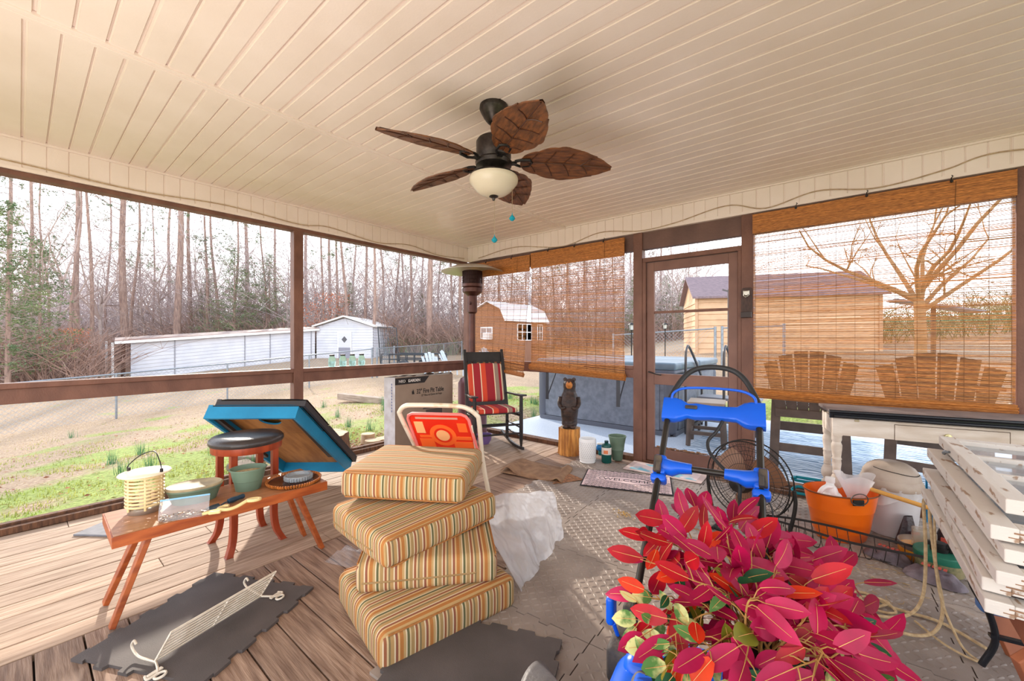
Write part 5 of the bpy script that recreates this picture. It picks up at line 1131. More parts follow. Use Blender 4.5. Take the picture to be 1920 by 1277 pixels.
# ============================================================ mats and rugs on the deck
rub = mat('rubber_mat', (160, 147, 137), 0.55, c2=(130, 117, 108), scale=3.5, detail=6, bump=.1, bs=200); rubd = mat('rubber_flat', (92, 84, 82), 0.7, c2=(78, 72, 70), scale=5, bump=.15, bs=240)
TS = .61
def wave(t):      # dovetailed puzzle edge, t in tiles, returns offset
    k = t * 10; f_ = k - math.floor(k); return (.010 if int(math.floor(k)) % 2 else -.010)
def puzzle(ts, teeth=10, hgt=.012, dep=.010):
    P = []; e_ = []
    for i in range(teeth):
        t0, t1 = i / teeth, (i + 1) / teeth; s = 1 if i % 2 else -1
        if i in (0, teeth - 1): s = 0
        f_ = .012 * (1 if s > 0 else -1) if s else 0
        a, c = t0 * ts, t1 * ts
        if s: e_ += [(a - f_ * .35 + (.004 if s < 0 else 0), s * dep), (c + f_ * .35 - (.004 if s < 0 else 0), s * dep)]
        else: e_ += [(a + (0 if i else 0), 0), (c, 0)]
    # bottom, right, top, left sides share the same profile so neighbours mesh
    bot = [(a, o) for a, o in e_[1:]]; right = [(ts + o, a) for a, o in e_[1:]]; top = [(a, ts + o) for a, o in e_[1:]][::-1]; left = [(o, a) for a, o in e_[1:]][::-1]
    out = []
    for seq in ([(0, 0)] + bot, right, top, left): 
        for p in seq:
            if not out or (abs(p[0] - out[-1][0]) + abs(p[1] - out[-1][1])) > 1e-5: out.append(p)
    if abs(out[0][0] - out[-1][0]) + abs(out[0][1] - out[-1][1]) < 1e-5: out.pop()
    return [(x * .992 + .004 * ts, y * .992 + .004 * ts) for x, y in out]
OUT = puzzle(TS)
def tile_mesh(ticks=True):
    b = MB(); b.prism(OUT, 0, .012)
    if ticks:
        n = 19; st = TS / n
        for i in range(n):
            for j in range(n):
                x = (i + .5) * st; y = (j + .5) * st
                if min(x, y) < .018 or max(x, y) > TS - .018: continue
                a = R(45 if (i + j) % 2 else -45); c_, s_ = math.cos(a), math.sin(a); L_ = st * .52; w_ = st * .17
                pts = [(-L_, 0), (-L_ * .5, -w_), (L_ * .5, -w_), (L_, 0), (L_ * .5, w_), (-L_ * .5, w_)]
                v = [(x + px * c_ - py * s_, y + px * s_ + py * c_, .0119) for px, py in pts] + [(x - L_ * .45 * c_, y - L_ * .45 * s_, .0155), (x + L_ * .45 * c_, y + L_ * .45 * s_, .0155)]
                b.add(v, [(0, 1, 6), (1, 2, 7, 6), (2, 3, 7), (3, 4, 7), (4, 5, 6, 7), (5, 0, 6)])
    return b
TR = R(4); TO = Vector((-1.47, 2.05, 0)); EX = Vector((math.cos(TR), math.sin(TR), 0)); EY = Vector((-math.sin(TR), math.cos(TR), 0))
proto = None; rows = {2: 'back wall row', 1: 'second row from back wall', 0: 'middle row', -1: 'second nearest row', -2: 'nearest row'}
for j, i0, i1 in ((2, -1, 4), (1, -1, 4), (0, -1, 4), (-1, 0, 4), (-2, 0, 3)):
    for i in range(i0, i1):
        if proto is None: proto = o = tile_mesh().build('foam_tile', rub, smooth=40)
        else: o = proto.copy(); COL.objects.link(o)
        p = TO + EX * TS * i + EY * TS * j; o.location = (p.x, p.y, random.uniform(.0002, .0012)); o.rotation_euler = (0, 0, TR)
        k = i - i0; tag(o, f"grey diamond plate foam tile, {['first', 'second', 'third', 'fourth', 'fifth', 'sixth'][k]} from left in {rows[j]}", 'floor tile', 'diamond plate foam tiles')
flat = tile_mesh(False).build('flat_mat', rubd); flat.location = (-2.335, .125, .0005); flat.rotation_euler = (0, 0, R(27.5)); tag(flat, 'smooth dark puzzle edged foam mat under the white wire rack', 'mat', 'smooth foam mats')
o = flat.copy(); COL.objects.link(o); a = R(22); o.location = (-.903 - TS * math.cos(a) + TS * math.sin(a), 1.417 - TS * math.sin(a) - TS * math.cos(a), .0168); o.rotation_euler = (0, 0, a); tag(o, 'smooth dark foam mat lying over the tiles in front of the striped cushions', 'mat', 'smooth foam mats')
b = MB(); b.box(0, 0, 0, .5, .42, .012); o = b.build('flat_mat', mat('grey_mat', (128, 128, 134), .7, c2=(112, 112, 118), scale=20), bevel=.003); o.location = (-3.82, .22, .0008); o.rotation_euler = (0, 0, R(37)); tag(o, 'small grey mat on the sunlit boards behind the end of the bench', 'mat')
# welcome mat
t = thing('welcome_mat', 'pink and black lattice door mat reading WELCOME', 'door mat', (-1.768, 3.042, .0166), 21)
Wm, Hm = .745, .455; pk = mat('mat_pink', (232, 206, 206), .9, bump=.2, bs=200); bkm = mat('mat_black', (48, 42, 46), .85)
b = MB(); b.box(0, 0, 0, Wm, Hm, .007); b.build('mat_base', bkm, t, bevel=.002)
b = MB(); b.box(.012, .012, .007, Wm - .012, Hm - .012, .0075); b.build('mat_face', pk, t)
b = MB(); st = .062
import itertools
for s in (1, -1):
    c = -Hm * 1.7 if s > 0 else 0
    while c < Wm + Hm * 1.7:
        pts = []
        for y in [Hm * k / 24 for k in range(25)]:
            x = c + s * y * 1.7
            ins = .012 < x < Wm - .012 and ((x - Wm / 2) / (.24)) ** 2 + ((y - Hm / 2) / .085) ** 2 > 1
            if ins: pts.append((x, min(max(y, .012), Hm - .012), .0078))
            else:
                if len(pts) > 1: b.bar(pts[0], pts[-1], .0045, .0008)
                pts = []
        if len(pts) > 1: b.bar(pts[0], pts[-1], .0045, .0008)
        c += st
b.tube([(Wm / 2 + .235 * math.cos(a), Hm / 2 + .083 * math.sin(a), .0078) for a in [2 * PI * k / 40 for k in range(40)]], .0025, 4, closed=True)
b.build('lattice', bkm, t)
text_part('WELCOME', .082, t, (Wm / 2, Hm / 2, .0078), (0, 0, 0), bkm, sx=1.02)
# picture mat by the door
t = thing('door_mat', 'pale mat with a blue painted picture right at the screen door', 'door mat', (-1.68, 3.70, .0166), 3)
pm = bpy.data.materials.new('painted_mat'); pm.use_nodes = True; n = pm.node_tree; p = n.nodes['Principled BSDF']; p.inputs['Roughness'].default_value = .8
tc = n.nodes.new('ShaderNodeTexCoord'); nz = n.nodes.new('ShaderNodeTexNoise'); nz.inputs['Scale'].default_value = 5; n.links.new(tc.outputs['Object'], nz.inputs[0]); cr = n.nodes.new('ShaderNodeValToRGB'); n.links.new(nz.outputs[0], cr.inputs[0])
cr.color_ramp.elements[0].position = .44; cr.color_ramp.elements[0].color = (*srgb((120, 178, 196)), 1); cr.color_ramp.elements[1].position = .52; cr.color_ramp.elements[1].color = (*srgb((226, 204, 200)), 1); n.links.new(cr.outputs[0], p.inputs['Base Color'])
b = MB(); b.box(0, 0, 0, .70, .31, .006); b.build('mat_base', mat('mat_edge', (206, 184, 178), .9), t, bevel=.002)
b = MB(); b.box(.05, .04, .006, .65, .27, .0068); b.build('picture', pm, t)
# folded brown door mat
t = thing('folded_rug', 'brown backed rug folded over on itself beside the boards', 'rug', (-2.28, 3.18, 0), 18)
jute = mat('jute_back', (164, 130, 100), .95, c2=(138, 106, 82), scale=14, bump=.5, bs=160)
b = MB(); b.grid(lambda u, v_: (-.33 + .62 * u, -.20 + .42 * v_ - .10 * u, .0185 + .050 * math.exp(-((u - .12) / .10) ** 2) * (1 - .5 * v_) + .028 * math.exp(-((u - .92) / .06) ** 2) + .008 * math.sin(u * 9 + v_ * 5)), 40, 16)
b.grid(lambda u, v_: (-.33 + .62 * u, -.20 + .42 * v_ - .10 * u, .0165), 10, 4); o = b.build('rug_back', jute, t, smooth=180); sm = o.modifiers.new('thick', 'SOLIDIFY'); sm.thickness = .006
b = MB(); b.add([(.22, -.34, .0170), (.45, -.14, .0170), (.28, -.02, .0170), (.22, -.34, .021), (.45, -.14, .021), (.28, -.02, .021)], [(0, 2, 1), (3, 4, 5), (0, 1, 4, 3), (1, 2, 5, 4), (2, 0, 3, 5)]); b.build('rug_pile_corner', mat('rug_pile', (176, 122, 84), .95, c2=(112, 80, 58), scale=40), t)
tag(t, t['label'], 'rug')
# crumbs of dry leaf on the mat
t = thing('leaf_crumbs', 'small heap of dry tan leaf crumbs on the mats between the welcome mat and the plant', 'debris', (-1.23, 2.73, .0165)); random.seed(2); b = MB()
for _ in range(60):
    x, y = random.gauss(0, .035), random.gauss(0, .02); s_ = random.uniform(.004, .012); M_ = Matrix.Translation((x, y, .002 + random.uniform(0, .018) * math.exp(-(x * x + y * y) / .001))) @ Matrix.Rotation(random.uniform(0, 6), 4, (random.random(), random.random(), 1)); b.add([(-s_, 0, 0), (0, -s_ * .5, 0), (s_, 0, .003), (0, s_ * .5, .002)], [(0, 1, 2, 3)], M=M_)
b.build('crumbs', mat('dry_leaf', (206, 170, 106), .9, island=.3), t, kind='stuff')

# ============================================================ four striped cushions
O1, O2, O3, O4, O5 = (168, 108, 52), (196, 170, 128), (92, 90, 58), (140, 84, 54), (206, 186, 154)
CS = [(3, O1), (2, (178, 144, 94)), (1.2, O5), (2, O3), (1.2, O2), (3, (156, 126, 80)), (1, O5), (2, O4), (1.5, O2), (1.5, (122, 104, 70)), (3, (170, 134, 84)), (1.2, O5), (2, (134, 78, 56)), (1.5, (200, 166, 116))]
stx = stripe_mat('cushion_stripe_run', CS, 0, .125, .9, .3); sty = stripe_mat('cushion_stripe_band', CS, 1, .125, .9, .3)
pipe = mat('piping', (170, 112, 56), .8, c2=(154, 98, 48), scale=60)
def cushion(label, loc, rz, sx_, sy_, h, tilt=(0, 0), zips=()):
    t = thing('striped_cushion', label, 'cushion', loc, 0, 'stack of striped seat cushions'); t.rotation_euler = (R(tilt[0]), R(tilt[1]), R(rz))
    b = MB(); fm = lambda ax, s: 1 if ax == 0 else 0
    b.rbox(sx_, sy_, h, .032, (0, 0, h / 2), puff=.012, n=7, fm=fm); b.build('cushion_body', [stx, sty], t, smooth=180)
    for z in (.012, h - .012):
        for s in (1, -1): b = MB(); b.tube([(s * (sx_ / 2 - .006), y, z + (.006 if z > .05 else -.006)) for y in (-sy_ / 2 + .03, 0, sy_ / 2 - .03)], .0042, 6); b.build('piping', pipe, t, smooth=60)
    b = MB()
    for ax, s in zips:
        if ax == 'y': b.tube(curve_pts([(-sx_ / 2 + .03, s * (sy_ / 2 + .0025), h * .40), (0, s * (sy_ / 2 + .006), h * .42), (sx_ / 2 - .10, s * (sy_ / 2 + .003), h * .44)]), .0042, 6)
    if b.v: b.build('zip_seam', mat('zip_seam', (150, 120, 78), .8), t, smooth=60)
    return t
import numpy as _np
def crn(p, rz, sx_, sy_, which):      # centre from a known corner (local signs)
    a = R(rz); ex = Vector((math.cos(a), math.sin(a))); ey = Vector((-math.sin(a), math.cos(a))); c = Vector(p) - ex * which[0] * sx_ / 2 - ey * which[1] * sy_ / 2; return c.x, c.y
c = crn((-1.337, .856), -12, .57, .645, (1, -1)); cushion('bottom cushion of the striped stack, lying flat on the deck', (*c, .002), -12, .57, .645, .142)
c = crn((-1.641, .921), 48.6, .62, .56, (-1, -1)); cushion('second cushion from the bottom of the striped stack, its zip seam facing out', (*c, .150), 48.6, .62, .56, .128, zips=[('y', -1)])
c = crn((-1.515, .989), -5, .56, .66, (1, -1)); cushion('third cushion from the bottom of the striped stack, turned with its corner forward', (*c, .284), -5, .56, .66, .130, (3, 0), zips=[('y', -1)])
c = crn((-1.485, 1.413), -56, .56, .65, (1, 1)); cushion('top cushion of the striped stack, its left part in the sun', (*c, .436), -56, .56, .65, .135, (-1.0, 0), zips=[('y', 1)])
# plastic sheet heaped behind the cushions, small bag left of them
film2 = mat('milky_film', (238, 240, 246), .18, alpha=.72, transl=.45, bump=.6, bs=9, coat=.4)
t = thing('plastic_sheet', 'heap of milky clear plastic sheeting right of the striped cushions', 'plastic sheet', (-1.5, 1.9, .017))
def ps(u, v_, off=0):
    TL, TR_, BR, BL = Vector((-.30, -.20, .30)), Vector((.00, .34, .24)), Vector((.12, .26, .0)), Vector((.26, -.33, .0))
    p = TL.lerp(TR_, u).lerp(BL.lerp(BR, u), v_); nrm = Vector((.7, -.5, .5)); f_ = .020 * math.sin(u * 17 + v_ * 3) * (.4 + v_) + .03 * noise.noise((u * 5, v_ * 4, off)) + .045 * math.sin(PI * v_) 
    f_ += .022 * noise.noise((u * 13, v_ * 5, off + 3)) + .010 * noise.noise((u * 30, v_ * 16, off + 5))
    return p + nrm * (f_ + off * .01) + Vector((0, 0, .03 * noise.noise((u * 4, 3, off)) * (1 - v_)))
b = MB(); b.grid(lambda u, v_: ps(u, v_), 90, 50); b.grid(lambda u, v_: ps(u, 0) + (Vector((-.16, .12, -.26)) * v_ + Vector((0, 0, .04 * math.sin(PI * v_) + .02 * noise.noise((u * 6, v_ * 4, 7))))), 44, 12)
b.build('sheet', film2, t, smooth=180, merge=True)
t = thing('plastic_bag', 'crumpled clear plastic bag on the deck left of the striped cushions', 'bag', (-2.20, 1.20, .002), 20)
b = MB(); b.grid(lambda u, v_: ((u - .5) * .22, (v_ - .5) * .15, .004 + .055 * math.sin(PI * u) ** .8 * math.sin(PI * v_) ** .8 * (1 + .8 * noise.noise((u * 6, v_ * 6, 2)))), 22, 16); b.build('film', film, t, smooth=180)
# white wire rack
t = thing('wire_rack', 'white painted slatted metal rack with curled feet lying on the dark mat', 'rack', (-2.05, .33, .0135), math.degrees(math.atan2(.40, -.13)))
white = mat('rack_white', (232, 222, 206), .45, c2=(214, 200, 180), scale=20)
L_ = .43; lean = lambda z: -.10 * z / .14
b = MB()
for k in range(8): z = .012 + k * .0185; b.bar((0, lean(z), z), (L_, lean(z), z), .003, .008, (0, -.5, 1))
for k in range(3): z = .0; b.bar((0, -.012 - .024 * k, .006 + .0 * k), (L_, -.012 - .024 * k, .006), .008, .003) if False else None
b.build('slats', white, t)
b = MB()
for x in (0, L_ * .5, L_): b.bar((x, lean(0), .004), (x, lean(.15), .15), .006, .005, (1, 0, 0))
b.bar((0, lean(.148), .148), (L_, lean(.148), .148), .005, .007); b.build('uprights', white, t)
for x in (0, L_):
    s = 1 if x else -1
    b = MB(); b.tube(curve_pts([(x, -.01, .01), (x + s * .01, .06, .012), (x + s * .01, .10, .018), (x + s * .01, .125, .04), (x + s * .01, .11, .065), (x + s * .01, .095, .055)], 5), .0045, 6)
    b.tube(curve_pts([(x, -.01, .01), (x + s * .015, -.05, .010), (x + s * .03, -.075, .008), (x + s * .06, -.075, .008), (x + s * .055, -.05, .008)], 5), .0045, 6); b.tube([(x + s * .03 + .018 * math.cos(a), -.095 + .014 * math.sin(a), .008) for a in [2 * PI * k / 14 for k in range(14)]], .0045, 6, closed=True)
    b.rbox(.05, .016, .008, .003, (x + s * .03, -.062, .008)); b.build('curled_foot', white, t, smooth=60)

# ============================================================ along the back wall, left of the door
logm = mat('peeled_log', (226, 158, 78), .7, c2=(150, 92, 44), scale=7, st=(5, 5, .7), bump=.6, bs=12); bearm = mat('bear_brown', (72, 52, 44), .45, c2=(40, 30, 28), scale=14, st=(1, 1, 3), bump=.5, bs=50)
bx, by = -2.385, 3.88
t = thing('log_pedestal', 'short peeled orange log standing upright under the carved bear', 'log', (bx, by, 0))
b = MB(); b.grid(lambda u, v_: ((.112 + .006 * math.sin(2 * PI * u * 9) + .004 * math.sin(2 * PI * u * 17 + 1) + .010 * (1 - v_) ** 3) * math.cos(2 * PI * u), (.112 + .006 * math.sin(2 * PI * u * 9) + .004 * math.sin(2 * PI * u * 17 + 1) + .010 * (1 - v_) ** 3) * math.sin(2 * PI * u), .29 * v_), 72, 6, cu=True); b.build('log_side', logm, t, smooth=60)
b = MB(); b.grid(lambda u, v_: ((.112 + .006 * math.sin(2 * PI * u * 9)) * v_ * math.cos(2 * PI * u), (.112 + .006 * math.sin(2 * PI * u * 9)) * v_ * math.sin(2 * PI * u), .290), 72, 3, cu=True); b.build('log_top', mat('log_end', (170, 130, 88), .8, c2=(132, 98, 66), scale=16), t)
t = thing('carved_bear', 'dark carved wooden bear standing upright with raised tan muzzle on the log', 'statue', (bx, by, .291)); t.rotation_euler = (0, 0, R(-62))      # +x is the way it faces
# body as one continuous stacked-ring surface
rings = [(0, .085, .075, 0), (.03, .090, .085, 0), (.07, .086, .083, 0), (.12, .095, .09, .005), (.18, .103, .096, .008), (.24, .104, .097, .008), (.30, .098, .094, .004), (.345, .082, .086, -.002), (.38, .066, .070, -.004), (.41, .062, .064, 0), (.44, .067, .068, .006), (.475, .066, .068, .008), (.50, .052, .056, .002), (.52, .028, .03, -.004), (.527, .0, .0, -.006)]
def bear(u, v_):
    f_ = v_ * (len(rings) - 1); i = min(int(f_), len(rings) - 2); k = f_ - i; z, rx, ry, ox = [rings[i][q] * (1 - k) + rings[i + 1][q] * k for q in range(4)]
    a = 2 * PI * u; c_, s_ = math.cos(a), math.sin(a); r_ = 1.0
    # arms lying on the belly and the cleft between the legs
    if z < .17: r_ -= .20 * math.exp(-(math.atan2(s_, c_) / .20) ** 2) * (1 - z / .17) ** .5
    for sg in (1, -1):
        da = math.atan2(s_, c_) - sg * (1.05 - (z - .16) * 2.2); r_ += .13 * math.exp(-(da / .28) ** 2) * math.exp(-((z - .25) / .09) ** 2)
    r_ += .03 * noise.noise((c_ * 3, s_ * 3, z * 14))
    return (ox + rx * c_ * r_, ry * s_ * r_, z + .012)
b = MB(); b.grid(bear, 48, 60, cu=True); b.build('body', bearm, t, smooth=70)
b = MB(); b.rbox(.085, .060, .055, .025, (.072, 0, .452), n=2, wob=.004, M=Matrix.Translation((.0, 0, 0)) @ Matrix.Rotation(R(-0), 4, 'Y')); 
b = MB(); Mz = Matrix.Translation((.05, 0, .468)) @ Matrix.Rotation(R(-28), 4, 'Y'); b.lathe([(.040, 0), (.034, .03), (.028, .055), (.022, .068), (0, .072)], 14, M=Mz @ Matrix.Rotation(R(90), 4, 'Y')); mz = b.build('muzzle', mat('bear_tan', (206, 132, 62), .6, c2=(170, 100, 46), scale=20), t, smooth=60)
b = MB(); b.rbox(.018, .026, .016, .007, (0, 0, 0), n=1, M=Mz @ Matrix.Translation((.070, 0, .012))); b.build('nose', bearm, mz, smooth=60)
for s in (1, -1):
    b = MB(); b.lathe([(0, -.008), (.020, -.006), (.022, .004), (.012, .010), (0, .006)], 12, M=Matrix.Translation((-.002, s * .048, .528)) @ Matrix.Rotation(R(80), 4, 'Y')); b.build('ear', bearm, t, smooth=60)
    b = MB(); b.rbox(.10, .055, .035, .016, (.055, s * .042, .0185), n=2); b.build('foot', bearm, t, smooth=60)
    b = MB(); b.tube(curve_pts([(.02, s * .095, .33), (.065, s * .105, .27), (.098, s * .075, .225), (.108, s * .035, .235)]), [.026 - .0004 * i for i in range(25)], 8); b.build('arm', bearm, t, smooth=60)
    b = MB(); b.rbox(.008, .010, .010, .004, (.060, s * .030, .492), n=1); b.build('eye', mat('glint', (20, 16, 14), .1), t)
whp = mat('white_ceramic', (236, 236, 236), .35)
t = thing('diffuser', 'white dimpled cylinder lantern on the mat right of the log', 'lantern', (-2.06, 3.70, .0155))
b = MB(); b.lathe([(0, 0), (.078, 0), (.080, .006), (.076, .012), (.084, .03), (.086, .225), (.080, .238), (.072, .238), (.070, .22), (.066, .05), (0, .05)], 40); b.build('shell', whp, t, smooth=40)
b = MB()
for i in range(9):
    for k in range(26):
        a = 2 * PI * (k + .5 * (i % 2)) / 26; c_ = Vector((math.cos(a), math.sin(a), 0)); z = .055 + i * .018; q = c_ * .0862; tt = Vector((-c_.y, c_.x, 0)) * .0045; up = Vector((0, 0, .0065)); b.add([q + Vector((0, 0, z)) - up, q + tt + Vector((0, 0, z)), q + Vector((0, 0, z)) + up, q - tt + Vector((0, 0, z))], [(0, 1, 2, 3)])
b.build('dimples', mat('dimple_grey', (196, 194, 192), .5), t)
t = thing('propane_cylinder', 'small dark green camping gas cylinder with a label in front of the green cup planter', 'gas cylinder', (-1.90, 3.80, .0155))
b = MB(); b.lathe([(0, 0), (.046, 0), (.050, .006), (.050, .155), (.044, .178), (.024, .192), (.014, .196), (.014, .206), (0, .206)], 28); b.build('cylinder', mat('gas_green', (8, 78, 72), .3), t, smooth=40)
b = MB(); b.grid(lambda u, v_: (.0506 * math.cos(-2.4 + u * 2.6), .0506 * math.sin(-2.4 + u * 2.6), .085 + .07 * v_), 16, 2); b.build('paper_label', mat('label_white', (226, 214, 206), .6), t)
b = MB(); b.grid(lambda u, v_: (.0509 * math.cos(-1.7 + u * .9), .0509 * math.sin(-1.7 + u * .9), .095 + .035 * v_), 8, 2); b.build('label_print', mat('label_orange', (226, 130, 84), .6), t)
b = MB(); b.lathe([(.018, .196), (.020, .20), (.020, .218), (0, .220)], 14); b.build('cap', mat('gas_cap', (20, 56, 60), .4), t, smooth=40)
t = thing('cup_planter', 'sage green stacked cup planter left of the door post', 'planter', (-1.86, 3.965, .0155))
b = MB(); b.lathe([(0, 0), (.052, 0), (.058, .06), (.066, .10), (.069, .102), (.070, .108), (.068, .112), (.074, .16), (.088, .235), (.092, .237), (.092, .246), (.086, .246), (.08, .20), (0, .19)], 28); b.build('pot', sage, t, smooth=35)
t = thing('water_gun', 'small blue, teal and orange plastic toy behind the white cylinder', 'toy', (-2.02, 3.93, .0155), 30)
b = MB(); b.rbox(.11, .05, .06, .02, (0, 0, .10), n=2); b.build('tank', mat('toy_blue', (34, 128, 196), .3), t, smooth=60)
b = MB(); b.rbox(.09, .045, .05, .015, (.01, 0, .045), n=2); b.build('body', mat('toy_teal', (14, 116, 120), .3), t, smooth=60)
b = MB(); b.rbox(.05, .05, .04, .012, (.03, -.012, .02), n=2); b.build('trigger', mat('toy_orange', (226, 92, 40), .4), t, smooth=60)
b = MB(); b.rbox(.10, .04, .02, .01, (0, 0, .142), n=2); b.build('top', whp, t, smooth=60)
t = thing('plastic_cup', 'clear cup with a red base between the log and the white cylinder', 'cup', (-2.20, 3.84, .0155))
b = MB(); b.lathe([(.034, .04), (.040, .11), (.038, .11), (.032, .042)], 20); b.build('cup_wall', film, t, smooth=60)
b = MB(); b.lathe([(0, 0), (.036, 0), (.038, .035), (0, .04)], 20); b.build('cup_base', mat('cup_red', (196, 44, 44), .4), t, smooth=40)
# ============================================================ mower, plant and fan
kb = mat('mower_blue', (10, 92, 214), .32, c2=(8, 84, 200), scale=5); tubm = mat('handle_tube', (70, 66, 62), .32, .7, c2=(52, 50, 48), scale=6); gr_ = mat('mower_grey', (98, 96, 98), .5, c2=(84, 80, 80), scale=12, bump=.2, bs=80); dirty = mat('dirty_black', (58, 52, 50), .7, c2=(96, 82, 66), scale=14, contrast=(.5, .75), bump=.5, bs=40)
t = thing('lawn_mower', 'blue cordless push mower with its black handle upright behind the red plant', 'lawn mower', (-.40, 1.45, .0145), 10)
xl, xr = -.17, .20
for x, s in ((xl, -1), (xr, 1)):
    b = MB(); b.tube(curve_pts([(x + s * .02, -.10, .26), (x + s * .012, .04, .42), (x, .15, .555), (x, .338, .695), (x, .585, .915)]), .0135, 12); b.build('handle_tube', tubm, t, smooth=60)
b = MB(); b.tube(curve_pts([(xl, .585, .915), (xl + .005, .62, .965), (xl + .06, .69, 1.06), (xl + .13, .715, 1.10), (xr - .13, .715, 1.10), (xr - .06, .69, 1.06), (xr - .005, .62, .965), (xr, .585, .915)], 5), .0125, 12); b.build('push_bar', mat('push_bar_black', (40, 40, 42), .5), t, smooth=60)
b = MB(); b.tube(curve_pts([(xl + .01, .585, .935), (xl + .02, .60, .985), (xl + .09, .61, 1.01), (xr - .09, .61, 1.01), (xr - .02, .60, .985), (xr - .01, .585, .94)], 5), .006, 8); b.build('start_bail', kb, t, smooth=60)
Mh = frame((0, .545, .88), (1, 0, 0), (0, -.67, .74), (0, -.74, -.67))
b = MB(); xm = (xl + xr) / 2; sec = [(xl - .024, .062, .026), (xl + .03, .062, .026), (xl + .055, .055, .024), (xl + .085, .036, .019), (xl + .12, .040, .020), (xm, .033, .018), (xr - .12, .033, .018), (xr - .085, .036, .019), (xr - .055, .058, .024), (xr - .03, .064, .027), (xr + .024, .064, .027)]
v = []; f = []; ns = 12
for x, hh, dd in sec:
    for k in range(ns):
        a = 2 * PI * k / ns; ca, sa = math.cos(a), math.sin(a); q = (abs(ca) ** .5 * math.copysign(1, ca), abs(sa) ** .5 * math.copysign(1, sa)); v.append((x, q[0] * hh, q[1] * dd))
for i in range(len(sec) - 1):
    for k in range(ns): f.append((i * ns + k, (i + 1) * ns + k, (i + 1) * ns + (k + 1) % ns, i * ns + (k + 1) % ns))
f += [tuple(range(ns)), tuple((len(sec) - 1) * ns + k for k in range(ns))[::-1]]
b.add(v, f, M=Matrix.Translation((0, .568, .905)) @ Matrix.Rotation(R(48), 4, 'X')); co = b.build('control_box', kb, t, smooth=50)
b = MB(); b.rbox(.052, .018, .010, .004, (xl + .10, .008, .024), n=1, M=Matrix.Translation((0, .568, .905)) @ Matrix.Rotation(R(48), 4, 'X')); b.build('start_button', dirty, co)
# clamps and cross tube
for x, s in ((xl, 1), (xr, -1)):
    Mc = Matrix.Translation((x, .335, .69)) @ Matrix.Rotation(R(-37), 4, 'X') @ Matrix.Rotation(0, 4, 'Z')
    b = MB(); b.rbox(.052, .05, .085, .012, (0, 0, .01), n=2, M=Mc); b.rbox(.062, .056, .034, .012, (0, -.003, -.05), n=2, M=Mc)
    b.tube([Mc @ Vector((s * .01, 0, .012)), Mc @ Vector((s * .05, 0, .005)), Mc @ Vector((s * .075, 0, .012)), Mc @ Vector((s * .125, 0, .014))], [.034, .034, .026, .021], 10)
    cl = b.build('handle_clamp', kb, t, smooth=50)
    b = MB(); b.rbox(.030, .030, .070, .005, (-s * .006, -.030, .006), n=1, M=Mc); b.rbox(.018, .02, .04, .004, (0, -.048, -.012), n=1, M=Mc); b.build('clamp_lever', dirty, cl, smooth=50)
b = MB(); b.tube([(xl + .10, .345, .70), (xr - .10, .345, .70)], .0125, 10); b.build('cross_tube', tubm, t, smooth=60)
b = MB(); b.tube(curve_pts([(xm + .045, .55, .875), (xm + .02, .52, .83), (xm - .01, .50, .79), (xm + .0, .46, .75), (xm + .05, .40, .71), (xr - .075, .35, .67), (xr - .07, .30, .60), (xr - .03, .15, .50), (xr - .03, .0, .35)]), .007, 8); b.build('cable', mat('cable_black', (34, 34, 36), .5), t, smooth=60)
b = MB(); b.tube(curve_pts([(xr + .01, .33, .645), (xr + .035, .30, .60), (xr + .03, .22, .5), (xr + .02, .1, .4)]), .003, 6); b.build('wire', MATS['cable_black'], t, smooth=60)
b = MB(); b.rbox(.46, .50, .13, .06, (.015, -.33, .165), n=3, puff=.01); b.rbox(.40, .20, .10, .045, (.015, -.16, .22), n=2); b.build('deck_shell', kb, t, smooth=60)
b = MB(); b.rbox(.30, .26, .10, .035, (.015, -.42, .255), n=2); b.build('motor_cover', gr_, t, smooth=60)
b = MB(); b.rbox(.26, .17, .035, .015, (.015, -.44, .318), n=2); b.build('battery_lid', kb, t, smooth=60)
b = MB(); b.rbox(.09, .16, .12, .02, (xl - .04, -.10, .17), n=2); b.rbox(.05, .05, .10, .015, (xl - .05, .02, .22), n=1); b.build('rear_bracket', dirty, t, smooth=60)
b = MB(); b.rbox(.028, .05, .095, .013, (xl - .075, -.14, .335), n=2, M=Matrix.Identity(4)); b.tube([(xl - .07, -.13, .28), (xl - .05, -.08, .16)], .007, 6); b.build('height_lever', kb, t, smooth=60)
for sx_ in (-1, 1):
    for y, r_ in ((-.02, .10), (-.58, .085)):
        Mw = Matrix.Translation((.015 + sx_ * .262, y, r_ + .001)) @ Matrix.Rotation(R(90), 4, 'Y'); b = MB(); b.lathe([(0, -.022), (r_ * .7, -.022), (r_ * .95, -.018), (r_, 0), (r_ * .95, .018), (r_ * .7, .022), (0, .022)], 24, M=Mw); w = b.build('wheel', mat('wheel_black', (40, 38, 38), .7), t, smooth=40)
        b = MB(); b.lathe([(0, -.026), (r_ * .45, -.024), (r_ * .55, -.018)], 20, M=Mw); b.lathe([(r_ * .55, .018), (r_ * .45, .024), (0, .026)], 20, M=Mw); b.build('hub', gr_, w, smooth=40)
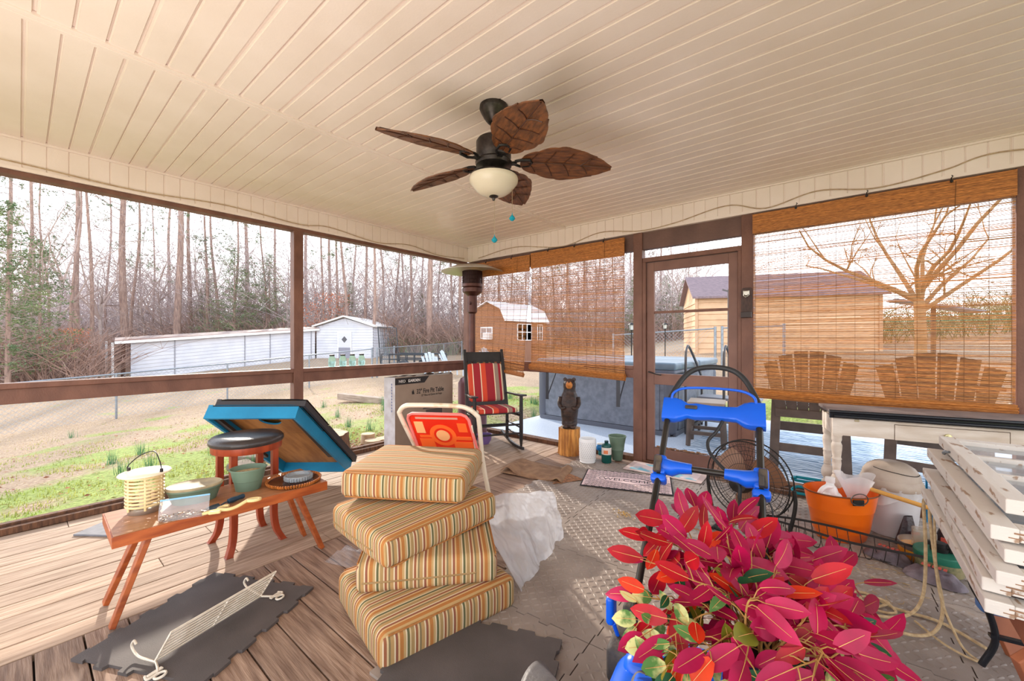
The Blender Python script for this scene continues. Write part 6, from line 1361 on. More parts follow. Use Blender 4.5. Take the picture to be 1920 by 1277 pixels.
# side discharge chute
b = MB(); 
def chute(u, v_):
    a = PI * (.02 + .96 * u); w = .055 + .075 * v_ ; return (xl - .10 - .17 * v_ - .02 * math.sin(a), -.40 + w * math.cos(a) + .06 * v_, .08 + (.10 + .02 * v_) * math.sin(a) - .02 * v_)
b.grid(chute, 20, 12); o = b.build('discharge_chute', gr_, t, smooth=180); sm = o.modifiers.new('thick', 'SOLIDIFY'); sm.thickness = .006
b = MB(); b.grid(lambda u, v_: tuple(Vector(chute(u, .45)) + Vector((-.012 * v_, 0, .010))), 20, 2); b.tube([Vector(chute(k / 12, .45)) + Vector((0, 0, .005)) for k in range(13)], .008, 6); b.build('chute_rib', gr_, o, smooth=60)

# silk plant lying over the mower
random.seed(17); rp = random.Random(17)
t = thing('silk_plant', 'large artificial plant with magenta and red leaves heaped over the mower', 'artificial plant', (-.19, 1.34, .36))
cols = {'magenta': mat('leaf_magenta', (196, 14, 82), .5, c2=(160, 10, 66), scale=9, transl=.25), 'crimson': mat('leaf_crimson', (200, 16, 34), .5, c2=(158, 8, 26), scale=9, transl=.25), 'orange': mat('leaf_orange', (244, 74, 24), .5, c2=(220, 40, 20), scale=9, transl=.3), 'green': mat('leaf_green', (34, 92, 52), .45, c2=(22, 66, 40), scale=10, transl=.2), 'ivy': mat('leaf_variegated', (222, 224, 150), .5, c2=(92, 140, 70), scale=16, transl=.25, contrast=(.45, .55)), 'olive': mat('leaf_olive', (148, 140, 36), .45, c2=(104, 112, 30), scale=9, transl=.25)}
LF = {k: MB() for k in cols}; stems = MB(); veins = MB(); NL = {k: 0 for k in cols}
def leaf(p, d, nrm, L_, W_, col, lobed=False):
    d = Vector(d).normalized(); nrm = Vector(nrm); nrm = (nrm - d * nrm.dot(d)).normalized(); s_ = d.cross(nrm); n = 7; v = []; curl = rp.uniform(-.25, .35); cup = rp.uniform(.05, .22)
    for i in range(n):
        u = i / (n - 1); w = W_ * (math.sin(PI * min(1, u * .9 + .06)) ** .75) * (1 - .25 * u) * (1 + (.28 * (i % 2) if lobed else 0)); c_ = p + d * L_ * u - nrm * curl * L_ * u * u
        if i == n - 1: w = .0006
        for q in (-1, -.5, 0, .5, 1): v.append(c_ + s_ * w * q + nrm * cup * w * abs(q))
    f = [(j * 5 + i, j * 5 + i + 1, (j + 1) * 5 + i + 1, (j + 1) * 5 + i) for j in range(n - 1) for i in range(4)]
    LF[col].add(v, f); NL[col] += 1
    veins.tube([v[2 + 5 * i] + nrm * .0012 for i in range(0, n - 1)], [.0010 * (1 - .12 * i) for i in range(0, n - 1)], 4, cap=False)
O = Vector((-.19, 1.34, .36))
def region_col(p):
    r_ = (Vector(p)).dot(RT); x = rp.random()
    if r_ < -.13: return 'crimson' if x < .5 else ('orange' if x < .72 else 'magenta')
    return 'magenta' if x < .84 else ('crimson' if x < .93 else ('orange' if x < .965 else 'olive'))
def stem(tip, thick=.0035, n_leaf=9, colf=region_col, ll=(.085, .125), start=.25, droop=.05, base=None):
    p0 = base or Vector((rp.uniform(-.05, .05), rp.uniform(-.05, .05), -.02)); tip = Vector(tip); mid = p0.lerp(tip, .5) + Vector((rp.gauss(0, .03), rp.gauss(0, .03), droop + rp.uniform(0, .04))); P = curve_pts([p0, mid, tip], 8)
    stems.tube(P, [thick * (1 - .6 * i / len(P)) for i in range(len(P))], 5)
    for k in range(n_leaf):
        u = start + (1 - start) * (k + .5) / n_leaf; i = min(len(P) - 2, int(u * (len(P) - 1))); q = P[i]; td = (P[i + 1] - P[i]).normalized(); a = 2.4 * k + rp.uniform(-.5, .5); side = td.orthogonal().normalized(); side.rotate(Matrix.Rotation(a, 3, td)); d = (td * .6 + side * .8 + Vector((0, 0, .06))).normalized()
        tw = q + d * rp.uniform(.025, .06); stems.tube([q, q.lerp(tw, .5) + Vector((0, 0, .006)), tw], [.0020, .0016, .0013], 4, cap=False)
        up = (Vector((0, 0, 1)) * .75 - FW * .65 + Vector((rp.gauss(0, .45), rp.gauss(0, .45), rp.gauss(0, .2)))).normalized(); L_ = rp.uniform(*ll); dl = (d + Vector((rp.gauss(0, .45), rp.gauss(0, .45), rp.gauss(-.35, .35)))).normalized(); leaf(tw, dl, up, L_, L_ * .27, colf(q))
    q = P[-1]; leaf(q, (P[-1] - P[-2]).normalized(), (Vector((0, 0, .7)) - FW * .6), rp.uniform(*ll), .027, colf(q))
def at(r_, f_, z): return RT * r_ + FW * f_ + Vector((0, 0, z))
tips = []
for r_, f_, z in [(-.30, .20, .20), (-.34, .12, .12), (-.25, .28, .24), (-.36, .02, .06), (-.18, .32, .27), (-.10, .34, .30), (-.04, .36, .33), (.04, .30, .30), (.10, .34, .27), (.16, .30, .22), (.20, .24, .22), (.26, .34, .14), (-.30, -.04, .10), (-.24, -.12, .12), (-.16, -.18, .14), (-.06, -.22, .16), (.04, -.2, .17), (.12, -.2, .12), (-.2, .06, .22), (-.10, .10, .27), (.0, .08, .27), (.10, .08, .24), (.18, .04, .20), (-.05, -.06, .24), (.08, -.08, .2), (.2, -.1, .10), (.26, 0, .10), (.28, .12, .12), (.34, .22, .06), (.18, .18, .2), (-.14, .2, .25), (.0, .22, .3)]: tips.append((r_ * .92, f_ * .95, z * .88 - .01, 7))
for r_, f_, z, n_ in tips: stem(at(r_, f_, z), n_leaf=n_)
for r_, f_, z, n_ in [(.44, .30, -.02, 10), (.52, .42, .0, 10), (.60, .40, -.06, 9), (.46, .18, -.10, 9), (.34, .02, -.04, 9), (.38, .46, .04, 9), (.54, .26, -.12, 7)]: stem(at(r_, f_, z), n_leaf=n_, start=.4, droop=.12)
gcol = lambda q: rp.choice(['green', 'green', 'green', 'olive', 'ivy'])
for r_, f_, z in [(-.28, .10, .10), (-.30, -.06, .0), (-.30, -.12, .04), (-.18, -.20, .04), (.0, -.25, .06), (.12, -.22, .04), (-.10, .12, .14), (.06, .12, .15), (.2, .12, .12), (.30, .05, .02), (.22, -.12, .02), (-.05, .0, .16)]: stem(at(r_, f_, z), .0025, 8, gcol, (.05, .085), .3, .02)
for r_, f_, z in [(-.33, -.02, .04), (-.31, -.10, .05), (-.34, .06, .06)]: stem(at(r_, f_, z), .002, 6, lambda q: 'ivy', (.05, .07), .55, .02)
for r_, f_, z in [(.36, .66, -.12), (.46, .72, -.14)]: stem(at(r_, f_, z), .0022, 7, lambda q: rp.choice(['ivy', 'green', 'crimson']), (.04, .06), .6, .04)
# count the blades: more than a hundred, so the largest clusters stay one part per colour
nm = {'magenta': 'magenta_leaves', 'crimson': 'crimson_leaves', 'orange': 'orange_leaves', 'green': 'green_leaves', 'ivy': 'variegated_leaves', 'olive': 'olive_leaves'}
for k in cols:
    LF[k].build(nm[k], cols[k], t, smooth=180)
stems.build('stems', mat('stem_tan', (196, 152, 84), .6, c2=(160, 116, 60), scale=20), t, smooth=60)
veins.build('leaf_veins', mat('vein_pale', (226, 170, 104), .6), t)
b = MB(); b.lathe([(0, -.06), (.06, -.06), (.075, .01), (.08, .015), (.072, .015), (.0, .0)], 20); b.build('pot', mat('pot_black', (36, 34, 34), .6), t, smooth=40)

# drum fan on the floor behind the mower
t = thing('floor_fan', 'round black caged floor fan standing behind the mower handle', 'fan', (-.50, 2.98, .0155), 0); ax = YAW + 90 - 53
t.rotation_euler = (0, 0, R(ax)); cz = .345; Rf = .245
def cage(side):
    b = MB()
    for k in range(56):
        a = 2 * PI * k / 56; c_, s_ = math.cos(a), math.sin(a)
        b.tube([(side * (.035 + .035 * math.cos(rr / Rf * PI / 2) ** .7), rr * c_, cz + rr * s_) for rr in (.05, .12, .18, .225, Rf)], .0011, 3, cap=False)
    for rr, r2 in ((.05, .003), (.11, .0016), (.17, .0016), (.215, .0016), (Rf, .0045)): b.tube([(side * (.035 + .035 * math.cos(min(1, rr / Rf) * PI / 2) ** .7), rr * math.cos(a), cz + rr * math.sin(a)) for a in [2 * PI * k / 40 for k in range(40)]], r2, 5, closed=True)
    return b
cage(1).build('front_cage', blackm, t); cage(-1).build('rear_cage', blackm, t)
b = MB(); b.lathe([(0, .07), (.05, .07), (.05, .073), (0, .074)], 20, M=Matrix.Translation((0, 0, cz)) @ Matrix.Rotation(R(90), 4, 'Y')); b.build('centre_badge', blackm, t)
b = MB(); b.lathe([(0, -.16), (.05, -.155), (.065, -.10), (.065, -.06), (0, -.05)], 20, M=Matrix.Translation((0, 0, cz)) @ Matrix.Rotation(R(90), 4, 'Y')); b.build('motor', blackm, t, smooth=50)
for k in range(3):
    b = MB(); A = 2 * PI * k / 3 + .5
    def bl(u, v_): rr = .04 + .17 * v_; a = A + (u - .5) * 1.35 * (.7 + .3 * math.sin(PI * v_)); return ((u - .5) * .07, rr * math.cos(a), cz + rr * math.sin(a))
    b.grid(bl, 10, 8); b.build('fan_blade', mat('fan_blade', (132, 92, 68), .4), t, smooth=180)
b = MB(); b.tube(curve_pts([(0, -Rf - .01, cz), (0, -Rf - .015, cz - .10), (.0, -Rf * .9, .06), (0, -.16, .012)], 5), .011, 8); b.tube(curve_pts([(0, Rf + .01, cz), (0, Rf + .015, cz - .10), (.0, Rf * .9, .06), (0, .16, .012)], 5), .011, 8)
b.tube(curve_pts([(-.14, -.16, .012), (0, -.17, .012), (.14, -.16, .012)]), .011, 8); b.tube(curve_pts([(-.14, .16, .012), (0, .17, .012), (.14, .16, .012)]), .011, 8); b.tube([(-.12, -.16, .012), (-.12, .16, .012)], .011, 8); b.build('stand', blackm, t, smooth=60)
# ============================================================ right side: tub, bin, desk, old sashes
FZ = .0155
oran = mat('orange_enamel', (244, 112, 22), .28, c2=(236, 98, 16), scale=4, coat=.3)
t = thing('orange_tub', 'oval orange metal tub with wire handles holding a jug', 'tub', (-.045, 3.30, FZ), YAW - 4)
b = MB(); ov = 1.42
b.lathe([(0, .002), (.095, 0), (.098, .004), (.108, .05), (.110, .053), (.112, .06), (.126, .18), (.1285, .184), (.129, .19), (.131, .20), (.142, .285), (.147, .290), (.147, .296), (.141, .296), (.138, .28), (.10, .02), (0, .012)], 44, sx=ov); b.build('tub_body', oran, t, smooth=35)
b = MB(); b.tube([(.1465 * ov * math.cos(a), .1465 * math.sin(a), .294) for a in [2 * PI * k / 40 for k in range(40)]], .004, 6, closed=True); b.build('rim', mat('rim_brown', (120, 66, 36), .5), t, smooth=60)
b = MB(); b.rbox(.062, .008, .034, .002, (0, -.148, .268), n=1); b.build('handle_plate', blackm, t)
b = MB(); b.tube([(.048 * math.cos(a), -.156 - .004 * math.sin(a), .290 + .036 * math.sin(a)) for a in [2 * PI * k / 22 for k in range(22)]], .0032, 6, closed=True); b.build('handle_ring', mat('steel_grey', (112, 110, 110), .35, .8), t, smooth=60)
jt = thing('plastic_jug', 'white plastic jug with a looped handle inside the orange tub', 'jug', (-.095, 3.285, FZ + .13), 30)
b = MB(); b.rbox(.11, .10, .15, .03, (0, 0, .075), n=2); b.lathe([(.045, .14), (.034, .175), (.022, .19), (.020, .21)], 16); b.tube(curve_pts([(.0, -.02, .18), (-.05, -.04, .185), (-.085, -.05, .15), (-.08, -.045, .10), (-.05, -.03, .08)]), .013, 8); b.build('jug_body', whp, jt, smooth=60)
b = MB(); b.lathe([(.024, .205), (.026, .208), (.026, .235), (0, .238)], 16); b.build('jug_cap', whp, jt, smooth=40)
bt = thing('plastic_bag', 'clear crumpled plastic bag poking out of the right end of the orange tub', 'bag', (.03, 3.36, FZ + .18), 20)
b = MB(); b.grid(lambda u, v_: ((.022 + .075 * v_ ** 1.2 + .018 * math.sin(2 * PI * u * 5) * v_) * math.cos(2 * PI * u), (.022 + .06 * v_ ** 1.2 + .014 * math.sin(2 * PI * u * 4 + 1) * v_) * math.sin(2 * PI * u), .20 * v_ + .02 * math.sin(2 * PI * u * 3) * v_), 40, 12, cu=True); b.build('bag_film', mat('bag_milky', (240, 238, 240), .2, alpha=.6, transl=.4, bump=.5, bs=20), bt, smooth=180)
# swing top bin
binw = mat('bin_white', (226, 222, 224), .4, c2=(214, 208, 208), scale=6); bint = mat('bin_dome', (188, 172, 158), .45, c2=(166, 146, 130), scale=7)
t = thing('trash_bin', 'white swing top trash bin with a domed lid beside the orange tub', 'trash bin', (.205, 3.60, FZ))
b = MB(); b.lathe([(0, 0), (.118, 0), (.122, .006), (.150, .30), (.152, .302)], 36); b.build('bin_body', binw, t, smooth=40)
b = MB(); b.lathe([(.158, .295), (.160, .30), (.158, .325), (.150, .345), (.146, .352)], 36, cap=False); b.lathe([(.146, .352), (.140, .385), (.118, .420), (.085, .443), (.045, .455), (0, .459)], 36); b.build('dome_lid', bint, t, smooth=60)
b = MB(); Q = []
for k in range(17): a = R(-150 + 145 * k / 16); e_ = .62; Q.append((.150 * math.cos(a) * .78 + .015, .150 * math.sin(a) * .66 - .028, .352 + .105 * math.sqrt(max(0, 1 - ((.150 * math.cos(a) * .78 + .015) ** 2 + (.150 * math.sin(a) * .66 - .028) ** 2) / .0235)) ** 1.0))
b.tube(Q, .0022, 5); b.build('flap_gap', mat('gap_dark', (44, 40, 40), .7), t)
b = MB()
def liner(u, v_): a = 2 * PI * u; L_ = .055 + .05 * max(0, math.sin(a * 2 + 5.5)) ** 2 + .03 * noise.noise((math.cos(a) * 2, math.sin(a) * 2, 1)); r_ = .156 + .03 * v_ * max(0, math.sin(a * 2 + 5.5)) ** 2 + .004 * math.sin(a * 13); return (r_ * math.cos(a), r_ * math.sin(a), .312 - L_ * v_)
b.grid(liner, 60, 6, cu=True); b.build('bin_liner', mat('liner', (232, 228, 228), .3, alpha=.7, transl=.3), t, smooth=180)

# white farmhouse desk
oldw = mat('old_white_paint', (222, 210, 198), .6, c2=(196, 178, 160), scale=6, st=(.6, 3, 3), contrast=(.4, .72), bump=.2, bs=40)
t = thing('painted_desk', 'old white painted table with a drawer and black edged top under the right blind', 'table', (-.10, 3.42, .016), 13)
DL, DDp, DZ = 1.16, .34, .774
b = MB(); b.box(0, 0, DZ - .018, DL, DDp, DZ); b.build('top', mat('desk_top', (126, 112, 106), .5, c2=(100, 90, 88), scale=9), t, bevel=.003)
b = MB(); b.tube([(-.004, -.006, DZ - .006), (DL, -.006, DZ - .006)], .011, 10); b.tube([(.02, -.008, DZ - .036), (DL, -.008, DZ - .036)], .010, 10); b.box(0, .0, DZ - .05, DL, .02, DZ - .018); b.build('top_edge', mat('gloss_black', (26, 28, 34), .15), t, smooth=60)
ap0 = DZ - .165
b = MB(); b.box(.03, .022, ap0, .33, .040, DZ - .05); b.box(.84, .022, ap0, DL - .03, .040, DZ - .05); b.box(.33, .022, DZ - .068, .84, .040, DZ - .05); b.box(.03, DDp - .04, ap0, DL - .03, DDp - .022, DZ - .05); b.box(.022, .04, ap0, .040, DDp - .03, DZ - .05); b.box(DL - .04, .04, ap0, DL - .022, DDp - .03, DZ - .05); b.build('apron', oldw, t)
b = MB(); b.box(.334, .020, ap0 - .002, .836, .040, DZ - .072); dw = b.build('drawer', oldw, t, bevel=.002)
b = MB(); b.lathe([(0, 0), (.016, 0), (.019, .005), (.017, .010), (.010, .012), (.009, .016), (.005, .017), (0, .013)], 18, M=Matrix.Translation((.575, .020, ap0 + .043)) @ Matrix.Rotation(R(90), 4, 'X')); b.build('knob', mat('brass_old', (190, 178, 132), .3, .7), dw, smooth=50)
for x in (.145, .945): b = MB(); b.rbox(.024, .006, .014, .003, (x, .018, DZ - .062), n=1); b.build('catch', mat('catch_brass', (188, 172, 140), .4, .6), t)
for x in (.045, DL - .045):
    for y in (.045, DDp - .045):
        b = MB(); b.box(x - .026, y - .026, ap0 - .005, x + .026, y + .026, DZ - .05); b.lathe([(.0, 0), (.020, 0), (.022, .02), (.024, .06), (.020, .10), (.024, .12), (.036, .15), (.040, .19), (.034, .225), (.022, .245), (.030, .255), (.038, .275), (.037, .305), (.026, .335), (.020, .345), (.025, .352), (.021, .37), (.026, .42), (.024, .44), (.028, .448), (.023, .46), (.029, .51), (.030, .54), (.023, .56), (.028, .575), (.028, .60), (.026, ap0), (0, ap0)], 20, (x, y, 0)); b.build('leg', oldw, t, smooth=35)
# stack of old window sashes
chip = mat('chipped_paint', (214, 206, 198), .7, c2=(160, 132, 110), scale=22, st=(1.5, .5, 1.5), contrast=(.60, .66), detail=8, bump=.5, bs=18); bare_ = mat('sash_wood', (176, 128, 92), .8, c2=(224, 208, 190), scale=9, contrast=(.45, .6), bump=.4, bs=24); gl = mat('old_glass', (206, 214, 222), .08, alpha=.30)
def sash(label, x, y, z, rz, Lx, Ly, th, panes=(2, 3), tilt=(0, 0)):
    t = thing('window_sash', label, 'window sash', (x, y, z), 0, 'stack of old window sashes'); t.rotation_euler = (R(tilt[0]), R(tilt[1]), R(rz)); fw = .052
    b = MB()
    b.box(0, 0, 0, fw, Ly, th); b.box(Lx - fw, 0, 0, Lx, Ly, th)
    for y0 in (0, Ly - .065): b.box(fw, y0 + .002, .003, Lx - fw, y0 + .063, th - .003)
    b.build('frame', chip, t, bevel=.003)
    b = MB(); b.box(fw - .02, -.0012, th * .30, Lx - .02, .0, th * .36); b.box(fw - .01, -.0015, th * .62, Lx - .02, .0, th * .72); b.build('weathered_edge', mat('weathered_dark', (150, 112, 86), .9), t)
    b = MB(); nx_, ny_ = panes; w = .020
    for i in range(1, nx_): xx = fw + (Lx - 2 * fw) * i / nx_; b.box(xx - w / 2, .065, th * .2, xx + w / 2, Ly - .065, th * .85)
    for j in range(1, ny_): yy = .065 + (Ly - .13) * j / ny_; b.box(fw, yy - w / 2, th * .2, Lx - fw, yy + w / 2, th * .85)
    b.build('muntins', chip, t, bevel=.002)
    b = MB(); b.box(fw, .065, th * .45, Lx - fw, Ly - .065, th * .5); b.build('pane', gl, t)
    return t
SH = [('lowest old sash in the stack, its greyed long edge jutting out at the left', .270, 1.60, .544, 1, .70, 1.02, .036), ('second lowest old sash, flaking white paint along its left edge', .272, 1.64, .584, -.5, .72, .98, .036),
      ('third old sash from the bottom, weathered grey edge', .290, 1.60, .624, 1.5, .70, 1.08, .036), ('fourth old sash from the bottom of the stack', .315, 1.66, .664, .5, .68, 1.0, .036), ('fifth old sash from the bottom, second from the top, with a rusty latch', .298, 1.70, .706, 1.0, .70, 1.02, .040)]
for lb, x, y, z, rz, lx, ly, th in SH: sash(lb, x, y, z, rz, lx, ly, th)
ts_ = sash('topmost old white window sash of the stack, tilted up at its near end', .342, 1.79, .758, 1, .70, .98, .042)
b = MB(); b.tube(curve_pts([(-.004, .72, .02), (-.018, .74, .012), (-.012, .77, .0), (-.004, .78, .012)]), .005, 6); b.build('latch', mat('latch_grey', (128, 134, 138), .4, .7), ts_, smooth=60)
# what the sashes lie on: a rust brown trestle and a black folding frame
rustb = mat('rust_brown', (168, 100, 66), .55, c2=(142, 80, 54), scale=7, st=(1, 1, .5), bump=.1)
t = thing('wooden_trestle', 'reddish brown board stand with slanted legs under the near end of the old sashes', 'stand', (.55, 2.0, .0))
b = MB(); b.box(-.20, -.36, .455, .38, .52, .54); b.build('shelf_board', rustb, t, bevel=.003)
for y in (-.34, .50):
    b = MB(); b.bar((-.17, y, .455), (-.05, y - .10 * (1 if y < 0 else -1) * 0, .018), .09, .022, (0, 1, 0)) if False else b.bar((-.19, y, .455), (-.03, y + (.26 if y < 0 else -.0), .018), .10, .022, (-.6, .8, 0)); b.build('leg', rustb, t, bevel=.003)
    b = MB(); b.bar((.33, y, .455), (.30, y, .018), .022, .11, (1, 0, 0)); b.build('leg', rustb, t, bevel=.003)
t = thing('folding_cart', 'black and blue metal frame cart standing on the floor left of the trestle', 'cart', (.40, 2.30, FZ), 10)
b = MB(); b.tube(curve_pts([(-.05, 0, .45), (-.045, 0, .32), (.0, 0, .22), (.015, 0, .12), (-.02, 0, .02)]), .011, 8); b.tube(curve_pts([(.16, 0, .46), (.16, 0, .25), (.14, 0, .02)]), .012, 8); b.bar((-.0, 0, .14), (.16, 0, .14), .02, .012); b.build('frame', MATS['gloss_black'], t, smooth=60)
b = MB(); b.rbox(.10, .06, .20, .02, (.035, .05, .30), n=2); b.build('side_bag', mat('bag_blue', (74, 112, 168), .5, c2=(226, 230, 236), scale=7, contrast=(.45, .5)), t, smooth=60)
# wire basket, jars, charcoal, handle, caddy, lounger, cords
wire = mat('wire_black', (52, 46, 44), .5, .4)
t = thing('wire_basket', 'long black wire trough basket lying in front of the orange tub', 'basket', (-.05, 3.02, FZ), 8)
b = MB(); rim1 = [(-.42, .0, .135), (-.2, -.02, .12), (.05, -.05, .10), (.36, -.02, .09)]; rim2 = [(-.42, .0, .135), (-.22, .07, .13), (.0, .09, .12), (.36, .07, .10)]
for r_ in (rim1, rim2):
    P = curve_pts(r_, 6)
    for p, q in zip(P, P[1:]): b.bar(p, q, .004, .013)
b.build('rim', wire, t)
b = MB(); A_ = curve_pts(rim1, 6); B_ = curve_pts(rim2, 6)
for i in range(1, len(A_), 1):
    m_ = (A_[i] + B_[i]) / 2; m_.z = .004; b.tube(curve_pts([A_[i], (A_[i] * .55 + m_ * .45) + Vector((0, -.012, -.03)), m_ + Vector((random.uniform(-.01, .01), 0, 0)), (B_[i] * .55 + m_ * .45) + Vector((0, .012, -.03)), B_[i]], 4), .0022, 5)
b.tube([(-.36, .02, .03), (0, .0, .006), (.34, .02, .01)], .0022, 5); b.build('ribs', wire, t)
def charcoal(label, x, y, rz, sc=1, z=FZ):
    t = thing('charcoal_bag', label, 'bag', (x, y, z), rz, 'small charcoal bags'); b = MB()
    b.grid(lambda u, v_: ((u - .5) * .24 * sc * (1 - .15 * (2 * v_ - 1) ** 2), (v_ - .5) * .13 * sc * (1 - .3 * (2 * u - 1) ** 4), .002 + .06 * sc * (math.sin(PI * u) * math.sin(PI * v_)) ** .6 * (1 + .35 * noise.noise((u * 7, v_ * 5, x * 9)))), 26, 16); b.build('bag_body', mat('charcoal_grey', (118, 104, 112), .55, c2=(86, 74, 80), scale=18, bump=.4, bs=40), t, smooth=180)
    b = MB(); b.grid(lambda u, v_: ((u - .5) * .11 * sc, (v_ - .5) * .032 * sc, .0655 * sc + .004), 6, 3)
    for k in range(5): pass
    lb_ = MB()
    for k in range(5): x0 = (-.046 + k * .020) * sc; lb_.box(x0, -.011 * sc, .068 * sc, x0 + .012 * sc, .011 * sc, .0735 * sc)
    lb_.build('label_blocks', mat('charcoal_red', (196, 84, 70), .6), t); return t
charcoal('grey charcoal bag with a red label lying nearest the hanging cords', .335, 3.00, -14)
charcoal('grey charcoal bag lying under the end of the wire basket', .17, 3.13, -22, .95)
t = thing('snack_bag', 'dark brown foil bag slumped against the foot of the trash bin', 'bag', (.275, 3.44, FZ), 40); b = MB(); b.grid(lambda u, v_: ((.07 - .045 * v_) * math.cos(2 * PI * u) * (1 + .12 * math.sin(6 * PI * u)), (.045 - .038 * v_) * math.sin(2 * PI * u), .17 * v_), 30, 10, cu=True); b.build('bag', mat('dark_bag', (62, 44, 46), .4, c2=(44, 32, 36), scale=20, bump=.5, bs=40), t, smooth=180); b = MB(); b.box(-.02, -.046, .05, .025, -.040, .09); b.build('label_patch', mat('charcoal_red', (196, 84, 70), .6), t)
t = thing('snack_bag', 'second dark foil bag behind the glass box near the old sashes', 'bag', (.45, 3.42, FZ), -20); b = MB(); b.grid(lambda u, v_: ((.09 - .05 * v_) * math.cos(2 * PI * u) * (1 + .12 * math.sin(6 * PI * u)), (.05 - .042 * v_) * math.sin(2 * PI * u), .16 * v_), 30, 10, cu=True); b.build('bag', MATS['dark_bag'], t, smooth=180); b = MB(); b.box(-.03, -.052, .06, .03, -.042, .10); b.build('label_patch', MATS['charcoal_red'], t)
t = thing('springform_pan', 'round tin with an orange side and a clear box inside', 'tin', (.325, 3.27, FZ)); b = MB(); b.lathe([(0, 0), (.105, 0), (.108, .004), (.110, .055)], 30); b.build('orange_band', mat('amber', (222, 150, 46), .35), t, smooth=40)
b = MB(); b.lathe([(.110, .055), (.112, .058), (.112, .085), (.108, .086), (.106, .03)], 30, cap=False); b.build('steel_band', mat('tin_steel', (176, 172, 168), .3, .8), t, smooth=40)
b = MB(); b.rbox(.10, .07, .13, .01, (0, 0, .10), n=1); b.build('clear_box', mat('smoky_clear', (190, 178, 160), .15, alpha=.45), t)
t = thing('glass_jar', 'squat glass jar of keepsakes with a green band and black clamp lid', 'jar', (.37, 3.135, FZ)); b = MB(); b.lathe([(0, 0), (.085, 0), (.098, .015), (.100, .075)], 30); b.build('jar_glass', mat('jar_glass_dark', (96, 104, 78), .1, c2=(150, 140, 100), scale=18, contrast=(.45, .6), coat=.6), t, smooth=60)
b = MB(); b.lathe([(.101, .072), (.103, .075), (.103, .105), (.098, .110), (0, .112)], 30); b.build('green_band', mat('band_green', (38, 110, 88), .4), t, smooth=40)
b = MB(); b.lathe([(.036, .112), (.038, .13), (.028, .135), (.028, .155), (0, .157)], 16); b.bar((-.06, 0, .145), (.05, 0, .145), .02, .02); b.rbox(.03, .03, .05, .004, (.05, 0, .14), n=1); b.build('clamp', blackm, t, smooth=40)
t = thing('broom_handle', 'tan wooden pole lying from the orange tub to the sashes', 'pole', (0, 0, 0)); b = MB(); b.tube([(.10, 3.34, .335), (.47, 3.24, .29)], .0125, 10); b.build('pole', mat('pole_wood', (214, 158, 78), .5), t, smooth=60)
t['label'] = 'tan wooden pole leaning from the orange tub rim toward the old sashes'
t = thing('wire_caddy', 'blue wire rimmed caddy with grey towels against the back wall right of the bin', 'caddy', (.50, 3.86, FZ), 5)
b = MB()
for z in (.16, .30): b.tube([(x, y, z) for x, y in ((-.09, -.08), (.09, -.08), (.09, .08), (-.09, .08))], .007, 6, closed=True)
for x, y in ((-.09, -.08), (.09, -.08), (.09, .08), (-.09, .08)): b.tube([(x, y, .0), (x, y, .30)], .006, 6)
b.build('frame', mat('teal_wire', (10, 110, 150), .35), t, smooth=60); b = MB(); b.rbox(.15, .13, .15, .03, (0, 0, .20), n=2, wob=.01); b.build('towel', mat('grey_towel', (128, 120, 136), .95, c2=(110, 102, 118), scale=14, bump=.4, bs=90), t, smooth=60)
b = MB(); b.rbox(.03, .02, .06, .008, (0, -.07, .20), n=1); b.build('green_tag', mat('lime', (140, 180, 40), .5), t)
t = thing('folding_lounger', 'folded teal metal chair frame lying by the back wall behind the orange tub', 'folding chair', (-.10, 3.93, FZ), 4)
tl = mat('teal_metal', (10, 132, 150), .3, .2); b = MB()
for y, z in ((.0, .03), (.03, .075), (.055, .115), (.03, .15)): b.tube([(-.22, y, z), (.36, y, z - .0)], .0115, 8)
b.tube(curve_pts([(-.22, .0, .03), (-.25, .015, .05), (-.22, .03, .075)]), .0115, 8); b.tube(curve_pts([(-.22, .055, .115), (-.25, .045, .13), (-.22, .03, .15)]), .0115, 8); b.build('tubes', tl, t, smooth=60)
t = thing('wood_offcut', 'brown wooden offcut lying at the foot of the back wall left of the orange tub', 'board', (-.42, 3.93, FZ), 4); b = MB(); b.box(-.16, -.02, 0, .18, .02, .03); b.box(-.17, .03, 0, .2, .06, .04); b.build('board', dirtwood, t, bevel=.002)
ropem = mat('rope_beige', (206, 182, 142), .8, c2=(178, 150, 112), scale=60)
def rope(label, P, r=.0065): 
    b = MB(); b.tube(curve_pts(P, 8), r, 7); return tag(b.build('cord', ropem, smooth=60), label, 'cord')
rope('outer beige cord looping down from the old sashes to the floor', [(.262, 2.62, .53), (.258, 2.60, .50), (.262, 2.58, .30), (.25, 2.55, .12), (.20, 2.50, .04), (.10, 2.44, .024), (-.02, 2.46, .024), (-.08, 2.52, .024)])
rope('inner beige cord looping beside the outer one to the floor', [(.275, 2.55, .52), (.27, 2.53, .48), (.285, 2.50, .28), (.30, 2.46, .12), (.26, 2.40, .04), (.16, 2.36, .024), (.04, 2.42, .024)])
rope('thin beige cord hanging straight from the sashes before turning on the floor', [(.28, 2.50, .5), (.28, 2.49, .45), (.29, 2.47, .2), (.34, 2.40, .04), (.38, 2.34, .022), (.30, 2.38, .022), (.22, 2.50, .022)], .0045)
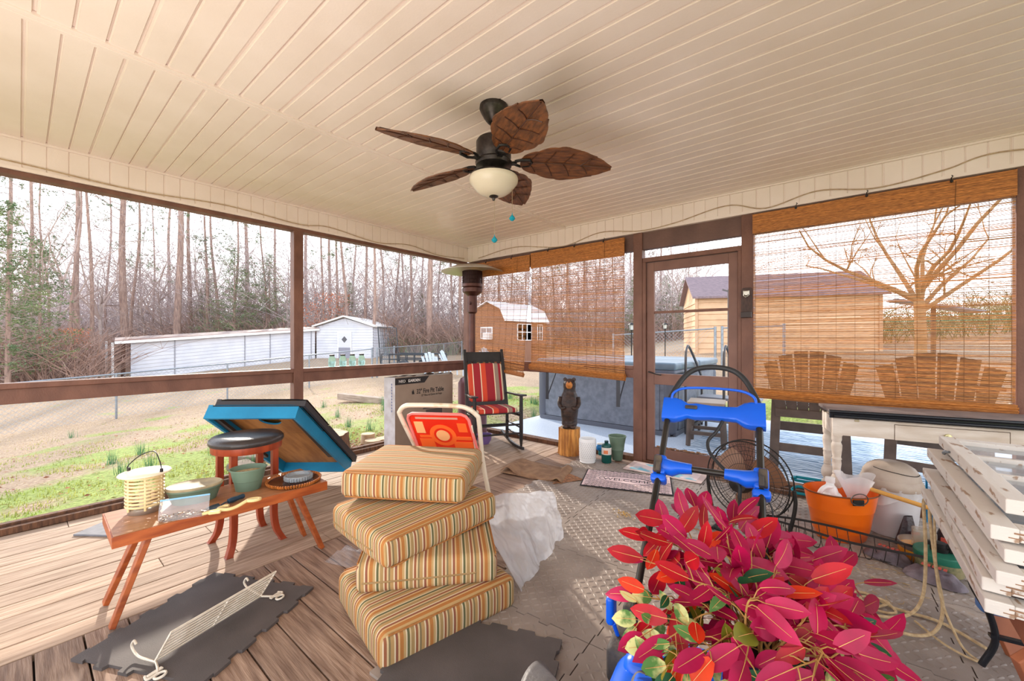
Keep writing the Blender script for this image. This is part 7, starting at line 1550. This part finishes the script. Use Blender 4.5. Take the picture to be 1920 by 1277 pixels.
rope('long beige cord trailing over the tiles toward the silk plant', [(.42, 2.46, .022), (.30, 2.56, .022), (.16, 2.56, .022), (.06, 2.62, .022), (-.02, 2.56, .022), (.02, 2.50, .022), (-.06, 2.46, .022)])
rope('knotted beige cord heap on the tiles between plant and trestle', [(.10, 2.52, .022), (.14, 2.58, .03), (.08, 2.60, .022), (.04, 2.54, .03), (.10, 2.49, .022), (.16, 2.50, .034), (.12, 2.57, .04), (.06, 2.56, .03)], .0055)
rng5 = random.Random(5); b = MB()
for _ in range(70):
    x = rng5.uniform(-.45, .25); y = rng5.uniform(2.62, 3.0); a = rng5.uniform(0, 6.3); l = rng5.uniform(.02, .07); p = Vector((x, y, .0175)); b.tube([p, p + Vector((math.cos(a), math.sin(a), .08)) * l * .5, p + Vector((math.cos(a + .4), math.sin(a + .4), .0)) * l], .0012, 4)
tag(b.build('plant_debris', mat('debris_tan', (160, 132, 84), .9, island=.3)), 'dry bits of stem scattered on the tiles under the wire basket', 'debris', kind='stuff')
# ============================================================ one label each for the trees of the woods
ORD = ['first', 'second', 'third', 'fourth', 'fifth', 'sixth', 'seventh', 'eighth', 'ninth', 'tenth', 'eleventh', 'twelfth', 'thirteenth', 'fourteenth', 'fifteenth', 'sixteenth', 'seventeenth', 'eighteenth', 'nineteenth', 'twentieth', 'twenty-first', 'twenty-second', 'twenty-third', 'twenty-fourth', 'twenty-fifth', 'twenty-sixth', 'twenty-seventh', 'twenty-eighth', 'twenty-ninth', 'thirtieth']
def bearing(o): return o.location.dot(RT) / o.location.dot(FW) * 765 + 960
for key, words, cuts in (('tall trees in the woods left of the heater', 'tall thin tree', ((560, 'the left edge to the porch post'), (2000, 'the porch post to the heater'))), ('tall trees in the woods right of the heater', 'tall thin tree', ((2000, 'the heater to the tan shed'),)),
                         ('bare hardwoods at the edge of the woods', 'bare forked hardwood', ((560, 'the left edge to the porch post'), (2000, 'the porch post to the tan shed')))):
    L_ = sorted([o for o in COL.objects if o.get('group') == key and o.parent is None], key=bearing); lo = -1e9
    for hi, span_ in cuts:
        for i, o in enumerate([o for o in L_ if lo <= bearing(o) < hi]): o['label'] = f"{words}, {ORD[i]} counting from {span_}"
        lo = hi
